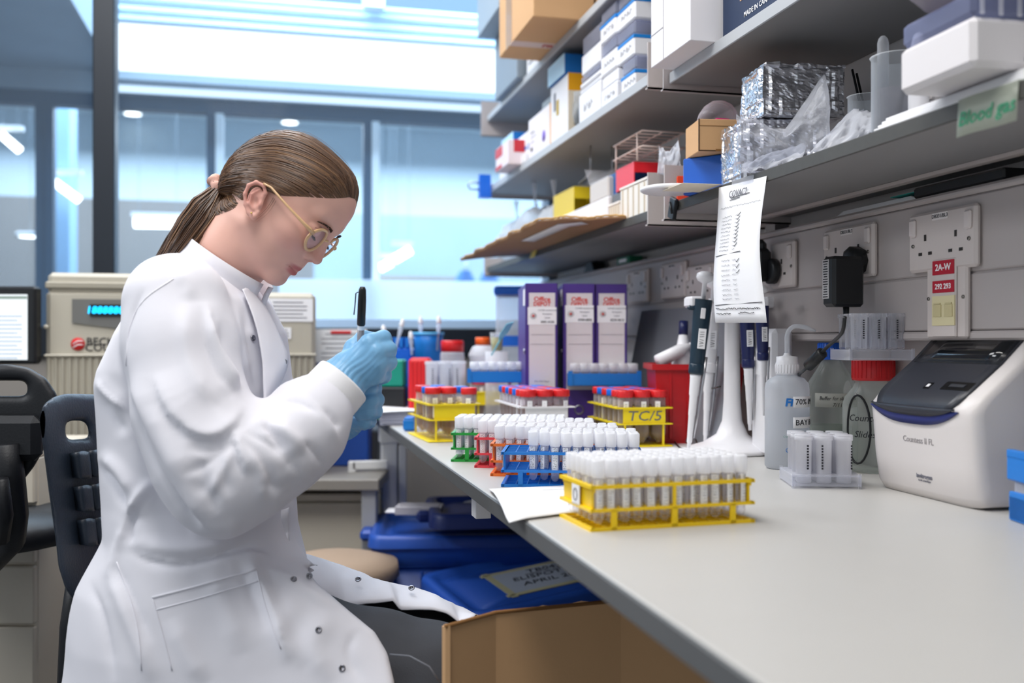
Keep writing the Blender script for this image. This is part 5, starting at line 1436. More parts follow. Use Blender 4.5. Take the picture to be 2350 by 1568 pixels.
# ---- upper right shelf
yn = 1.576; yf = 1.755
r = carton('white_carton', 'large plain white carton at the end of the upper right shelf', 'carton', .695, .20, yn, yf, Z_UR, .30, pm('box_white', 'f1eff2', .5), bev=.001, face=[(0.335, .345, 0.0, 1, pm('seam_grey', 'b9b5b8', .6), 'flap_seam'), (0, .335, .195, .20, pm('seam_grey', 'b9b5b8', .6), 'flap_edge')])
r = thing('navy_carton', 'navy carton printed MADE IN CANADA on the upper right shelf', 'carton', (.750, 1.20, Z_UR))
MB().bx(0, .16, 0, .365, 0, .10, .001).build('carton_body', pm('carton_navy', '1c3153', .5, var=.1, vscale=60), r)
fw = Matrix(((0, 0, -1, -.0006), (-1, 0, 0, 0), (0, 1, 0, 0), (0, 0, 0, 1)))
text('carton_print', 'MADE IN CANADA', .012, fw @ T(-.235, .018, 0), m_paper, r, bold=.01)
MB().bx(-.0008, 0, .22, .30, .045, .085).build('carton_label', pm('label_tan', 'c9a886', .6), r)
q = MB()
rn = random.Random(4)
for k in range(14): q.bx(-.0014, -.0008, .235+.0036*k, .2364+.0036*k+.001*rn.random(), .052, .07)
q.build('barcode', m_ink, r)
r = thing('purple_pack', 'purple pack lying on the navy carton at the frame top', 'pack', (.745, 1.33, Z_UR+.1012)); MB().bx(0, .12, 0, .14, 0, .03, .004).build('pack_body', pm('violet', '6a2c8c', .5), r)

# ---- lower right shelf
def at_shelf(px, d, z=Z_L): p = P(px, 500, d); p.z = z; return p
pL = at_shelf(1567, 1.80); pR = at_shelf(1672, 1.745)
r = thing('blue_box', 'small solid blue box at the left end of the lower right shelf', 'box', pL, math.atan2((pR-pL).y, (pR-pL).x)); w = (pR-pL).length
MB().bx(0, w, 0, .05, 0, .066, .002).build('box_body', pm('box_blue', '1557b8', .45), r)
q = MB()
for k in range(14): q.bx(w-.006, w-.005, -.0008, 0, .004+.0042*k, .0064+.0042*k)
q.build('stitch_line', pm('stitch_pale', '9fc0ea', .5), r)
c = at_shelf(1604, 1.73, Z_L+.067)
r = thing('mailer_box', 'brown cardboard mailer box resting on the small blue box', 'box', c, math.radians(8)-TH)
MB().bx(0, .088, 0, .085, 0, .056, .001).build('box_body', m_card, r)
MB().bx(-.0008, .001, -.0008, .001, 0, .056).bx(0, .088, -.0006, 0, .0, .0018).build('dark_edge', pm('edge_brown', '4a3320', .7), r)
MB().bx(.0, .088, -.0008, 0, .044, .0445).bx(.03, .05, -.0008, 0, .0, .004).build('flap_line', m_cardd, r)
r.rotation_euler[2] = math.radians(-8)
c = at_shelf(1645, 1.80, Z_L+.124)
r = thing('clear_dome', 'clear round plastic dome on the cardboard mailer', 'dome', c)
MB().lathe([(.038, 0), (.037, .014), (.031, .030), (.020, .042), (.008, .047), (0, .048)], 28, Ry(.25)).build('dome_shell', clearm('dome_plastic', 'f0eaf2', .06, .05, .98, .6), r)
MB().box(.03, .02, .008, (.004, -.01, .008), .003).build('pink_piece', pm('hot_pink', 'e0207a', .5), r)
c = at_shelf(1690, 1.78, Z_L+.0)
r = thing('orange_folder', 'orange-red card standing behind the mailer box', 'card', c, -TH)
MB().grid([[(-.02, .0, .0), (.06, .02, .0)], [(-.02, 0, .12), (.07, .02, .165)]], .002, smooth=False).build('card', pm('orange_red', 'e2441c', .5), r)
c = at_shelf(1524, 1.86)
r = thing('orange_card', 'orange-red card end behind the bracket by the blue box', 'card', c+Vector((.03, .0, 0)), -TH); MB().bx(0, .035, .02, .03, 0, .05, .001).build('card', pm('orange_red', 'e2441c', .5), r)
# foil packs
def foil_mat():
    if 'foil' in MATS: return MATS['foil']
    m = pm('foil', 'e9e9ee', .27, metal=1, bump=.25, bscale=130); return m
def foil_pack(label, px0, px1, d, z, h, dep, seed, rz):
    a = P(px0, 500, d); b = P(px1, 500, d); a.z = b.z = z
    r = thing('foil_pack', label, 'foil pack', a, rz); w = (b-a).length
    bm = bmesh.new(); bmesh.ops.create_cube(bm, size=1)
    bmesh.ops.subdivide_edges(bm, edges=bm.edges, cuts=30, use_grid_fill=True)
    from mathutils import noise
    for v in bm.verts:
        p = Vector(((v.co.x+.5)*w, (v.co.y+.5)*dep, (v.co.z+.5)*h)); q = p*42+Vector((seed, 0, 0))
        cell = noise.voronoi(q*.7)[0][0]; cr = (noise.noise(q)*.6+noise.noise(q*2.6)*.35-abs(noise.noise(q*1.3+Vector((7, 0, 0))))*.8+cell*.7)
        edge = min(abs(v.co.x), abs(v.co.y), .5)
        n = Vector((v.co.x if abs(v.co.x) > .49 else 0, v.co.y if abs(v.co.y) > .49 else 0, v.co.z if abs(v.co.z) > .49 else 0))
        if n.length: n.normalize()
        k = .0026*cr+random.uniform(-.0004, .0004)+.0022*noise.cell(q*.9)
        # raised folded hems near the edges of each face
        m_ = sorted([abs(v.co.x), abs(v.co.y), abs(v.co.z)])[1]
        if .36 < m_ < .43: k += .0022
        v.co = p+n*k; v.co.z = max(0.0002, v.co.z)
    me = bpy.data.meshes.new('foil_wrap'); bm.to_mesh(me); bm.free(); me.materials.append(foil_mat())
    for p_ in me.polygons: p_.use_smooth = False
    o = bpy.data.objects.new('foil_wrap', me); COL.objects.link(o); o.parent = r
    return r
foil_pack('lower crumpled foil pack inside a clear bag on the shelf', 1700, 1905, 1.62, Z_L, .098, .10, 3, -TH+math.radians(6))
foil_pack('upper foil wrapped box stacked on the other foil pack', 1752, 1948, 1.60, Z_L+.1, .084, .10, 11, -TH+math.radians(7))
# clear bags in front and right
def film(label, ptsA, ptsB, name='plastic_bag', bulge=.02, seed=1, dens=.16):
    """crumpled film between two polylines"""
    r = thing(name, label, 'bag', ptsA[0]); n = len(ptsA); G = []
    for i in range(15):
        u = i/14; row = []
        for j in range(21):
            t_ = j/20*(n-1); k = min(int(t_), n-2); f = t_-k
            a = ptsA[k]*(1-f)+ptsA[k+1]*f; b = ptsB[k]*(1-f)+ptsB[k+1]*f
            p = a*(1-u)+b*u; nn_ = Vector((-ST, -CT, .3))
            p = p+nn_*(bulge*math.sin(PI*u)+.012*sm_noise(u*5+seed, t_*3.5, seed)+.006*sm_noise(u*13+seed, t_*9, seed))
            row.append(p)
        G.append(row)
    W(MB().grid(G, .0004, smooth=True), 'film', clearm('bag_film_%d' % int(dens*100), 'f2f4fa', dens, .08, .97, .45), r); return r
sl_ = lambda px, py, d: P(px, py, d)
film('clear crinkled bag drawn over the lower foil pack', [sl_(1682, 392, 1.58), sl_(1790, 372, 1.53), sl_(1900, 340, 1.46)], [sl_(1690, 262, 1.60), sl_(1800, 300, 1.56), sl_(1890, 170, 1.52)], seed=2, dens=.10)
film('clear folded bag with grey contents right of the foil packs', [sl_(1850, 362, 1.44), sl_(1930, 335, 1.40), sl_(2010, 300, 1.36)], [sl_(1880, 330, 1.50), sl_(1960, 245, 1.48), sl_(2000, 262, 1.46)], seed=6, dens=.35)
film('crinkled bag edge at the foot of the foil packs on the shelf edge', [sl_(1700, 398, 1.57), sl_(1760, 385, 1.54), sl_(1840, 365, 1.48)], [sl_(1700, 380, 1.62), sl_(1770, 350, 1.58), sl_(1850, 330, 1.54)], seed=9, dens=.3, bulge=.008)
film('small clear bag standing left of the blue box', [sl_(1508, 400, 1.98), sl_(1535, 402, 1.95), sl_(1562, 400, 1.92)], [sl_(1512, 335, 2.0), sl_(1535, 350, 1.97), sl_(1556, 322, 1.94)], seed=12, dens=.4, bulge=.01)
# beakers, tubes and sticks
def on_edge(px, X): p = onx(px, 300, X); p.z = Z_L; return p
cc = on_edge(2058, .825)
r = thing('measuring_cylinder', 'tall clear beaker holding sticks and a test tube', 'beaker', cc)
MB().lathe([(0, 0), (.0325, 0), (.033, .003), (.033, .118), (.035, .121), (.032, .120), (.0315, .003)], 36).build('beaker_wall', clearm('lab_glass', 'eef2f6', .10, .04, .97, .7), r)
q = MB()
for k in range(8): q.bx(-.004, .004, -.0336, -.0331, .02+.011*k, .0206+.011*k)
q.build('graduation', m_gink, r)
MB().lathe([(0, .003), (.03, .003), (.03, .075), (0, .075)], 24).build('white_lining', clearm('white_label_inside', 'e8e2e6', .3, .4, .95, .1), r)
cc2 = on_edge(2012, .86)
r = thing('small_beaker', 'shorter clear beaker left of the tall one', 'beaker', cc2+Vector((0, .03, 0)))
MB().lathe([(0, 0), (.024, 0), (.0245, .003), (.0245, .098), (.026, .100), (.0235, .099), (.023, .003)], 30).build('beaker_wall', clearm('lab_glass', 'eef2f6', .10, .04, .97, .7), r)
r = thing('test_tube', 'upturned glass test tube standing in the tall beaker', 'tube', cc+Vector((-.017, .006, .005)))
MB().lathe([(.0075, 0), (.0075, .135), (.006, .141), (.003, .1445), (0, .145)], 18).build('tube_body', clearm('frost_tube', 'd9dbe0', .35, .2, .95, .4), r)
for k, (x0_, x1_, h) in enumerate(((-.012, .012, .155), (-.006, .018, .15))):
    r = thing('stirring_rod', ('grey', 'clear')[k]+' slanting rod leaning in the tall beaker', 'rod', cc+Vector((x0_, -.012, .004)))
    MB().rod((0, 0, 0), (x1_-x0_+.01, .004, h), .0028, 8).build('rod', pm('rod_grey', '77757a', .3) if k == 0 else m_milk, r)
    MB().lathe([(0, 0), (.0034, .001), (.0034, .006), (0, .008)], 10, T(x1_-x0_+.01, .004, h)).build('rod_end', m_blk if k == 0 else m_milk, r)
r = thing('white_tube', 'white plastic tube standing right of the sticks', 'tube', on_edge(2108, .80)); MB().lathe([(0, 0), (.0125, 0), (.0125, .10), (.011, .105), (.006, .125), (0, .128)], 20).build('tube_body', m_wplast, r)
MB().cyl(.0135, .085, .10, 20).build('collar', m_milk, r)
r = thing('dark_tongs', 'dark metal tongs sticking up behind the beakers', 'tongs', on_edge(2010, .93)); MB().rod((0, .0, .0), (-.01, .05, .178), .003, 6, .002).build('arm', m_blk, r); MB().rod((.006, .0, .0), (-.002, .05, .172), .003, 6, .002).build('arm', m_blk, r)
r = thing('pale_carton', 'pale grey carton standing behind the white tub', 'carton', on_edge(2150, .86)+Vector((0, .0, 0))); MB().bx(0, .09, 0, .06, 0, .13, .003).build('carton_body', pm('pale_grey_card', 'a6a3a4', .6), r)
MB().bx(-.001, 0, .01, .05, .06, .1).build('label', pm('tag_white', 'e8e2e0', .5), r)
# white tub with clear lid
a = P(2232, 190, 1.02); a.z = Z_L+.018
r = thing('white_lidded_tub', 'white tub with clear ribbed lid at the upper right of the photo', 'tub', a, math.radians(-2))
MB().bx(-.0, .16, .0, .13, 0, .052, .006).build('tub_body', pm('tub_white', 'e3dfe0', .45), r)
MB().bx(.002, .158, .002, .128, .0525, .080, .005).build('lid', clearm('lid_blue_clear', 'b4bcdc', .35, .12, .9, .4), r)
q = MB()
for k in range(7): q.bx(.01+.022*k, .014+.022*k, .0, .002, .054, .079)
q.build('lid_ribs', m_milk, r)
text('handwriting', 'buffer salts', .014, Matrix(((1, 0, 0, .09), (0, 0, -1, -.0008), (0, 1, 0, .012), (0, 0, 0, 1))), m_gink, r, shear=.3)
r2 = thing('folded_papers', 'folded white papers under the white tub on the shelf edge', 'papers', (XS+.004, a.y-.06, Z_L), 0)
for k in range(4): MB().bx(0+.003*k, .14, -.05+.006*k, .30-.004*k, .0008+.0040*k, .0042+.0040*k, .001).build('sheet', m_paper, r2)
r3 = thing('grey_bag', 'grey translucent bag bulging above the white tub', 'bag', a+Vector((.085, .065, .0825)))
lump(MB(), .10, .085, .032, 4, cz=.033, amp=.3).build('bag_film', clearm('bag_grey', 'b0aab0', .75, .3, .9, .2), r3)
MB().tube([(.05, 0, .06), (.075, -.02, .055), (.09, -.01, .05)], .004, 6).build('twisted_neck', m_milk, r3)
# green print label over the shelf edge
r = thing('edge_label', 'clear label with green lettering stuck over the right shelf edge', 'label', onx(2270, 230, XS-.001), 0)
p0, p1 = onx(2200, 205, XS-.0015), onx(2338, 160, XS-.0015)
G = []
for v, (dx, dz) in enumerate(((.03, .0195), (.0, .0195), (-.0015, .0), (-.003, -.022))):
    G.append([(XS-.0012+dx, p0.y+(p1.y-p0.y)*u/6, ZL+dz+.0005*math.sin(u)) for u in range(7)])
W(MB().grid(G, .0004), 'label_film', clearm('label_film', 'd7ddd0', .6, .3, .95, .1), r)
lm = Matrix(((0, 0, -1, XS-.0044), (-1, 0, 0, (p0.y+p1.y)/2), (0, 1, 0, ZL-.004), (0, 0, 0, 1)))
text('green_lettering', 'Blood gas', .022, r.matrix_world.inverted() @ lm, pm('letter_green', '2f8f68', .5), r, shear=.25, bold=.01)
# clip and lid at the shelf start
r = thing('black_clip', 'black clip on the left end of the lower right shelf edge', 'clip', onx(1545, 476, XS-.006), 0, rot=(math.radians(20), 0, 0))
MB().bx(-.004, .004, -.014, .014, -.022, .018, .002).build('clip_body', m_blk, r); MB().rod((-.005, -.008, -.01), (-.005, .008, .008), .002, 6).build('clip_ridge', m_blk, r)
r = thing('plastic_disc', 'flat white plastic lid jutting over the shelf edge by the bracket', 'lid', P(1570, 434, 1.76), 0); r.location.z = Z_L+.004
MB().lathe([(0, 0), (.052, 0), (.055, .002), (.055, .006), (.052, .008), (0, .008)], 40).build('disc', m_wplast, r)
r.location.x -= .012; r.location.y += .03
r = thing('loose_paper', 'loose cream paper corner under the white lid', 'paper', P(1590, 440, 1.72)); r.location.z = Z_L
MB().bx(-.04, .03, -.05, .04, .0002, .0008).build('sheet', pm('cream_paper', 'e6dcc8', .8), r)

# ---- lower left shelf
def open_rack(label, name, px, py, X, mat, L, w, h, rz=0, cells=True, group=None, z=Z_L, nx=5, ny=4):
    y = yq(px, X); r = thing(name, label, 'rack', (X, y, z), rz)
    for nm, z_, th in (('top_grid', h-.004, .004), ('bottom_grid', 0, .003)):
        m = MB()
        for i in range(ny+1): m.bx(w*i/ny-.0015, w*i/ny+.0015, 0, L, z_, z_+th)
        for i in range(nx+1): m.bx(0, w, L*i/nx-.0015, L*i/nx+.0015, z_, z_+th)
        m.build(nm, mat, r)
    MB().bx(-.001, .001, .0, L, .0, h, .0004).build('side_panel', mat, r); MB().bx(w-.001, w+.001, 0, L, h*.5, h).build('side_panel', mat, r)
    MB().bx(0, w, L-.001, L+.001, h*.3, h).build('end_panel', mat, r)
    MB().bx(0, w, -.001, .001, h*.55, h).build('end_panel', mat, r)
    return r
def white_rack(label, pxn, pxf, X, h, w):
    y0, y1 = yrange(pxn, pxf, X); r = thing('white_rack', label, 'rack', (X, y0, Z_L)); L = y1-y0
    MB().bx(-.002, w+.002, -.002, L+.002, h-.006, h, .001).build('top_rim', pm('ivory_plastic', 'efe9e0', .4), r)
    MB().bx(0, w, 0, L, 0, h-.006, .001).build('rack_body', pm('ivory_plastic', 'efe9e0', .4), r)
    q = MB()
    for k in range(5): q.bx(-.002, .0, L*(k+.5)/5-.002, L*(k+.5)/5+.002, 0, h-.008)
    q.build('ribs', pm('ivory_rib', 'd2c6b2', .5), r); return r
white_rack('tall ivory slotted rack just left of the bracket', 1486, 1424, .752, .075, .08)
white_rack('smaller ivory slotted rack left of the tall ivory one', 1422, 1397, .760, .052, .07)
yr_ = yq(1462, .77)
rs = thing('support_box', 'grey box carrying the red rack behind the ivory racks', 'box', (.795, yq(1456, .795), Z_L), 0); MB().bx(0, .13, 0, .30, 0, .088, .004).build('box_body', pm('dull_grey_box', '6d7177', .6), rs)
open_rack('bright red tube rack lying above the ivory racks', 'red_rack', 1456, 400, .795, pm('rack_bright_red', 'e02632', .35), .12, .10, .052, z=Z_L+.0885, nx=6)
open_rack('dark blue tube rack behind the red rack', 'blue_rack', 1425, 400, .805, pm('rack_dark_blue', '1b5c9c', .4), .10, .10, .052, z=Z_L+.0885+.0, nx=6)
# wire rack
r = thing('wire_rack', 'pinkish white coated wire rack on top of the red rack', 'rack', (.80, yq(1470, .80)-.01, Z_L+.1415+.0), 0)
m_wr = pm('coated_wire', 'e6cfc6', .4); q = MB(); Lw, ww = .20, .10
for z_ in (.028, .062):
    q.tube([(0, 0, z_), (0, Lw-.012, z_), (.012, Lw, z_), (ww-.012, Lw, z_), (ww, Lw-.012, z_), (ww, 0, z_)], .0022, 6, closed=True)
q.build('wire_frame', m_wr, r)
q = MB()
for z_ in (.028, .062):
    for k in range(1, 6): q.rod((0, Lw*k/6, z_), (ww, Lw*k/6, z_), .0016, 6)
    q.rod((ww/2, 0, z_), (ww/2, Lw, z_), .0016, 6)
q.build('cross_wires', m_wr, r)
for (x, y) in ((0, .03), (0, Lw-.03), (ww, .03), (ww, Lw-.03)): MB().rod((x, y, 0.0005), (x, y, .063), .0022, 6).build('wire_leg', m_wr, r)
open_rack('yellow tube rack tilted among bags on the lower left shelf', 'yellow_rack', 1318, 450, .80, pm('rack_mustard', 'dcc01e', .4), .20, .10, .072, nx=7, z=Z_L+.0855)
r = thing('support_carton', 'pale carton under the yellow rack and the clear lid box', 'carton', (.785, yq(1400, .79), Z_L)); MB().bx(0, .13, 0, yq(1268, .8)-yq(1400, .79), 0, .085, .003).build('carton_body', m_cw, r)
yb_ = yq(1395, .79)
r = thing('clear_lid_box', 'grey box with clear lid right of the yellow rack', 'box', (.79, yb_, Z_L+.0855)); MB().bx(0, .09, 0, .14, 0, .05, .004).build('box_body', pm('box_pale', 'cfcac6', .5), r)
MB().grid([[(0, 0, .051), (.09, 0, .051)], [(0, .14, .051), (.09, .14, .051)], [(.0, .18, .095), (.09, .18, .095)]], .002, smooth=False).build('open_lid', m_clear, r)
for k, (px, w, h, lab) in enumerate(((1248, .08, .15, 'white crumpled bag behind the cardboard sheet, beside the yellow rack'), (1205, .10, .17, 'pale bag hanging at the middle of the lower left shelf'), (1165, .10, .15, 'white bag at the far end of the lower left shelf'))):
    y = yq(px, .80); r = thing('plastic_bag', lab, 'bag', (.85, y, Z_L))
    lump(MB(), w*.8, .10, h/2, k*3+2, cz=h/2+.001, amp=.4).build('bag_film', clearm('bag_white_film', 'f4f6fa', .55, .3, .96, .3), r)
    MB().tube([(-.01, 0, h*.9), (-.015, .01, h*1.25), (-.02, .0, h*1.5)], [.008, .004, .010], 7).build('bag_neck', m_milk, r)
r = thing('tip_carton', 'small white carton at the far end of the lower left shelf', 'carton', (.76, 2.92, Z_L)); MB().bx(0, .1, 0, .12, 0, .045, .003).build('carton_body', m_cw, r); MB().bx(-.001, 0, .02, .1, .01, .02).build('grey_print', m_gink, r)
# wire hook frame under the upper shelf
r = thing('wire_hook', 'thin grey wire frame hanging under the upper left shelf', 'hook', (.82, 2.5, ZUL-.002)); MB().tube([(0, 0, 0), (0, 0, -.07), (.0, .10, -.085), (.06, .12, -.085), (.06, 0, -.07), (.06, 0, 0)], .002, 6).build('wire', pm('steel', 'b8b8bc', .3, metal=1), r)
# cardboard sheet
cA, cB, cC = P(1057, 596, 2.92), P(1242, 503, 2.24), P(1436, 498, 2.13); cA.z = P(1057, 596, 2.92).z
eC = Vector((.90, cC.y+.02, Z_L+.001)); eD = Vector((.88, 2.98, Z_L+.001)); eL = Vector((XS, 2.95, Z_L+.001))
r = thing('cardboard_sheet', 'torn corrugated cardboard sheet jutting out of the lower left shelf', 'cardboard', eL)
def cs(u, v):
    # u : 0 far .. 1 near along the shelf, v : 0 at the back .. 1 at the free edge
    back_ = eD*(1-u)+eC*u; hinge = Vector((XS+.005, 2.95*(1-u)+(cC.y+.01)*u, Z_L+.0015))
    if u < .72: k = u/.72; fe = cA*(1-k)+cB*k
    else: k = (u-.72)/.28; fe = cB*(1-k)+cC*k
    if v < .4: return back_*(1-v/.4)+hinge*(v/.4)
    q = (v-.4)/.6; p = hinge*(1-q)+fe*q; p.z += .004*math.sin(PI*q)
    if v > .97: p += Vector((.004*math.sin(u*60), .0, .002*math.sin(u*41)))
    return p
G = [[cs(u/40, v/14) for v in range(15)] for u in range(41)]
W(MB().grid(G, .004), 'sheet', pm('cardboard_pinkish', 'a9825f', .85, bump=.1, bscale=120, var=.05), r)
W(MB().tube([cs(u/80, 1)+Vector((0, 0, .0018+.0012*(u % 2))) for u in range(81)], .0022, 5), 'torn_edge', pm('torn_fibre', 'caa063', .9), r)
W(MB().grid([[cs(u, v)+Vector((0, 0, -.0052 if True else 0)) for v in (.66, .80)] for u in [.42+.05*k for k in range(9)]], .0006), 'white_label', m_paper, r)
r = thing('sticky_note', 'yellow sticky note on the lower left shelf edge under the cardboard', 'note', onx(1228, 578, XS-.001), 0)
MB().grid([[(-.002, -.03, .016), (-.002, .03, .016)], [(-.004, -.03, .0), (-.004, .03, .0)], [(-.010, -.03, -.018), (-.010, .03, -.018)]], .0005).build('note_sheet', pm('note_yellow', 'e2d67a', .7), r)
# ================================================================== person : implicit surfaces meshed into skin, coat, gloves
def SN(fn, lo, hi, h, smooth=2):
    """surface nets of fn(r, d, z) on a grid in the camera-levelled frame"""
    ax = [np.arange(lo[i], hi[i]+h, h, dtype=np.float32) for i in range(3)]
    X, Y, Z = np.meshgrid(*ax, indexing='ij'); S = fn(X, Y, Z).astype(np.float32); del X, Y, Z
    ins = S < 0; n = S.shape
    c = np.zeros((n[0]-1, n[1]-1, n[2]-1), np.int8)
    for i in (0, 1):
        for j in (0, 1):
            for k in (0, 1): c += ins[i:n[0]-1+i, j:n[1]-1+j, k:n[2]-1+k]
    act = (c > 0) & (c < 8); idx = -np.ones(act.shape, np.int64); cells = np.argwhere(act); idx[act] = np.arange(len(cells))
    acc = np.zeros((len(cells), 3)); cnt = np.zeros(len(cells))
    I, J, K = cells.T
    cor = [(i, j, k) for i in (0, 1) for j in (0, 1) for k in (0, 1)]
    for a in cor:
        for ax_ in range(3):
            if a[ax_] == 1: continue
            b = list(a); b[ax_] = 1
            sa = S[I+a[0], J+a[1], K+a[2]]; sb = S[I+b[0], J+b[1], K+b[2]]
            m = (sa < 0) != (sb < 0); t = np.where(m, sa/np.where(m, sa-sb, 1), 0)
            p = np.array(a, float)[None].repeat(len(cells), 0); p[:, ax_] += t
            acc += p*m[:, None]; cnt += m
    V = (cells+acc/cnt[:, None])*h+np.array(lo)
    Q = []
    for ax_ in range(3):
        sl0 = [slice(None)]*3; sl1 = [slice(None)]*3; sl0[ax_] = slice(0, -1); sl1[ax_] = slice(1, None)
        e = ins[tuple(sl0)] != ins[tuple(sl1)]; o1, o2 = [k for k in range(3) if k != ax_]
        E = np.argwhere(e); E = E[(E[:, o1] > 0) & (E[:, o2] > 0) & (E[:, o1] < n[o1]-1) & (E[:, o2] < n[o2]-1)]
        def at_(d1, d2):
            q = E.copy(); q[:, o1] -= d1; q[:, o2] -= d2; return idx[q[:, 0], q[:, 1], q[:, 2]]
        F_ = np.stack([at_(0, 0), at_(1, 0), at_(1, 1), at_(0, 1)], 1)
        flip = ins[tuple(E.T)] ^ (ax_ == 1)
        F_[flip] = F_[flip][:, ::-1]; Q.append(F_)
    Q = np.concatenate(Q); Q = Q[(Q >= 0).all(1)]
    # orientation: outward normals handled by recalculation
    for _ in range(smooth): V = lap(V, Q)
    return V, Q
def lap(V, Q, w=.5):
    A = np.zeros_like(V); n = np.zeros(len(V))
    for a, b in ((0, 1), (1, 2), (2, 3), (3, 0)):
        for s, t in ((a, b), (b, a)):
            for k in range(3): A[:, k] += np.bincount(Q[:, s], V[Q[:, t], k], len(V))
            n += np.bincount(Q[:, s], minlength=len(V))
    return V*(1-w)+A/np.maximum(n, 1)[:, None]*w
def vnorm(V, Q):
    N = np.cross(V[Q[:, 2]]-V[Q[:, 0]], V[Q[:, 3]]-V[Q[:, 1]]); A = np.zeros_like(V)
    for c in range(4):
        for k in range(3): A[:, k] += np.bincount(Q[:, c], N[:, k], len(V))
    A /= np.maximum(np.linalg.norm(A, axis=1), 1e-12)[:, None]; return A
def to_world(V):
    r, d, z = V.T; return np.stack([r*CT+d*ST, -r*ST+d*CT, z], 1)
def C3(px, py, d): return np.array([(px-CX)/F*d, d, CAM.z-(py-CY)/F*d])
def mesh_from(name, V, Q, mat, parent, world=True):
    W_ = to_world(V) if world else V
    me = bpy.data.meshes.new(name); me.vertices.add(len(W_)); me.vertices.foreach_set('co', W_.astype(np.float32).ravel())
    me.loops.add(len(Q)*4); me.loops.foreach_set('vertex_index', Q.astype(np.int32).ravel())
    me.polygons.add(len(Q)); me.polygons.foreach_set('loop_start', np.arange(0, len(Q)*4, 4, dtype=np.int32)); me.polygons.foreach_set('loop_total', np.full(len(Q), 4, np.int32))
    me.polygons.foreach_set('use_smooth', np.ones(len(Q), bool)); me.update(calc_edges=True); me.validate()
    me.materials.append(mat)
    o = bpy.data.objects.new(name, me); COL.objects.link(o)
    if parent is not None: o.parent = parent; o.matrix_parent_inverse = parent.matrix_world.inverted()
    return o
def smin(a, b, k):
    h = np.clip(.5+.5*(b-a)/k, 0, 1); return b*(1-h)+a*h-k*h*(1-h)
def smax(a, b, k): return -smin(-a, -b, k)
def cone(X, Y, Z, a, b, ra, rb):
    ax, ay, az = a; bx, by, bz = np.array(b)-np.array(a); L2 = bx*bx+by*by+bz*bz+1e-12
    t = np.clip(((X-ax)*bx+(Y-ay)*by+(Z-az)*bz)/L2, 0, 1)
    return np.sqrt((X-ax-t*bx)**2+(Y-ay-t*by)**2+(Z-az-t*bz)**2)-(ra+(rb-ra)*t)
def chain(X, Y, Z, pts, k=.02):
    f = None
    for (p, ra), (q, rb) in zip(pts, pts[1:]):
        g = cone(X, Y, Z, p, q, ra, rb); f = g if f is None else smin(f, g, k)
    return f
def elli(X, Y, Z, c, r):
    q = np.sqrt(((X-c[0])/r[0])**2+((Y-c[1])/r[1])**2+((Z-c[2])/r[2])**2); return (q-1)*min(r)
# ---------------------------------------------------------------- root
per = thing('person', 'young woman in a white lab coat and glasses bending over her gloved hands', 'person', P(330, 1590, 1.45))
per.location.z = 0; bpy.context.view_layer.update()
# ---------------------------------------------------------------- head frame
PS = math.radians(9); PT = math.radians(45)
cF, sF = math.cos(PT), math.sin(PT)
Fi = np.array([cF, 0, -sF]); Ui = np.array([sF, 0, cF]); Di = np.array([0, 1., 0])
HF = Fi*math.cos(PS)-Di*math.sin(PS); HL = Di*math.cos(PS)+Fi*math.sin(PS); HU = Ui
ear_img = C3(597, 455, 1.385)
HO = ear_img-(-.070)*HL-Fi*.0065          # midpoint between the ears
HS = 1.385*1598/2285             # size factor of the pixel measurements
def H2C(f, l, u):
    f, l, u = (np.asarray(v)*HS for v in (f, l, u)); return HO+np.multiply.outer(f, HF)+np.multiply.outer(l, HL)+np.multiply.outer(u, HU)
def headf(f, l, u):
    al = np.abs(l)
    g = elli(f, l, u, (.000, 0, .034), (.089, .069, .077))
    g = smin(g, elli(f, l, u, (.047, 0, .066), (.043, .052, .040)), .03)
    g = smin(g, elli(f, l, u, (.044, 0, -.012), (.050, .055, .070)), .025)
    g = smin(g, cone(f, al, u, (.012, .046, -.038), (.075, .008, -.070), .014, .0125), .022)
    g = smin(g, cone(f, al, u, (.0775, .0, -.069), (.0775, .007, -.069), .0145, .0135), .010)
    g = smin(g, elli(f, al, u, (.066, .040, -.002), (.020, .018, .018)), .02)      # cheek
    g = smin(g, cone(f, al, u, (.086, 0, .043), (.074, .036, .043), .0115, .010), .014)   # brow
    g = smin(g, elli(f, l, u, (.0755, 0, -.037), (.0205, .026, .021)), .012)        # muzzle
    g = smax(g, -elli(f, al, u, (.0985, .031, .022), (.016, .015, .0115)), .012)       # socket
    g = smin(g, elli(f, al, u, (.0785, .0315, .0215), (.0135, .0155, .0125)), .003)      # lidded eyeball
    g = smin(g, cone(f, al, u, (.089, 0, .034), (.0985, 0, .004), .0060, .0078), .008)
    g = smin(g, cone(f, al, u, (.0985, 0, .004), (.1050, 0, -.0085), .0075, .0085), .006)
    g = smin(g, elli(f, al, u, (.0950, .0110, -.0130), (.0085, .0062, .0068)), .005)
    g = smax(g, -elli(f, al, u, (.0995, .0065, -.0205), (.0055, .0032, .0035)), .002)
    # lips
    g = smin(g, cone(f, al, u, (.0945, 0, -.0370), (.0830, .0200, -.0425), .0052, .0022), .0035)
    g = smin(g, cone(f, al, u, (.0935, 0, -.0480), (.0825, .0185, -.0440), .0062, .0025), .0035)
    g = smax(g, -cone(f, al, u, (.1010, 0, -.0425), (.0865, .0225, -.0432), .0012, .0010), .0012)
    g = smax(g, -elli(f, l, u, (.1040, 0, -.0590), (.010, .018, .0055)), .008)
    # neck
    return g
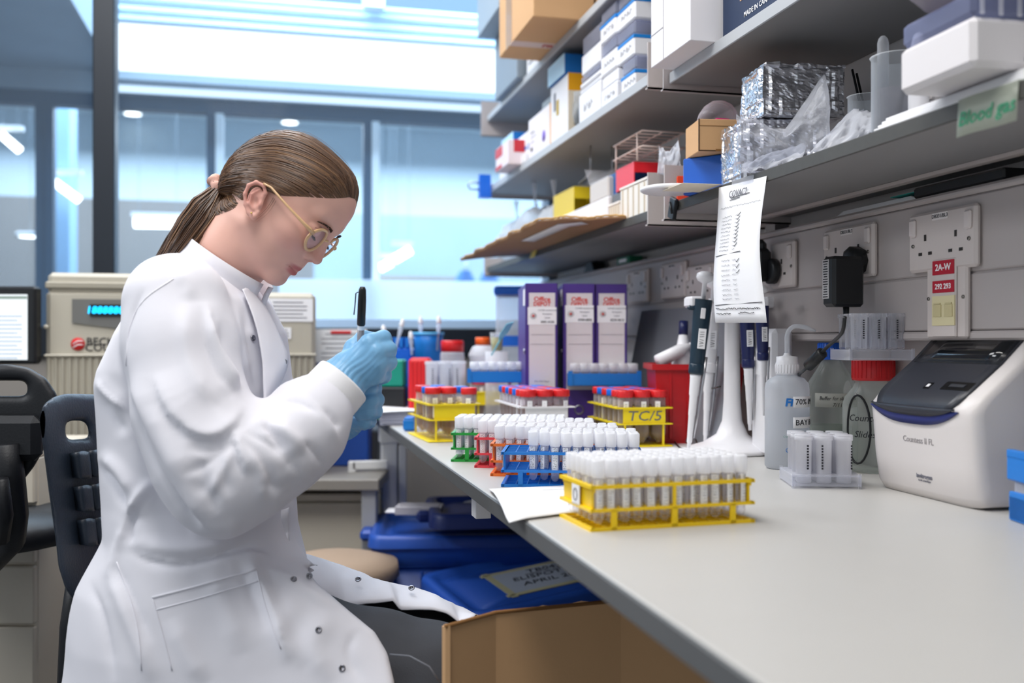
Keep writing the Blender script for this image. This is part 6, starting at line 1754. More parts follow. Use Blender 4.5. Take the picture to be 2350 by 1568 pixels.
def ear(f, l, u):
    a = math.radians(-36); f_ = f-.007; u_ = u+.007; x = (f_*math.cos(a)-u_*math.sin(a))/.86; y = (f_*math.sin(a)+u_*math.cos(a))/.86; w = (np.abs(l)-.0715)/.86+.0715
    # x forward, y up in the ear's own tilt
    base = elli(x, w, y, (-.003, .0700, .002), (.015, .0055, .024))
    hel = [((.006, .071, .002), .0020), ((.0135, .0735, .016), .0028), ((.009, .0765, .0275), .0032), ((-.004, .079, .031), .0033), ((-.0155, .080, .024), .0032), ((-.0195, .0795, .009), .0031), ((-.0165, .077, -.008), .0030), ((-.009, .0745, -.021), .0036), ((.0, .0725, -.0265), .0048), ((.0055, .071, -.018), .0030)]
    g = smin(base, chain(x, w, y, hel, .003), .004)
    anti = [((.002, .0745, .021), .0022), ((-.009, .0770, .010), .0026), ((-.0095, .0765, -.006), .0026), ((-.002, .0745, -.0145), .0024)]
    g = smin(g, chain(x, w, y, anti, .003), .003)
    g = smin(g, elli(x, w, y, (.0075, .0735, -.004), (.0035, .0035, .006)), .003)     # tragus
    g = smax(g, -elli(x, w, y, (-.0005, .0790, -.001), (.0062, .0075, .0085)), .003)   # concha
    return g*.86
NECK = [(C3(450, 690, 1.475), .070), (C3(494, 640, 1.47), .055), (C3(530, 585, 1.46), .051), (C3(575, 520, 1.455), .050)]
def skinf(X, Y, Z):
    dx, dy, dz = X-HO[0], Y-HO[1], Z-HO[2]
    f = (dx*HF[0]+dy*HF[1]+dz*HF[2])/HS; l = (dx*HL[0]+dy*HL[1]+dz*HL[2])/HS; u = (dx*HU[0]+dy*HU[1]+dz*HU[2])/HS
    g = np.minimum(headf(f, l, u), .5)
    g = smin(g, ear(f, l, u), .003)*HS
    nk = chain(X, Y, Z, NECK, .02)
    return smin(g, nk, .018)
V, Q = SN(skinf, C3(350, 760, 1.47)-np.array([0, .14, 0]), C3(860, 280, 1.46)+np.array([0, .14, 0]), .00165, 1)
m_skin = pm('skin', 'e2b2a2', .46, sss=.08, bump=.06, bscale=900, var=.04, vscale=40, spec=.4)
def tint_skin():
    nt = m_skin.node_tree; b = nt.nodes['Principled BSDF']; old = b.inputs['Base Color'].links[0].from_socket
    at = nn(nt, 'ShaderNodeAttribute'); at.attribute_name = 'lips'; mx = nn(nt, 'ShaderNodeMix'); mx.data_type = 'RGBA'; mx.inputs[7].default_value = lin('b3575a')
    nt.links.new(at.outputs['Fac'], mx.inputs[0]); nt.links.new(old, mx.inputs[6])
    a2 = nn(nt, 'ShaderNodeAttribute'); a2.attribute_name = 'blush'; m2 = nn(nt, 'ShaderNodeMix'); m2.data_type = 'RGBA'; m2.inputs[7].default_value = lin('d3867c')
    nt.links.new(a2.outputs['Fac'], m2.inputs[0]); nt.links.new(mx.outputs[2], m2.inputs[6]); nt.links.new(m2.outputs[2], b.inputs['Base Color'])
tint_skin()
skin = mesh_from('body', V, Q, m_skin, per)
dv = V-HO; hf, hl, hu = (dv@HF)/HS, (dv@HL)/HS, (dv@HU)/HS
up = np.exp(-(((np.abs(hl))/.0215)**6)-(((hu+.0380+.0022*np.abs(hl)/.02)/.0042)**4)-(((hf-.093)/.016)**6))
lo_ = np.exp(-(((np.abs(hl))/.0195)**6)-(((hu+.0485-.0030*np.abs(hl)/.02)/.0054)**4)-(((hf-.093)/.016)**6))
at = skin.data.attributes.new('lips', 'FLOAT', 'POINT'); at.data.foreach_set('value', (np.maximum(up, lo_)*.85).astype(np.float32))
bl = .45*np.exp(-((hf-.072)/.02)**2-((np.abs(hl)-.042)/.02)**2-((hu+.008)/.018)**2)+.5*np.exp(-((hf-.105)/.012)**2-(hl/.014)**2-((hu+.005)/.012)**2)+.55*np.exp(-((np.abs(hl)-.078)/.006)**2-((hu)/.03)**2)
at = skin.data.attributes.new('blush', 'FLOAT', 'POINT'); at.data.foreach_set('value', np.clip(bl, 0, 1).astype(np.float32))
def HW(f, l, u): p = H2C(f, l, u); return Vector(to_world(p[None])[0])
def part_w(mb, name, mat, parent=None):
    par = parent or per
    o = mb.build(name, mat, None); o.parent = par; o.matrix_parent_inverse = par.matrix_world.inverted(); return o
# brows, lashes, eye
m_brow = pm('brow_hair', '4a3326', .7)
rn = random.Random(11)
def eye_surf(l, u): # surface point of the lidded eyeball
    x, z = (abs(l)-.0315)/.0155, (u-.0215)/.0125; return .0785+.0135*math.sqrt(max(0, 1-x*x-z*z))
for s in (-1, 1):
    q = MB()
    for k in range(190):
        t = rn.random(); l = .014+.034*t; u = .0345+.0052*math.sin(PI*(.15+.75*t))-.0012+rn.uniform(-.0022, .0022)*(1.1-.8*t); f = .0985-.0125*t**1.6-.0
        base = HW(f-.0012, s*l, u); tip = HW(f+.0006-.002*t, s*(l+.0055), u+.0016-.003*t)
        q.rod(base, tip, .00042, 3, .0001)
    part_w(q, 'eyebrow', m_brow)
    q = MB(); pts = []
    for k in range(11):
        t = k/10; l = .0195+.0245*t; u = .0150-.0022*math.sin(PI*t)+.0010*t; pts.append((eye_surf(l, u)+.0004, l, u))
    q.tube([HW(f, s*l, u) for f, l, u in pts], .0006, 5)
    for k in range(30):
        t = k/29; l = .0200+.0250*t; u = .0150-.0022*math.sin(PI*t)+.0010*t; f = eye_surf(min(l, .044), u)
        q.rod(HW(f, s*l, u), HW(f+.0062, s*(l+.001+.003*t), u-.0035), .00026, 3, .00006)
    part_w(q, 'eyelashes', pm('lash_black', '1d1512', .6))
    q = MB(); q.tube([HW(eye_surf(.0195+.0245*t, .0255+.003*math.sin(PI*t))+.0001, s*(.0195+.0245*t), .0255+.003*math.sin(PI*t)) for t in [k/8 for k in range(9)]], .0004, 4)
    part_w(q, 'eyelid_crease', pm('crease_skin', 'b77c6c', .6))
# ear stud
e = HW(.0165, -.0785, -.0230)
q = MB(); q.lathe([(0, -.0016), (.0013, -.0009), (.0016, 0), (.0013, .0009), (0, .0016)], 10, T(e)); part_w(q, 'ear_stud', pm('gold', 'e8c27a', .25, metal=1))

# ---------------------------------------------------------------- hair
def hair_mat():
    m = bpy.data.materials.new('brown_hair'); m.use_nodes = True; nt = m.node_tree; b = nt.nodes['Principled BSDF']
    at_ = nn(nt, 'ShaderNodeAttribute'); at_.attribute_name = 'strand'; cr = nn(nt, 'ShaderNodeValToRGB')
    cr.color_ramp.elements[0].color = lin('35241a'); cr.color_ramp.elements[1].color = lin('9c7855'); e = cr.color_ramp.elements.new(.5); e.color = lin('664832')
    nt.links.new(at_.outputs['Fac'], cr.inputs[0]); nt.links.new(cr.outputs[0], b.inputs['Base Color'])
    b.inputs['Roughness'].default_value = .34; b.inputs['Specular IOR Level'].default_value = .65; return m
m_hair = hair_mat()
def strands(name, paths, mat, parent, n=4):
    """many tapered hair locks as one mesh with a per-strand value"""
    Vs, Fs, val = [], [], []; o_ = 0
    for pts, rad, v in paths:
        pts = np.asarray(pts); m = len(pts); t = np.gradient(pts, axis=0); t /= np.maximum(np.linalg.norm(t, axis=1), 1e-9)[:, None]
        up_ = np.cross(t, np.array([.3, .2, .93])); up_ /= np.maximum(np.linalg.norm(up_, axis=1), 1e-9)[:, None]; w = np.cross(t, up_)
        R = rad if hasattr(rad, '__len__') else np.full(m, rad)
        for i in range(n):
            a = 2*PI*i/n; Vs.append(pts+(up_*math.cos(a)+w*math.sin(a))*np.asarray(R)[:, None])
        base = o_; 
        for i in range(n):
            j = (i+1) % n; a = base+i*m+np.arange(m-1); b = base+j*m+np.arange(m-1); Fs.append(np.stack([a, b, b+1, a+1], 1))
        val += [v]*(n*m); o_ += n*m
    V_ = np.concatenate(Vs); Q_ = np.concatenate(Fs)
    ob = mesh_from(name, V_, Q_, mat, parent); a_ = ob.data.attributes.new('strand', 'FLOAT', 'POINT'); a_.data.foreach_set('value', np.array(val, np.float32)); return ob
hc = np.array([.004, 0, .030])
def hairline(phi):
    """start point of a strand : phi 0 front centre .. 1 nape, near side l<0"""
    K = [(0, (.080, .0, .094)), (.13, (.078, .020, .089)), (.27, (.072, .040, .074)), (.42, (.052, .058, .050)), (.54, (.034, .068, .030)), (.62, (.022, .071, .020)), (.70, (.006, .0735, .022)), (.77, (-.010, .072, .004)), (.83, (-.014, .066, -.022)), (.89, (-.020, .056, -.044)), (.95, (-.034, .036, -.058)), (1, (-.046, .0, -.062))]
    for (a, p), (b, q) in zip(K, K[1:]):
        if phi <= b: t = (phi-a)/(b-a); return np.array(p)*(1-t)+np.array(q)*t
    return np.array(K[-1][1])
tv = C3(508, 436, 1.462)-HO; tie = np.array([tv@HF, tv@HL, tv@HU])/HS
def sdir(a, b, t):
    K = [(-.030, .0, .120), (-.030, .075, .085), (-.030, .095, .050), (-.035, .095, .020), (-.045, .085, -.005), (-.050, .060, -.030), (-.060, .0, -.050)]
    ph = CUR[0]; x = min(abs(ph)*6, 5.999); i = int(x); m = np.array(K[i])*(1-x+i)+np.array(K[i+1])*(x-i); m = m*np.array([1, -1 if ph < 0 else 1, 1])-hc
    a = a-hc; b = b-hc; a = a/np.linalg.norm(a); b = b/np.linalg.norm(b); m = m/np.linalg.norm(m)*1.25
    t = np.asarray(t)[:, None]; return (1-t)**2*a+2*t*(1-t)*m+t*t*b
CUR = [0]
def sdir_old(a, b, t):
    a = a-hc; b = b-hc; a = a/np.linalg.norm(a); b = b/np.linalg.norm(b); om = math.acos(np.clip(a@b, -1, 1)); s_ = math.sin(om)
    t = np.asarray(t)[:, None]; return (a*np.sin((1-t)*om)+b*np.sin(t*om))/s_
def necksd(p):
    q = H2C(p[:, 0], p[:, 1], p[:, 2]); return chain(q[:, 0], q[:, 1], q[:, 2], NECK, .02)/HS-.001
def skull_r(D):
    lo, hi = np.full(len(D), .03), np.full(len(D), .17)
    for _ in range(20):
        m = (lo+hi)/2; p = hc+D*m[:, None]; v = np.minimum(headf(p[:, 0], p[:, 1], p[:, 2]), necksd(p)) < 0; lo = np.where(v, m, lo); hi = np.where(v, hi, m)
    return (lo+hi)/2
rt = np.linalg.norm(tie-hc)
def place(dirs, ts, lifts):
    D = np.concatenate(dirs); ts = np.concatenate(ts); lf = np.concatenate(lifts); D /= np.linalg.norm(D, axis=1)[:, None]
    r = skull_r(D); top = np.clip((D[:, 2]-.1)/.8, 0, 1); r = r+.0035+.0045*top*np.clip(ts*6+.35, 0, 1)+lf
    k = np.clip((ts-.62)/.38, 0, 1); k = k*k*(3-2*k); r = r*(1-k)+np.maximum(rt+lf, 0)*k
    return H2C(*(hc+D*r[:, None]).T)
dirs, ts, lf = [], [], []; tl = np.linspace(0, 1, 25)
for i in range(73):
    ph = i/36-1; s = -1 if ph < 0 else 1; h0 = hairline(abs(ph))*np.array([1, s, 1])
    CUR[0] = ph; dirs.append(sdir(h0, tie+np.array([.002, s*.010, 0]), tl)); ts.append(tl); lf.append(-.0052*(1-np.minimum(1, tl*9))-.0018+0*tl)
GV = place(dirs, ts, lf); ii = np.arange(73*25).reshape(73, 25)
GQ = np.stack([ii[:-1, :-1], ii[1:, :-1], ii[1:, 1:], ii[:-1, 1:]], -1).reshape(-1, 4)
hb = mesh_from('hair', GV, GQ, m_hair, per); a_ = hb.data.attributes.new('strand', 'FLOAT', 'POINT'); a_.data.foreach_set('value', np.full(len(GV), .22, np.float32))
rs = np.random.RandomState(5); dirs, ts, lf, meta = [], [], [], []
def add_strand(ph, t0, t1, n, end, wob, lift, rad, val):
    s = -1 if ph < 0 else 1; h0 = hairline(abs(ph))*np.array([1, s, 1]); t = np.linspace(t0, t1, n)
    CUR[0] = ph; D = sdir(h0, end, t)+np.array([0, 0, 1])*(wob*np.sin(PI*t))[:, None]; dirs.append(D); ts.append(t); lf.append(lift(t)); meta.append((n, rad, val))
for k in range(3000):
    j1 = rs.uniform(-.0016, .0022)
    add_strand(rs.uniform(-1, 1), 0 if k % 3 == 0 else rs.uniform(0, .5), 1, 14, tie+np.array([0, rs.uniform(-.010, .010), rs.uniform(-.010, .010)]), rs.uniform(-.03, .03), (lambda t, j=j1: -.0042*np.maximum(0, 1-t*8)+j*np.sin(PI*t)), np.interp(np.linspace(0, 1, 14), [0, .15, .9, 1], [.0004, .0010, .0009, .0007]), float(np.clip(.45+.2*rs.randn(), 0, 1)))
for k in range(60):
    a0, b0, pk = rs.uniform(0, .4), rs.uniform(.6, .95), rs.uniform(.002, .008)
    add_strand(rs.uniform(-.95, .6), a0, b0, 12, tie, rs.uniform(-.08, .08), (lambda t, a0=a0, b0=b0, pk=pk: .001+pk*np.sin(PI*(t-a0)/(b0-a0))), .0002, .6)
AP = place(dirs, ts, lf); paths = []; o_ = 0
for n_, rad, val in meta: paths.append((AP[o_:o_+n_], rad, val)); o_ += n_
for k in range(5):
    x0 = rs.uniform(-.004, .004); paths.append(([H2C(.022+x0+.004*math.sin(t*3), -.0685+.003*t, .014-.042*t) for t in np.linspace(0, 1, 10)], np.linspace(.00018, .00006, 10), .6))
strands('hair_strands', paths, m_hair, hb)
# ponytail
pc = [C3(508, 440, 1.465), C3(490, 488, 1.455), C3(462, 534, 1.445), C3(428, 578, 1.435), C3(386, 622, 1.43), C3(340, 660, 1.43)]
pr = [.013, .034, .037, .032, .021, .006]
def crv(P_, t):
    P_ = [2*P_[0]-P_[1]]+list(P_)+[2*P_[-1]-P_[-2]]; n_ = len(P_)-3; x = min(t*n_, n_-1e-6); i = int(x); u = x-i; a, b, c, d = P_[i:i+4]
    return .5*((2*b)+(c-a)*u+(2*a-5*b+4*c-d)*u*u+(3*b-a-3*c+d)*u**3)
tg = np.array([-.58, 0, -.81]); side = np.array([.81, 0, -.58]); paths = []
for k in range(1500):
    a = rs.uniform(0, 2*PI); q_ = math.sqrt(rs.uniform(.25, 1)); L_ = rs.uniform(.7, 1.02); pl = []; ph = rs.uniform(0, 6); am = rs.uniform(0, .0035)
    for t in np.linspace(0, L_, 18):
        c = crv(pc, t); R = np.interp(t, [i/5 for i in range(6)], pr)
        pl.append(c+side*(R*q_*math.cos(a)+am*math.sin(5*t+ph))+Di*(R*.85*q_*math.sin(a)+am*math.cos(4*t+ph)))
    paths.append((pl, np.interp(np.linspace(0, 1, 18), [0, .8, 1], [.0011, .0009, .0002]), np.clip(.40+.2*rs.randn(), 0, 1)))
for k in range(40):
    t0 = rs.uniform(.1, .5); c0 = crv(pc, t0); v = rs.uniform(-1, .4); pl = [crv(pc, t0+(.98-t0)*t)+side*(-.028-.014*v*math.sin(2.5*t))*(1-.5*t)+tg*.0 for t in np.linspace(0, 1, 12)]
    paths.append((pl, .0002, .5))
pony = strands('ponytail', paths, m_hair, per)
# scrunchie
def ring_pt(a, b):
    c = C3(505, 432, 1.475); R = .0150; tx = np.array([.50, 0, -.86]); R2 = .0076*(1+.20*math.sin(7*a)+.12*math.sin(13*a+2*b))
    ax = np.array([-.86, 0, -.5]); rad = tx*math.cos(a)+Di*math.sin(a); return c+rad*(R+R2*math.cos(b))+ax*R2*math.sin(b)*1.15
sv = np.array([[ring_pt(2*PI*i/60, 2*PI*j/14) for j in range(14)] for i in range(60)]).reshape(-1, 3); ii = np.arange(840).reshape(60, 14)
sq = np.stack([ii, np.roll(ii, -1, 0), np.roll(np.roll(ii, -1, 0), -1, 1), np.roll(ii, -1, 1)], -1).reshape(-1, 4)
scr = mesh_from('scrunchie', sv, sq, pm('scrunchie_pink', 'dcae9f', .8, bump=.3, bscale=160, var=.12, vscale=120), per)
q = MB()
for k in range(26):
    a, b = rs.uniform(0, 6.28), rs.uniform(0, 6.28); p_ = Vector(to_world(ring_pt(a, b)[None])[0]); q.lathe([(0, -.0008), (.0011, 0), (0, .0008)], 6, T(p_))
part_w(q, 'dark_specks', pm('speck_brown', '4c2f2c', .7), scr)
# ---------------------------------------------------------------- glasses
gl = bpy.data.objects.new('glasses', None); COL.objects.link(gl); gl.parent = per
m_gf = pm('frame_amber', 'e8bd8c', .18, trans=.1, coat=.6); bpy.context.view_layer.update()
for s in (-1, 1):
    def rim(a, k=1.0): return HW(.0965-.004*((.033+.0215*k*math.cos(a))/.05)**2, s*(.0325+.0215*k*math.cos(a)), .0125+.0195*k*math.sin(a)-.0015*math.sin(2*a))
    q = MB(); q.tube([rim(2*PI*i/40) for i in range(40)], .0022, 8, closed=True); q.tube([rim(2*PI*i/40, .985)+Vector((0, 0, 0)) for i in range(40)], .0024, 8, closed=True)
    part_w(q, 'rim', m_gf, gl)
    q = MB(); c_ = HW(.0950, s*.0325, .0125); q.add([c_]+[rim(2*PI*i/30, .97) for i in range(30)], [(0, 1+i, 1+(i+1) % 30) for i in range(30)], smooth=True)
    part_w(q, 'lens', clearm('spectacle_lens', 'f2f0ff', .03, .02, .97, .35), gl)
    q = MB(); q.tube([HW(.0935, s*.0535, .0180), HW(.089, s*.0630, .0190), HW(.078, s*.0700, .0195), HW(.045, s*.0755, .0205), HW(.010, s*.0780, .0225), HW(-.002, s*.0785, .0190)], [.0034, .0030, .0024, .0019, .0017, .0016], 8)
    part_w(q, 'temple_arm', m_gf, gl)
q = MB(); q.tube([HW(.0955, -.0125, .0185), HW(.0990, -.005, .0215), HW(.0990, .005, .0215), HW(.0955, .0125, .0185)], .0018, 8); part_w(q, 'bridge', m_gf, gl)

# ---------------------------------------------------------------- lab coat
TS = [(580, 408, 470, .050), (612, 386, 515, .075), (648, 352, 548, .130), (690, 318, 582, .168), (765, 270, 622, .178), (850, 226, 636, .175), (880, 220, 638, .172), (1000, 224, 640, .165), (1150, 234, 652, .165), (1230, 240, 655, .175), (1340, 206, 680, .19), (1450, 216, 700, .20), (1600, 255, 740, .20), (1800, 260, 760, .2)]
DC = 1.475; DQ = 1.425
tz = np.array([CAM.z-(y-CY)/F*DQ for y, *_ in TS])[::-1]
tc_ = np.array([((a+b)/2-CX)/F*DQ for _, a, b, _ in TS])[::-1]; ta = np.array([(b-a)/2/F*DQ for _, a, b, _ in TS])[::-1]; tb = np.array([h for *_, h in TS])[::-1]
hemy = np.array([1285, 1300, 1340, 1395, 1450, 1500, 1568, 1750, 1900]); hemx = np.array([1400, 700, 728, 792, 860, 888, 904, 920, 930])
def coatf(X, Y, Z):
    c = np.interp(Z, tz, tc_); a = np.interp(Z, tz, ta); b = np.interp(Z, tz, tb)
    q = (np.abs((X-c)/a)**2.3+np.abs((Y-DC)/b)**2.3)**(1/2.3); g = (q-1)*np.minimum(a, b)*.9
    g = smax(g, Z-tz[-1], .02)
    lap_ = chain(X, Y, Z, [(C3(370, 1445, 1.43), .120), (C3(500, 1445, 1.41), .112), (C3(640, 1466, 1.39), .100), (C3(760, 1500, 1.38), .091), (C3(880, 1545, 1.375), .086), (C3(960, 1570, 1.37), .084)], .04)
    cur = chain(X, Y, Z, [(C3(380, 1680, 1.42), .15), (C3(600, 1690, 1.38), .13), (C3(860, 1740, 1.34), .12)], .05)
    g = smin(g, smin(lap_, cur, .06), .05)
    px = CX+X/Y*F; py = CY-(Z-CAM.z)/Y*F
    hem = (px-np.interp(py, hemy, hemx))*Y/F*.75
    g = smax(g, hem, .006)
    up_ = chain(X, Y, Z, [(C3(405, 700, 1.345), .070), (C3(415, 800, 1.325), .068), (C3(440, 940, 1.30), .069), (C3(480, 1050, 1.285), .068), (C3(512, 1112, 1.28), .060)], .03)
    fo = chain(X, Y, Z, [(C3(512, 1112, 1.28), .060), (C3(590, 1068, 1.29), .060), (C3(650, 1028, 1.305), .058), (C3(700, 985, 1.325), .054), (C3(726, 944, 1.338), .048)], .02)
    cu = cone(X, Y, Z, C3(730, 940, 1.345), C3(785, 878, 1.362), .0365, .0385)
    ax_ = C3(785, 878, 1.362)-C3(735, 935, 1.345); ax_ = ax_/np.linalg.norm(ax_); e_ = C3(787, 876, 1.362)
    cu = smax(cu, (X-e_[0])*ax_[0]+(Y-e_[1])*ax_[1]+(Z-e_[2])*ax_[2], .004)
    cu = smax(cu, -(cone(X, Y, Z, C3(775, 890, 1.36), C3(850, 800, 1.385), .0315, .0320)), .004)
    fo = smin(fo, cone(X, Y, Z, C3(676, 925, 1.335), C3(720, 905, 1.34), .030, .026), .012)
    sl = smin(smin(up_, fo, .035), cu, .006)
    g = smin(g, sl, .005)
    fa = chain(X, Y, Z, [(C3(520, 720, 1.60), .07), (C3(590, 1010, 1.62), .066), (C3(640, 1020, 1.58), .062), (C3(700, 975, 1.53), .055), (C3(752, 958, 1.50), .042)], .03)
    return smin(g, fa, .02)
V, Q = SN(coatf, np.array([C3(170, 1500, 1.47)[0]-.02, 1.17, CAM.z-.60]), np.array([C3(920, 1500, 1.3)[0]+.03, 1.72, CAM.z+.15]), .0040, 2)
# folds drawn as strokes over the near side : (points, width px, height m)
FOLDS = [
 ([(566, 925), (538, 978), (492, 1008), (435, 994), (380, 935), (350, 860)], 20, .013, 1), ([(530, 1010), (480, 1036), (430, 1020)], 13, -.008), ([(566, 1095), (546, 1042), (530, 985)], 14, .011, 1), ([(476, 690), (494, 785), (535, 855), (556, 890)], 16, .012, 1),
 ([(505, 1226), (450, 1190), (390, 1112), (335, 1000), (300, 890), (288, 790)], 16, .012, 1), ([(598, 975), (632, 1015), (668, 1062)], 13, .009, 1), ([(700, 905), (750, 955), (782, 1015)], 12, .007, 1), ([(285, 1262), (430, 1290), (560, 1264), (625, 1276)], 18, .009, 1),
 ([(350, 1104), (322, 1150), (300, 1190), (280, 1250)], 12, .008, 1), ([(215, 865), (255, 905), (300, 940)], 12, .006, 1), ([(560, 1275), (600, 1340), (640, 1430), (668, 1530)], 16, .007, 1), ([(640, 1150), (700, 1120), (755, 1065)], 14, -.006),
 ([(505, 1040), (512, 1090), (530, 1140)], 14, -.006), ([(455, 1045), (470, 1100), (500, 1160)], 16, -.006),
 ([(600, 960), (625, 1000), (650, 1058)], 16, -.009), ([(630, 960), (665, 1010), (680, 1050)], 15, .007),
 ([(480, 690), (492, 780), (520, 850), (552, 885)], 13, .009), ([(462, 700), (470, 790), (500, 860), (545, 905)], 12, -.008), ([(430, 690), (425, 780), (450, 870), (500, 930)], 16, .006), ([(500, 740), (520, 820), (560, 880)], 9, -.006),
 ([(330, 660), (296, 740), (280, 830), (300, 900)], 7, -.007), ([(300, 900), (330, 980), (380, 1080), (430, 1170), (470, 1205)], 10, -.010), ([(350, 930), (380, 1010), (430, 1110)], 18, .006),
 ([(218, 862), (250, 900), (300, 935)], 12, .007), ([(225, 900), (262, 960), (290, 1000)], 14, -.008), ([(222, 1060), (262, 1110), (298, 1172)], 9, -.012), ([(228, 1040), (275, 1080), (315, 1140)], 12, .010), ([(300, 1178), (325, 1140), (352, 1102)], 9, .010), ([(296, 1200), (270, 1260), (250, 1330)], 9, .006),
 ([(318, 1160), (300, 1210), (305, 1250)], 12, -.007), ([(290, 1262), (350, 1290), (430, 1296), (520, 1270), (590, 1250)], 10, -.010), ([(300, 1240), (380, 1262), (470, 1262), (560, 1235)], 16, .009), ([(430, 1225), (500, 1215), (560, 1210)], 14, .006),
 ([(560, 1268), (600, 1330), (640, 1420), (672, 1520)], 12, .009), ([(540, 1290), (580, 1370), (615, 1450)], 14, -.007), ([(470, 1310), (520, 1400), (560, 1500)], 22, .006),
 ([(240, 1290), (280, 1380), (320, 1480), (350, 1568)], 14, .007), ([(262, 1290), (305, 1380), (345, 1480)], 12, -.006), ([(205, 1330), (240, 1440), (262, 1568)], 12, -.006), ([(390, 1420), (430, 1500), (470, 1568)], 18, .006),
 ([(690, 1350), (650, 1450), (700, 1530)], 20, .005), ([(760, 1400), (720, 1480), (760, 1568)], 20, .006), ([(820, 1440), (800, 1500), (830, 1568)], 12, -.005), ([(600, 1300), (680, 1340), (770, 1400)], 10, .007),
 ([(690, 1010), (725, 1040), (748, 1078)], 9, -.008), ([(648, 915), (690, 925), (738, 952)], 9, -.007), ([(545, 1000), (600, 1060), (640, 1140)], 10, -.007), ([(536, 1010), (480, 1060), (420, 1090)], 9, -.006), ([(560, 992), (630, 1030), (700, 1100)], 9, -.006), ([(575, 970), (640, 985), (720, 1040)], 11, .007), ([(538, 1020), (505, 1090), (470, 1150)], 9, .006), ([(560, 1010), (600, 1090), (600, 1160)], 10, .006), ([(590, 1110), (650, 1120), (700, 1100)], 18, -.006), ([(740, 935), (765, 960), (780, 985)], 7, -.007),
 ([(560, 700), (575, 800), (590, 900)], 14, -.006), ([(535, 700), (550, 790), (580, 880)], 10, .006), ([(440, 1100), (480, 1140), (500, 1180)], 14, -.006), ([(405, 620), (430, 650), (440, 690)], 12, .004)]
N = vnorm(V, Q); vd = np.stack([V[:, 0], V[:, 1], V[:, 2]-CAM.z], 1); vd /= np.linalg.norm(vd, axis=1)[:, None]
if (N*(V-V.mean(0))).sum(1).mean() < 0: N = -N; Q = Q[:, ::-1]
face_ = np.clip(-(N*vd).sum(1)*1.6+.1, 0, 1)
px = CX+V[:, 0]/V[:, 1]*F; py = CY-(V[:, 2]-CAM.z)/V[:, 1]*F; disp = np.zeros(len(V))
for pts, w, h_, *knd in FOLDS:
    pts = np.array([crv([np.array(p, float) for p in pts], t) for t in np.linspace(0, 1, 14)]); best = np.full(len(V), 1e9); tt = np.zeros(len(V)); sg = np.ones(len(V))
    for i in range(13):
        a, b = pts[i], pts[i+1]; ab = b-a; t = np.clip(((px-a[0])*ab[0]+(py-a[1])*ab[1])/(ab@ab+1e-9), 0, 1)
        dd = np.hypot(px-a[0]-t*ab[0], py-a[1]-t*ab[1]); m = dd < best; best[m] = dd[m]; tt[m] = (i+t[m])/13; sg[m] = np.sign(ab[0]*(py[m]-a[1])-ab[1]*(px[m]-a[0]))
    prof = np.exp(-(best/(w*1.3))**2) if h_ > 0 else np.exp(-np.sqrt((best/(w*.75))**2+.15)+.387)
    if knd: sd = best*sg; prof = np.exp(-np.maximum(sd, 0)/(2.4*w))/(1+np.exp(-np.clip(sd/(.22*w), -30, 30)))-.35*np.exp(-(sd/w-.0)**2*1.0)*(sd < 0)
    disp += h_*prof*np.clip(np.minimum(tt, 1-tt)*4, 0.0, 1)
from mathutils import noise as mnoise
nz = np.array([mnoise.noise(Vector((p[0]*9, p[1]*9, p[2]*5)))*.0035+mnoise.noise(Vector((p[0]*26+3, p[1]*26, p[2]*16)))*.0013 for p in V])
cuffm = np.clip(1.5-np.hypot(px-780, py-880)/62, 0, 1)
V = V+N*((disp*.8*face_+nz*.6)*(1-cuffm))[:, None]
V = lap(V, Q, .3)
m_coat = pm('coat_cotton', 'e8e7ee', .85, bump=.05, bscale=700, sheen=.15, var=.01)
coat = mesh_from('lab_coat', V, Q, m_coat, per)
ca, cb = P(738, 930, 1.349), P(789, 873, 1.3635); Lc = (cb-ca).length; q = MB(); G = []
for (rr_, zz) in ((.0385, 0), (.0412, .003), (.0408, Lc*.5), (.0402, Lc-.003), (.0390, Lc), (.0350, Lc-.001), (.0340, Lc*.6)):
    G.append([((rr_+.0006*(i % 2))*math.cos(2*PI*i/96), (rr_+.0006*(i % 2))*math.sin(2*PI*i/96), zz) for i in range(96)])
q.grid(G, M=aim(ca, cb), wrap=True)
def _late_cuff(): return part_w(q, 'knit_cuff', pm('cuff_knit', 'f3f2f4', .85, bump=.1, bscale=500), coat)
def cam_pts(lst): return [Vector(to_world(C3(*p)[None])[0]) for p in lst]
def sheet_between(A, B, name, mat, th=.0016, par=None, nu=40, nv=10, bulge=0, wav=0, seed=0):
    A = [np.array(C3(*p)) for p in A]; B = [np.array(C3(*p)) for p in B]; G = []
    for i in range(nu+1):
        a, b = crv(A, i/nu), crv(B, i/nu); row = []
        for j in range(nv+1):
            v = j/nv; p = a*(1-v)+b*v-Di*bulge*math.sin(PI*v); p = p+np.array([0, -1, .4])*wav*sm_noise(i/nu*5+seed, v*2.5, seed)
            row.append(Vector(to_world(p[None])[0]))
        G.append(row)
    return part_w(MB().grid(G, th), name, mat, par or coat)
_late_cuff()
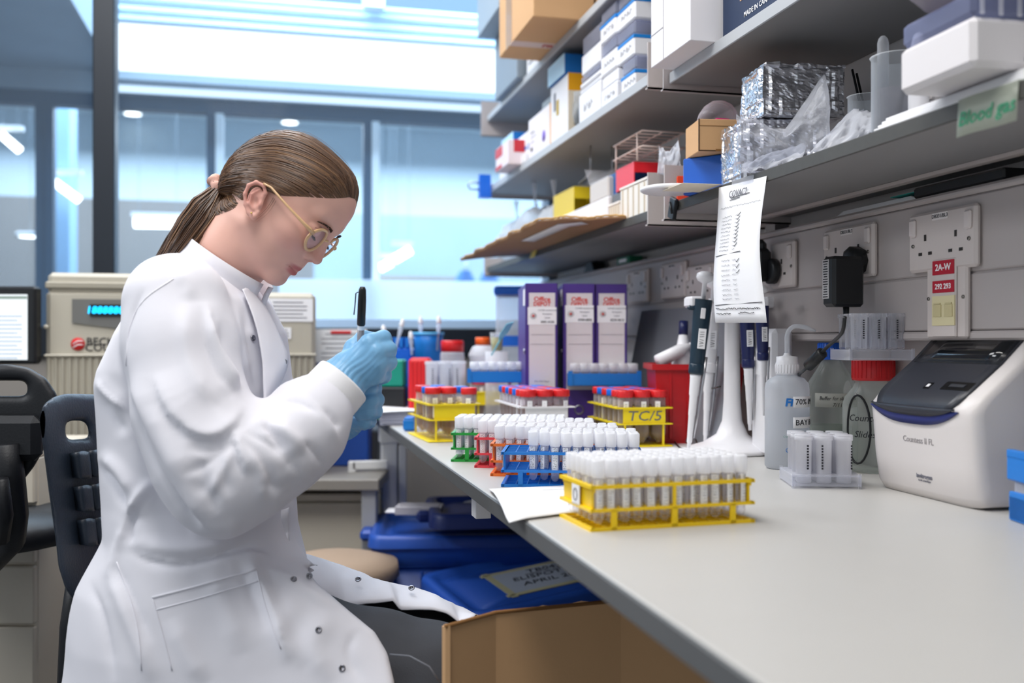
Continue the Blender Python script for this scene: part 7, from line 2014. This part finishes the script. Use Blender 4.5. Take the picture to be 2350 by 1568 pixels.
# stand collar round the neck
ax_n = np.array([.56, 0, .83]); G = []
for i in range(49):
    a = -.15+(2*PI-.25)*i/48
    row = []
    for v, (rr_, hh) in enumerate(((.083, -.014), (.078, .002), (.0745, .017), (.0735, .030))):
        c = C3(500, 634, 1.472)+ax_n*hh; e1 = np.array([.83, 0, -.56])
        row.append(Vector(to_world((c+e1*rr_*1.0*math.cos(a)+Di*rr_*.98*math.sin(a))[None])[0]))
    G.append(row)
part_w(MB().grid(G, .0025), 'collar', m_coat, coat)
sheet_between([(556, 664, 1.395), (584, 740, 1.372), (600, 820, 1.360), (604, 900, 1.352), (606, 960, 1.35)], [(574, 664, 1.44), (614, 715, 1.43), (646, 782, 1.42), (659, 834, 1.41), (630, 905, 1.40)], 'front_placket', m_coat, bulge=.010, wav=.003, seed=1)
sheet_between([(580, 668, 1.45), (606, 760, 1.44), (616, 860, 1.43), (612, 930, 1.42)], [(590, 690, 1.53), (636, 780, 1.52), (648, 880, 1.50), (640, 930, 1.49)], 'under_placket', m_coat, bulge=.004, seed=4)
sheet_between([(618, 1180, 1.43), (628, 1240, 1.42), (645, 1300, 1.40), (665, 1345, 1.39)], [(664, 1165, 1.43), (662, 1225, 1.43), (676, 1280, 1.43), (720, 1310, 1.42)], 'lower_placket', m_coat, bulge=.006, wav=.008, seed=7)
# pocket with stitched edge
def on_coat(px_, py_):
    from mathutils.bvhtree import BVHTree
    global BV
    try: BV
    except NameError: BV = BVHTree.FromPolygons([Vector(p) for p in to_world(V)], [tuple(int(i) for i in q) for q in Q])
    tgt = P(px_, py_, 1.0); h_, n_, i_, d_ = BV.ray_cast(CAM, (tgt-CAM).normalized()); return (h_, n_) if h_ is not None else (P(px_, py_, 1.3), Vector((0, -1, 0)))
def seam(pts, name='stitched_seam', r_=.0011, par=None, mat=None, sub=14):
    pp = [crv([np.array(p, float) for p in pts], t) for t in np.linspace(0, 1, sub)]
    return part_w(MB().tube([on_coat(*p)[0] for p in pp], r_, 5), name, mat or m_coat, par or coat)
seam([(350, 1372), (430, 1352), (510, 1330), (588, 1308)], 'pocket_hem', .0018); seam([(358, 1400), (435, 1380), (512, 1358), (594, 1334)], 'pocket_stitching'); seam([(350, 1372), (372, 1450), (395, 1540)], 'pocket_edge'); seam([(588, 1308), (612, 1400), (645, 1490)], 'pocket_edge')
seam([(268, 1290), (300, 1380), (318, 1460), (325, 1540)], 'side_seam'); seam([(398, 640), (330, 690), (296, 760), (290, 840)], 'shoulder_seam')
m_stud = pm('snap_steel', '8f8f96', .3, metal=1)
for k, (sx, sy) in enumerate(((580, 776), (652, 831), (710, 1322), (674, 1330), (785, 1534), (731, 1446))):
    h_, n_ = on_coat(sx, sy)
    if k in (1, 2): h_ = P(sx, sy, (1.405, 1.35)[k-1]); n_ = (CAM-h_).normalized()
    Mx = aim(h_, h_+n_)
    part_w(MB().lathe([(0, .0005), (.0022, .0005), (.0026, .0018), (.0042, .0018), (.0044, .0006), (.0044, 0)], 16, Mx), 'snap_stud', m_stud, coat)
# far flap over the far thigh
FT = [(C3(520, 1425, 1.55), .088), (C3(700, 1420, 1.57), .080), (C3(950, 1484, 1.56), .070), (C3(1080, 1540, 1.55), .066)]
exs = np.array([600, 640, 700, 790, 860, 895, 915, 990, 1020, 1060, 1092]); eys = np.array([1330, 1335, 1345, 1392, 1386, 1380, 1402, 1400, 1412, 1432, 1420])
txs = np.array([600, 690, 760, 850, 950, 1000, 1060, 1092]); tys = np.array([1262, 1273, 1290, 1328, 1352, 1370, 1397, 1418])
G = []
for i in range(61):
    x = 600+492*i/60; yb = np.interp(x, exs, eys); yt = np.interp(x, txs, tys); row = []
    for j in range(13):
        v = j/12; d_ = 1.455+.125*v**1.2; y = yb*(1-v)+(yt)*v-14*math.sin(PI*v)*(1 if x < 1050 else .3)+3*sm_noise(x*.03, v*4)
        row.append(P(x+ (6*math.sin(v*3+i*.4)), y, d_+.006*sm_noise(x*.02+4, v*3)))
    G.append(row)
flap = part_w(MB().grid(G, .0022), 'coat_front_flap', m_coat, coat)
for (sx, sy, dd_) in ((823, 1334, 1.50), (945, 1354, 1.51)):
    p_ = P(sx, sy, dd_-.012); Mx = aim(p_, p_+Vector((-.2, -.6, .8)))
    part_w(MB().lathe([(.0026, 0), (.0026, .0014), (.0046, .0014), (.0048, 0)], 16, Mx @ T(0, 0, .004)), 'snap_stud', m_stud, coat)
# ---------------------------------------------------------------- jeans
def jeansf(X, Y, Z):
    n_ = chain(X, Y, Z, [(C3(400, 1470, 1.43), .090), (C3(640, 1490, 1.39), .084), (C3(870, 1545, 1.375), .078), (C3(1010, 1566, 1.375), .072), (C3(1060, 1600, 1.38), .070), (C3(1065, 1900, 1.40), .056), (C3(1040, 2300, 1.42), .045)], .03)
    f_ = chain(X, Y, Z, FT+[(C3(1110, 1850, 1.56), .056), (C3(1080, 2300, 1.56), .045)], .03)
    return smin(n_, f_, .015)
JV, JQ = SN(jeansf, np.array([-.56, 1.17, .08]), np.array([.06, 1.72, .82]), .006, 2)
JN = vnorm(JV, JQ); jz = np.array([mnoise.noise(Vector((p[0]*20, p[1]*30, p[2]*40)))*.003 for p in JV]); JV = JV+JN*jz[:, None]
jn = mesh_from('jeans', JV, JQ, pm('grey_denim', '44464c', .85, bump=.25, bscale=500, var=.25, vscale=14), per)
part_w(MB().tube([P(895, 1502, 1.262), P(940, 1506, 1.245), P(985, 1530, 1.232), P(1010, 1568, 1.232)], .0009, 5), 'denim_seam', pm('denim_thread', '7b7d84', .8), jn)
for (fx_, dd_) in ((1040, 1.36), (1080, 1.56)):
    p_ = P(fx_, 2300, dd_); q = MB(); q.grid([[(p_.x+.10*t+.0-.03, p_.y+.042*math.cos(a)*(1-.3*abs(t-.4)), max(.0, .045+.045*math.sin(a)*(1-.35*t))) for a in [2*PI*j/18 for j in range(18)]] for t in [k/8*2-.4 for k in range(9)]], wrap=True)
    part_w(q, 'shoe', m_blk)
# ---------------------------------------------------------------- gloves
m_glove = pm('nitrile_blue', '7db4dc', .38, bump=.10, bscale=120, var=.03, sss=.03)
def finger(f, X, Y, Z, pts, rs_, k=.004):
    return smin(f, chain(X, Y, Z, [(C3(*p), r_) for p, r_ in zip(pts, rs_)], .004), k)
def gloveR(X, Y, Z):
    f = chain(X, Y, Z, [(C3(762, 902, 1.356), .031), (C3(783, 878, 1.36), .030), (C3(800, 858, 1.365), .027)], .02)
    for k in ((846, 790, 1.352), (862, 812, 1.348), (866, 838, 1.350), (858, 862, 1.358)): f = smin(f, cone(X, Y, Z, C3(802, 855, 1.366), C3(*k), .021, .0135), .012)
    f = smin(f, cone(X, Y, Z, C3(815, 840, 1.385), C3(850, 830, 1.385), .022, .018), .015)
    R = (.0118, .0108, .0100, .0090)
    for pts in ([(848, 786, 1.350), (880, 776, 1.372), (884, 782, 1.398), (870, 790, 1.412)], [(866, 808, 1.346), (892, 802, 1.368), (893, 808, 1.398), (876, 812, 1.410)],
                [(868, 834, 1.348), (893, 832, 1.372), (890, 837, 1.400), (872, 840, 1.408)], [(860, 860, 1.357), (880, 862, 1.380), (874, 866, 1.402), (858, 864, 1.408)]):
        f = finger(f, X, Y, Z, pts, R, .0035)
    f = finger(f, X, Y, Z, [(800, 838, 1.385), (812, 800, 1.395), (834, 778, 1.405), (866, 778, 1.415)], (.016, .0135, .0118, .0095), .006)
    return f
def gloveL(X, Y, Z):
    f = chain(X, Y, Z, [(C3(745, 985, 1.51), .030), (C3(785, 960, 1.49), .029), (C3(805, 948, 1.47), .026)], .02)
    for k in ((838, 912, 1.440), (848, 930, 1.436), (846, 950, 1.44), (834, 966, 1.45)): f = smin(f, cone(X, Y, Z, C3(802, 950, 1.475), C3(*k), .020, .0130), .012)
    R = (.0115, .0108, .0100, .0090)
    for pts in ([(842, 908, 1.436), (858, 893, 1.415), (848, 892, 1.396), (828, 900, 1.392)], [(850, 926, 1.432), (864, 918, 1.408), (850, 920, 1.392), (828, 926, 1.392)],
                [(848, 948, 1.436), (860, 944, 1.412), (846, 946, 1.396), (826, 950, 1.396)], [(836, 966, 1.446), (846, 966, 1.424), (834, 968, 1.408), (816, 970, 1.410)]):
        f = finger(f, X, Y, Z, pts, R, .0035)
    f = finger(f, X, Y, Z, [(800, 930, 1.46), (825, 900, 1.44), (850, 880, 1.425), (866, 868, 1.418)], (.016, .0135, .0115, .0095), .006)
    return f
def wrinkle(V, Q, dirs, amp, freq, c0, seed):
    N_ = vnorm(V, Q); s_ = np.sign((N_*(V-V.mean(0))).sum(1).mean()); dr = np.array(dirs)
    ph = (V@dr)*freq; wz = np.array([mnoise.noise(Vector((p[0]*30+seed, p[1]*30, p[2]*30))) for p in V])
    d_ = np.linalg.norm(V-c0, axis=1); w_ = np.exp(-(d_/.045)**2); return V+N_*(s_*amp*w_*(np.abs(np.sin(ph+wz*3))-.4))[:, None]
for nm, fn, cen, c0 in (('right_glove', gloveR, C3(830, 835, 1.375), C3(795, 868, 1.34)), ('left_glove', gloveL, C3(812, 935, 1.44), C3(815, 965, 1.44))):
    gV, gQ = SN(fn, cen-np.array([.085, .085, .085]), cen+np.array([.085, .085, .085]), .0019, 2)
    gV = wrinkle(gV, gQ, (.75, .1, -.66) if nm[0] == 'r' else (.4, .1, .9), .0016, 420, c0, 3); mesh_from(nm, gV, gQ, m_glove, per)
# ---------------------------------------------------------------- pen and tube held in the hands
a, b = P(826, 815, 1.392), P(832, 659, 1.362); v = b-a; L_ = v.length
pen = thing('marker_pen', 'black capped grey marker pen held upright in the gloved hand', 'pen', a)
Mp = aim((0, 0, 0), v) @ Rz(.6)
MB().lathe([(0, 0), (.0042, .001), (.0048, .004), (.0048, L_*.52)], 20, Mp).build('barrel', pm('pen_grey', '9a9aa0', .3, metal=.6), pen)
MB().lathe([(.0055, L_*.45), (.0058, L_*.46), (.0058, L_*.80), (.0050, L_*.96), (.0035, L_), (0, L_)], 20, Mp).build('cap', m_blk, pen)
q = MB(); q.tube([(-.0055, 0, L_*.93), (-.0088, 0, L_*.91), (-.0095, 0, L_*.72), (-.0105, 0, L_*.60)], .0009, 5, M=Mp @ Rz(-.6) @ Rz(.1)); q.build('clip', m_blk, pen)
MB().lathe([(.0049, L_*.38), (.00495, L_*.44)], 16, Mp, cap=False).build('printed_band', m_paper, pen)
a, b = P(855, 900, 1.405), P(884, 792, 1.392); tb_ = thing('sample_tube', 'small clear sample tube held between the gloved hands', 'tube', a); Mp = aim((0, 0, 0), b-a)
MB().lathe([(0, 0), (.004, .002), (.0058, .008), (.0058, .055)], 14, Mp).build('tube_body', m_tube, tb_); MB().lathe([(.0072, .053), (.0072, .070), (.006, .072), (0, .072)], 14, Mp).build('cap', m_cap, tb_)

# ================================================================== chairs
m_ch = pm('chair_blue_black', '27303c', .42, bump=.25, bscale=260); m_chb = pm('chair_black', '101217', .5, bump=.15, bscale=260)
def poly_sd(x, y, P_):
    P_ = np.array(P_, float); d = np.full(x.shape, 1e9, np.float32); ins = np.zeros(x.shape, bool); n_ = len(P_)
    for i in range(n_):
        a, b = P_[i], P_[(i+1) % n_]; e = b-a; t = np.clip(((x-a[0])*e[0]+(y-a[1])*e[1])/(e@e), 0, 1)
        d = np.minimum(d, np.hypot(x-a[0]-t*e[0], y-a[1]-t*e[1])); c = ((a[1] > y) != (b[1] > y)) & (x < (b[0]-a[0])*(y-a[1])/(b[1]-a[1]+1e-9)+a[0]); ins ^= c
    return np.where(ins, -d, d)
def backrest(name, label, base, outline, hole, pads, dl, th, mat, lo, hi, rnd_=.014):
    """outline and hole are polygons drawn on the plane dl(px) ; pads raised from the front face"""
    r = thing(name, label, 'chair', P(*base)); r.location.z = 0; bpy.context.view_layer.update()
    def fn(X, Y, Z, pad=None):
        px_ = CX+X/Y*F; py_ = CY-(Z-CAM.z)/Y*F; k = Y/F*.8
        o_ = poly_sd(px_, py_, outline)*k
        g = smax(o_, -(poly_sd(px_, py_, hole)*k), .012)
        return smax(g, np.abs(Y-dl(px_, py_))-th, rnd_)
    V_, Q_ = SN(fn, np.array(lo), np.array(hi), .0045, 2); mesh_from('backrest_shell', V_, Q_, mat, r)
    for pd in pads:
        q = MB(); G = []
        (x0, y0, x1, y1) = pd
        for i in range(7):
            row = []
            for j in range(6):
                y = y0+(y1-y0)*i/6; x = x0+(x1-x0)*j/5+(y-y0)*.12; row.append(P(x, y, dl(x, y)-th-.004-.005*math.sin(PI*i/6)**.4*math.sin(PI*j/5)**.4))
            G.append(row)
        part_w(q.grid(G, .012), 'lumbar_pad', mat, r)
    return r
r = backrest('office_chair', 'dark blue-black chair the woman sits on, right behind her back', (160, 1100, 1.5), [(122, 912), (150, 903), (215, 905), (262, 918), (290, 960), (292, 1240), (262, 1310), (215, 1350), (185, 1400), (150, 1352), (134, 1300), (128, 1240), (112, 1130), (98, 1020), (90, 962), (100, 928)], [(150, 972), (158, 966), (192, 966), (202, 980), (204, 1006), (158, 1010), (150, 1000)],
    [(160, 1040, 186, 1096), (194, 1036, 222, 1092), (168, 1118, 192, 1172), (200, 1114, 226, 1168), (176, 1194, 200, 1250), (208, 1190, 230, 1246)], lambda x, y: 1.46+.0016*(np.clip(x, 90, 300)-150)-.05*np.exp(-((x-80)/40.)**2)*0, .026, m_ch, (C3(70, 900, 1.7)[0], 1.36, C3(0, 1430, 1.7)[2]), (C3(300, 900, 1.4)[0], 1.76, C3(0, 880, 1.75)[2]))
z_s = CAM.z-(1600-CY)/F*1.45
cS = P(330, 1600, 1.47)
part_w(MB().tube([P(178, 1330, 1.53), P(164, 1440, 1.53), P(160, 1560, 1.53), P(200, 1680, 1.53), cS+Vector((0, 0, -.07))], [.016, .017, .018, .02, .02], 10), 'back_bar', m_chb, r)
q = MB(); q.lathe([(0, -.06), (.20, -.055), (.225, -.03), (.22, .0), (.15, .008), (0, .0)], 32, T(cS.x, cS.y, cS.z-.035)); part_w(q, 'seat', m_chb, r)
part_w(MB().cyl(.028, .12, cS.z-.08, 16, T(cS.x, cS.y, 0)), 'gas_lift', m_chb, r)
for k in range(5):
    a_ = 2*PI*k/5; part_w(MB().tube([(cS.x, cS.y, .12), (cS.x+.28*math.cos(a_), cS.y+.28*math.sin(a_), .07)], [.024, .016], 8), 'base_arm', m_chb, r)
    part_w(MB().lathe([(0, -.012), (.027, -.012), (.027, .012), (0, .012)], 16, T(cS.x+.28*math.cos(a_), cS.y+.28*math.sin(a_), .028) @ Rz(a_) @ Rx(PI/2)), 'castor', m_chb, r)
r = backrest('office_chair', 'black swivel chair seen from behind at the left edge', (40, 1000, 1.7), [(-150, 860), (-60, 840), (20, 836), (66, 844), (106, 868), (130, 904), (137, 945), (128, 992), (102, 1030), (78, 1072), (56, 1100), (30, 1113), (-110, 1113), (-190, 1000), (-180, 900)], [(-90, 880), (-80, 874), (52, 874), (63, 882), (63, 904), (52, 909), (-80, 909), (-90, 902)],
    [], lambda x, y: 1.68+0*x, .020, m_chb, (C3(-220, 900, 1.75)[0], 1.62, C3(0, 1135, 1.75)[2]), (C3(150, 900, 1.6)[0], 1.76, C3(0, 820, 1.75)[2]))
part_w(MB().box(.13, .03, .075, (0, 0, 0), .012, T(P(6, 1006, 1.645)) @ Rz(-TH)), 'mounting_block', m_chb, r)
part_w(MB().cyl(.006, -.02, -.014, 12, T(P(28, 1002, 1.645)) @ Rz(-TH) @ Rx(PI/2)), 'bolt', m_stud, r)
cq = P(-60, 1330, 1.95)
part_w(MB().tube([P(10, 1020, 1.63), P(22, 1100, 1.64), P(30, 1180, 1.66), P(24, 1240, 1.70), P(-20, 1290, 1.78), cq], [.024, .024, .024, .024, .022, .02], 10), 'back_bar', m_chb, r)
part_w(MB().tube([P(2, 1100, 1.60), P(10, 1180, 1.615), P(4, 1240, 1.65)], [.012, .014, .012], 8), 'bar_cover', m_chb, r)
part_w(MB().lathe([(0, -.03), (.19, -.028), (.205, -.01), (.20, .012), (0, .02)], 32, T(P(-50, 1205, 1.92))), 'seat', m_chb, r)
part_w(MB().cyl(.028, .1, P(-50, 1230, 1.92).z, 16, T(P(-50, 1230, 1.92).x, P(-50, 1230, 1.92).y, 0)), 'gas_lift', m_chb, r)
c_ = P(-50, 1230, 1.92)
for k in range(5):
    a_ = 2*PI*k/5+.3; part_w(MB().tube([(c_.x, c_.y, .11), (c_.x+.27*math.cos(a_), c_.y+.27*math.sin(a_), .06)], [.024, .016], 8), 'base_arm', m_chb, r)

# beige stool seat seen past the lap
c_ = P(768, 1300, 2.38); r = thing('stool', 'beige cushioned stool between the lap and the bench leg', 'stool', (c_.x, c_.y, 0))
MB().lathe([(0, c_.z-.05), (.13, c_.z-.05), (.155, c_.z-.02), (.15, c_.z+.01), (.09, c_.z+.025), (0, c_.z+.028)], 30).build('seat', pm('beige_fabric', 'a8917c', .9, bump=.3, bscale=300), r)
for k in range(4): a_ = k*PI/2+.4; MB().rod((.10*math.cos(a_), .10*math.sin(a_), c_.z-.05), (.16*math.cos(a_), .16*math.sin(a_), 0), .012, 8).build('leg', m_blk, r)
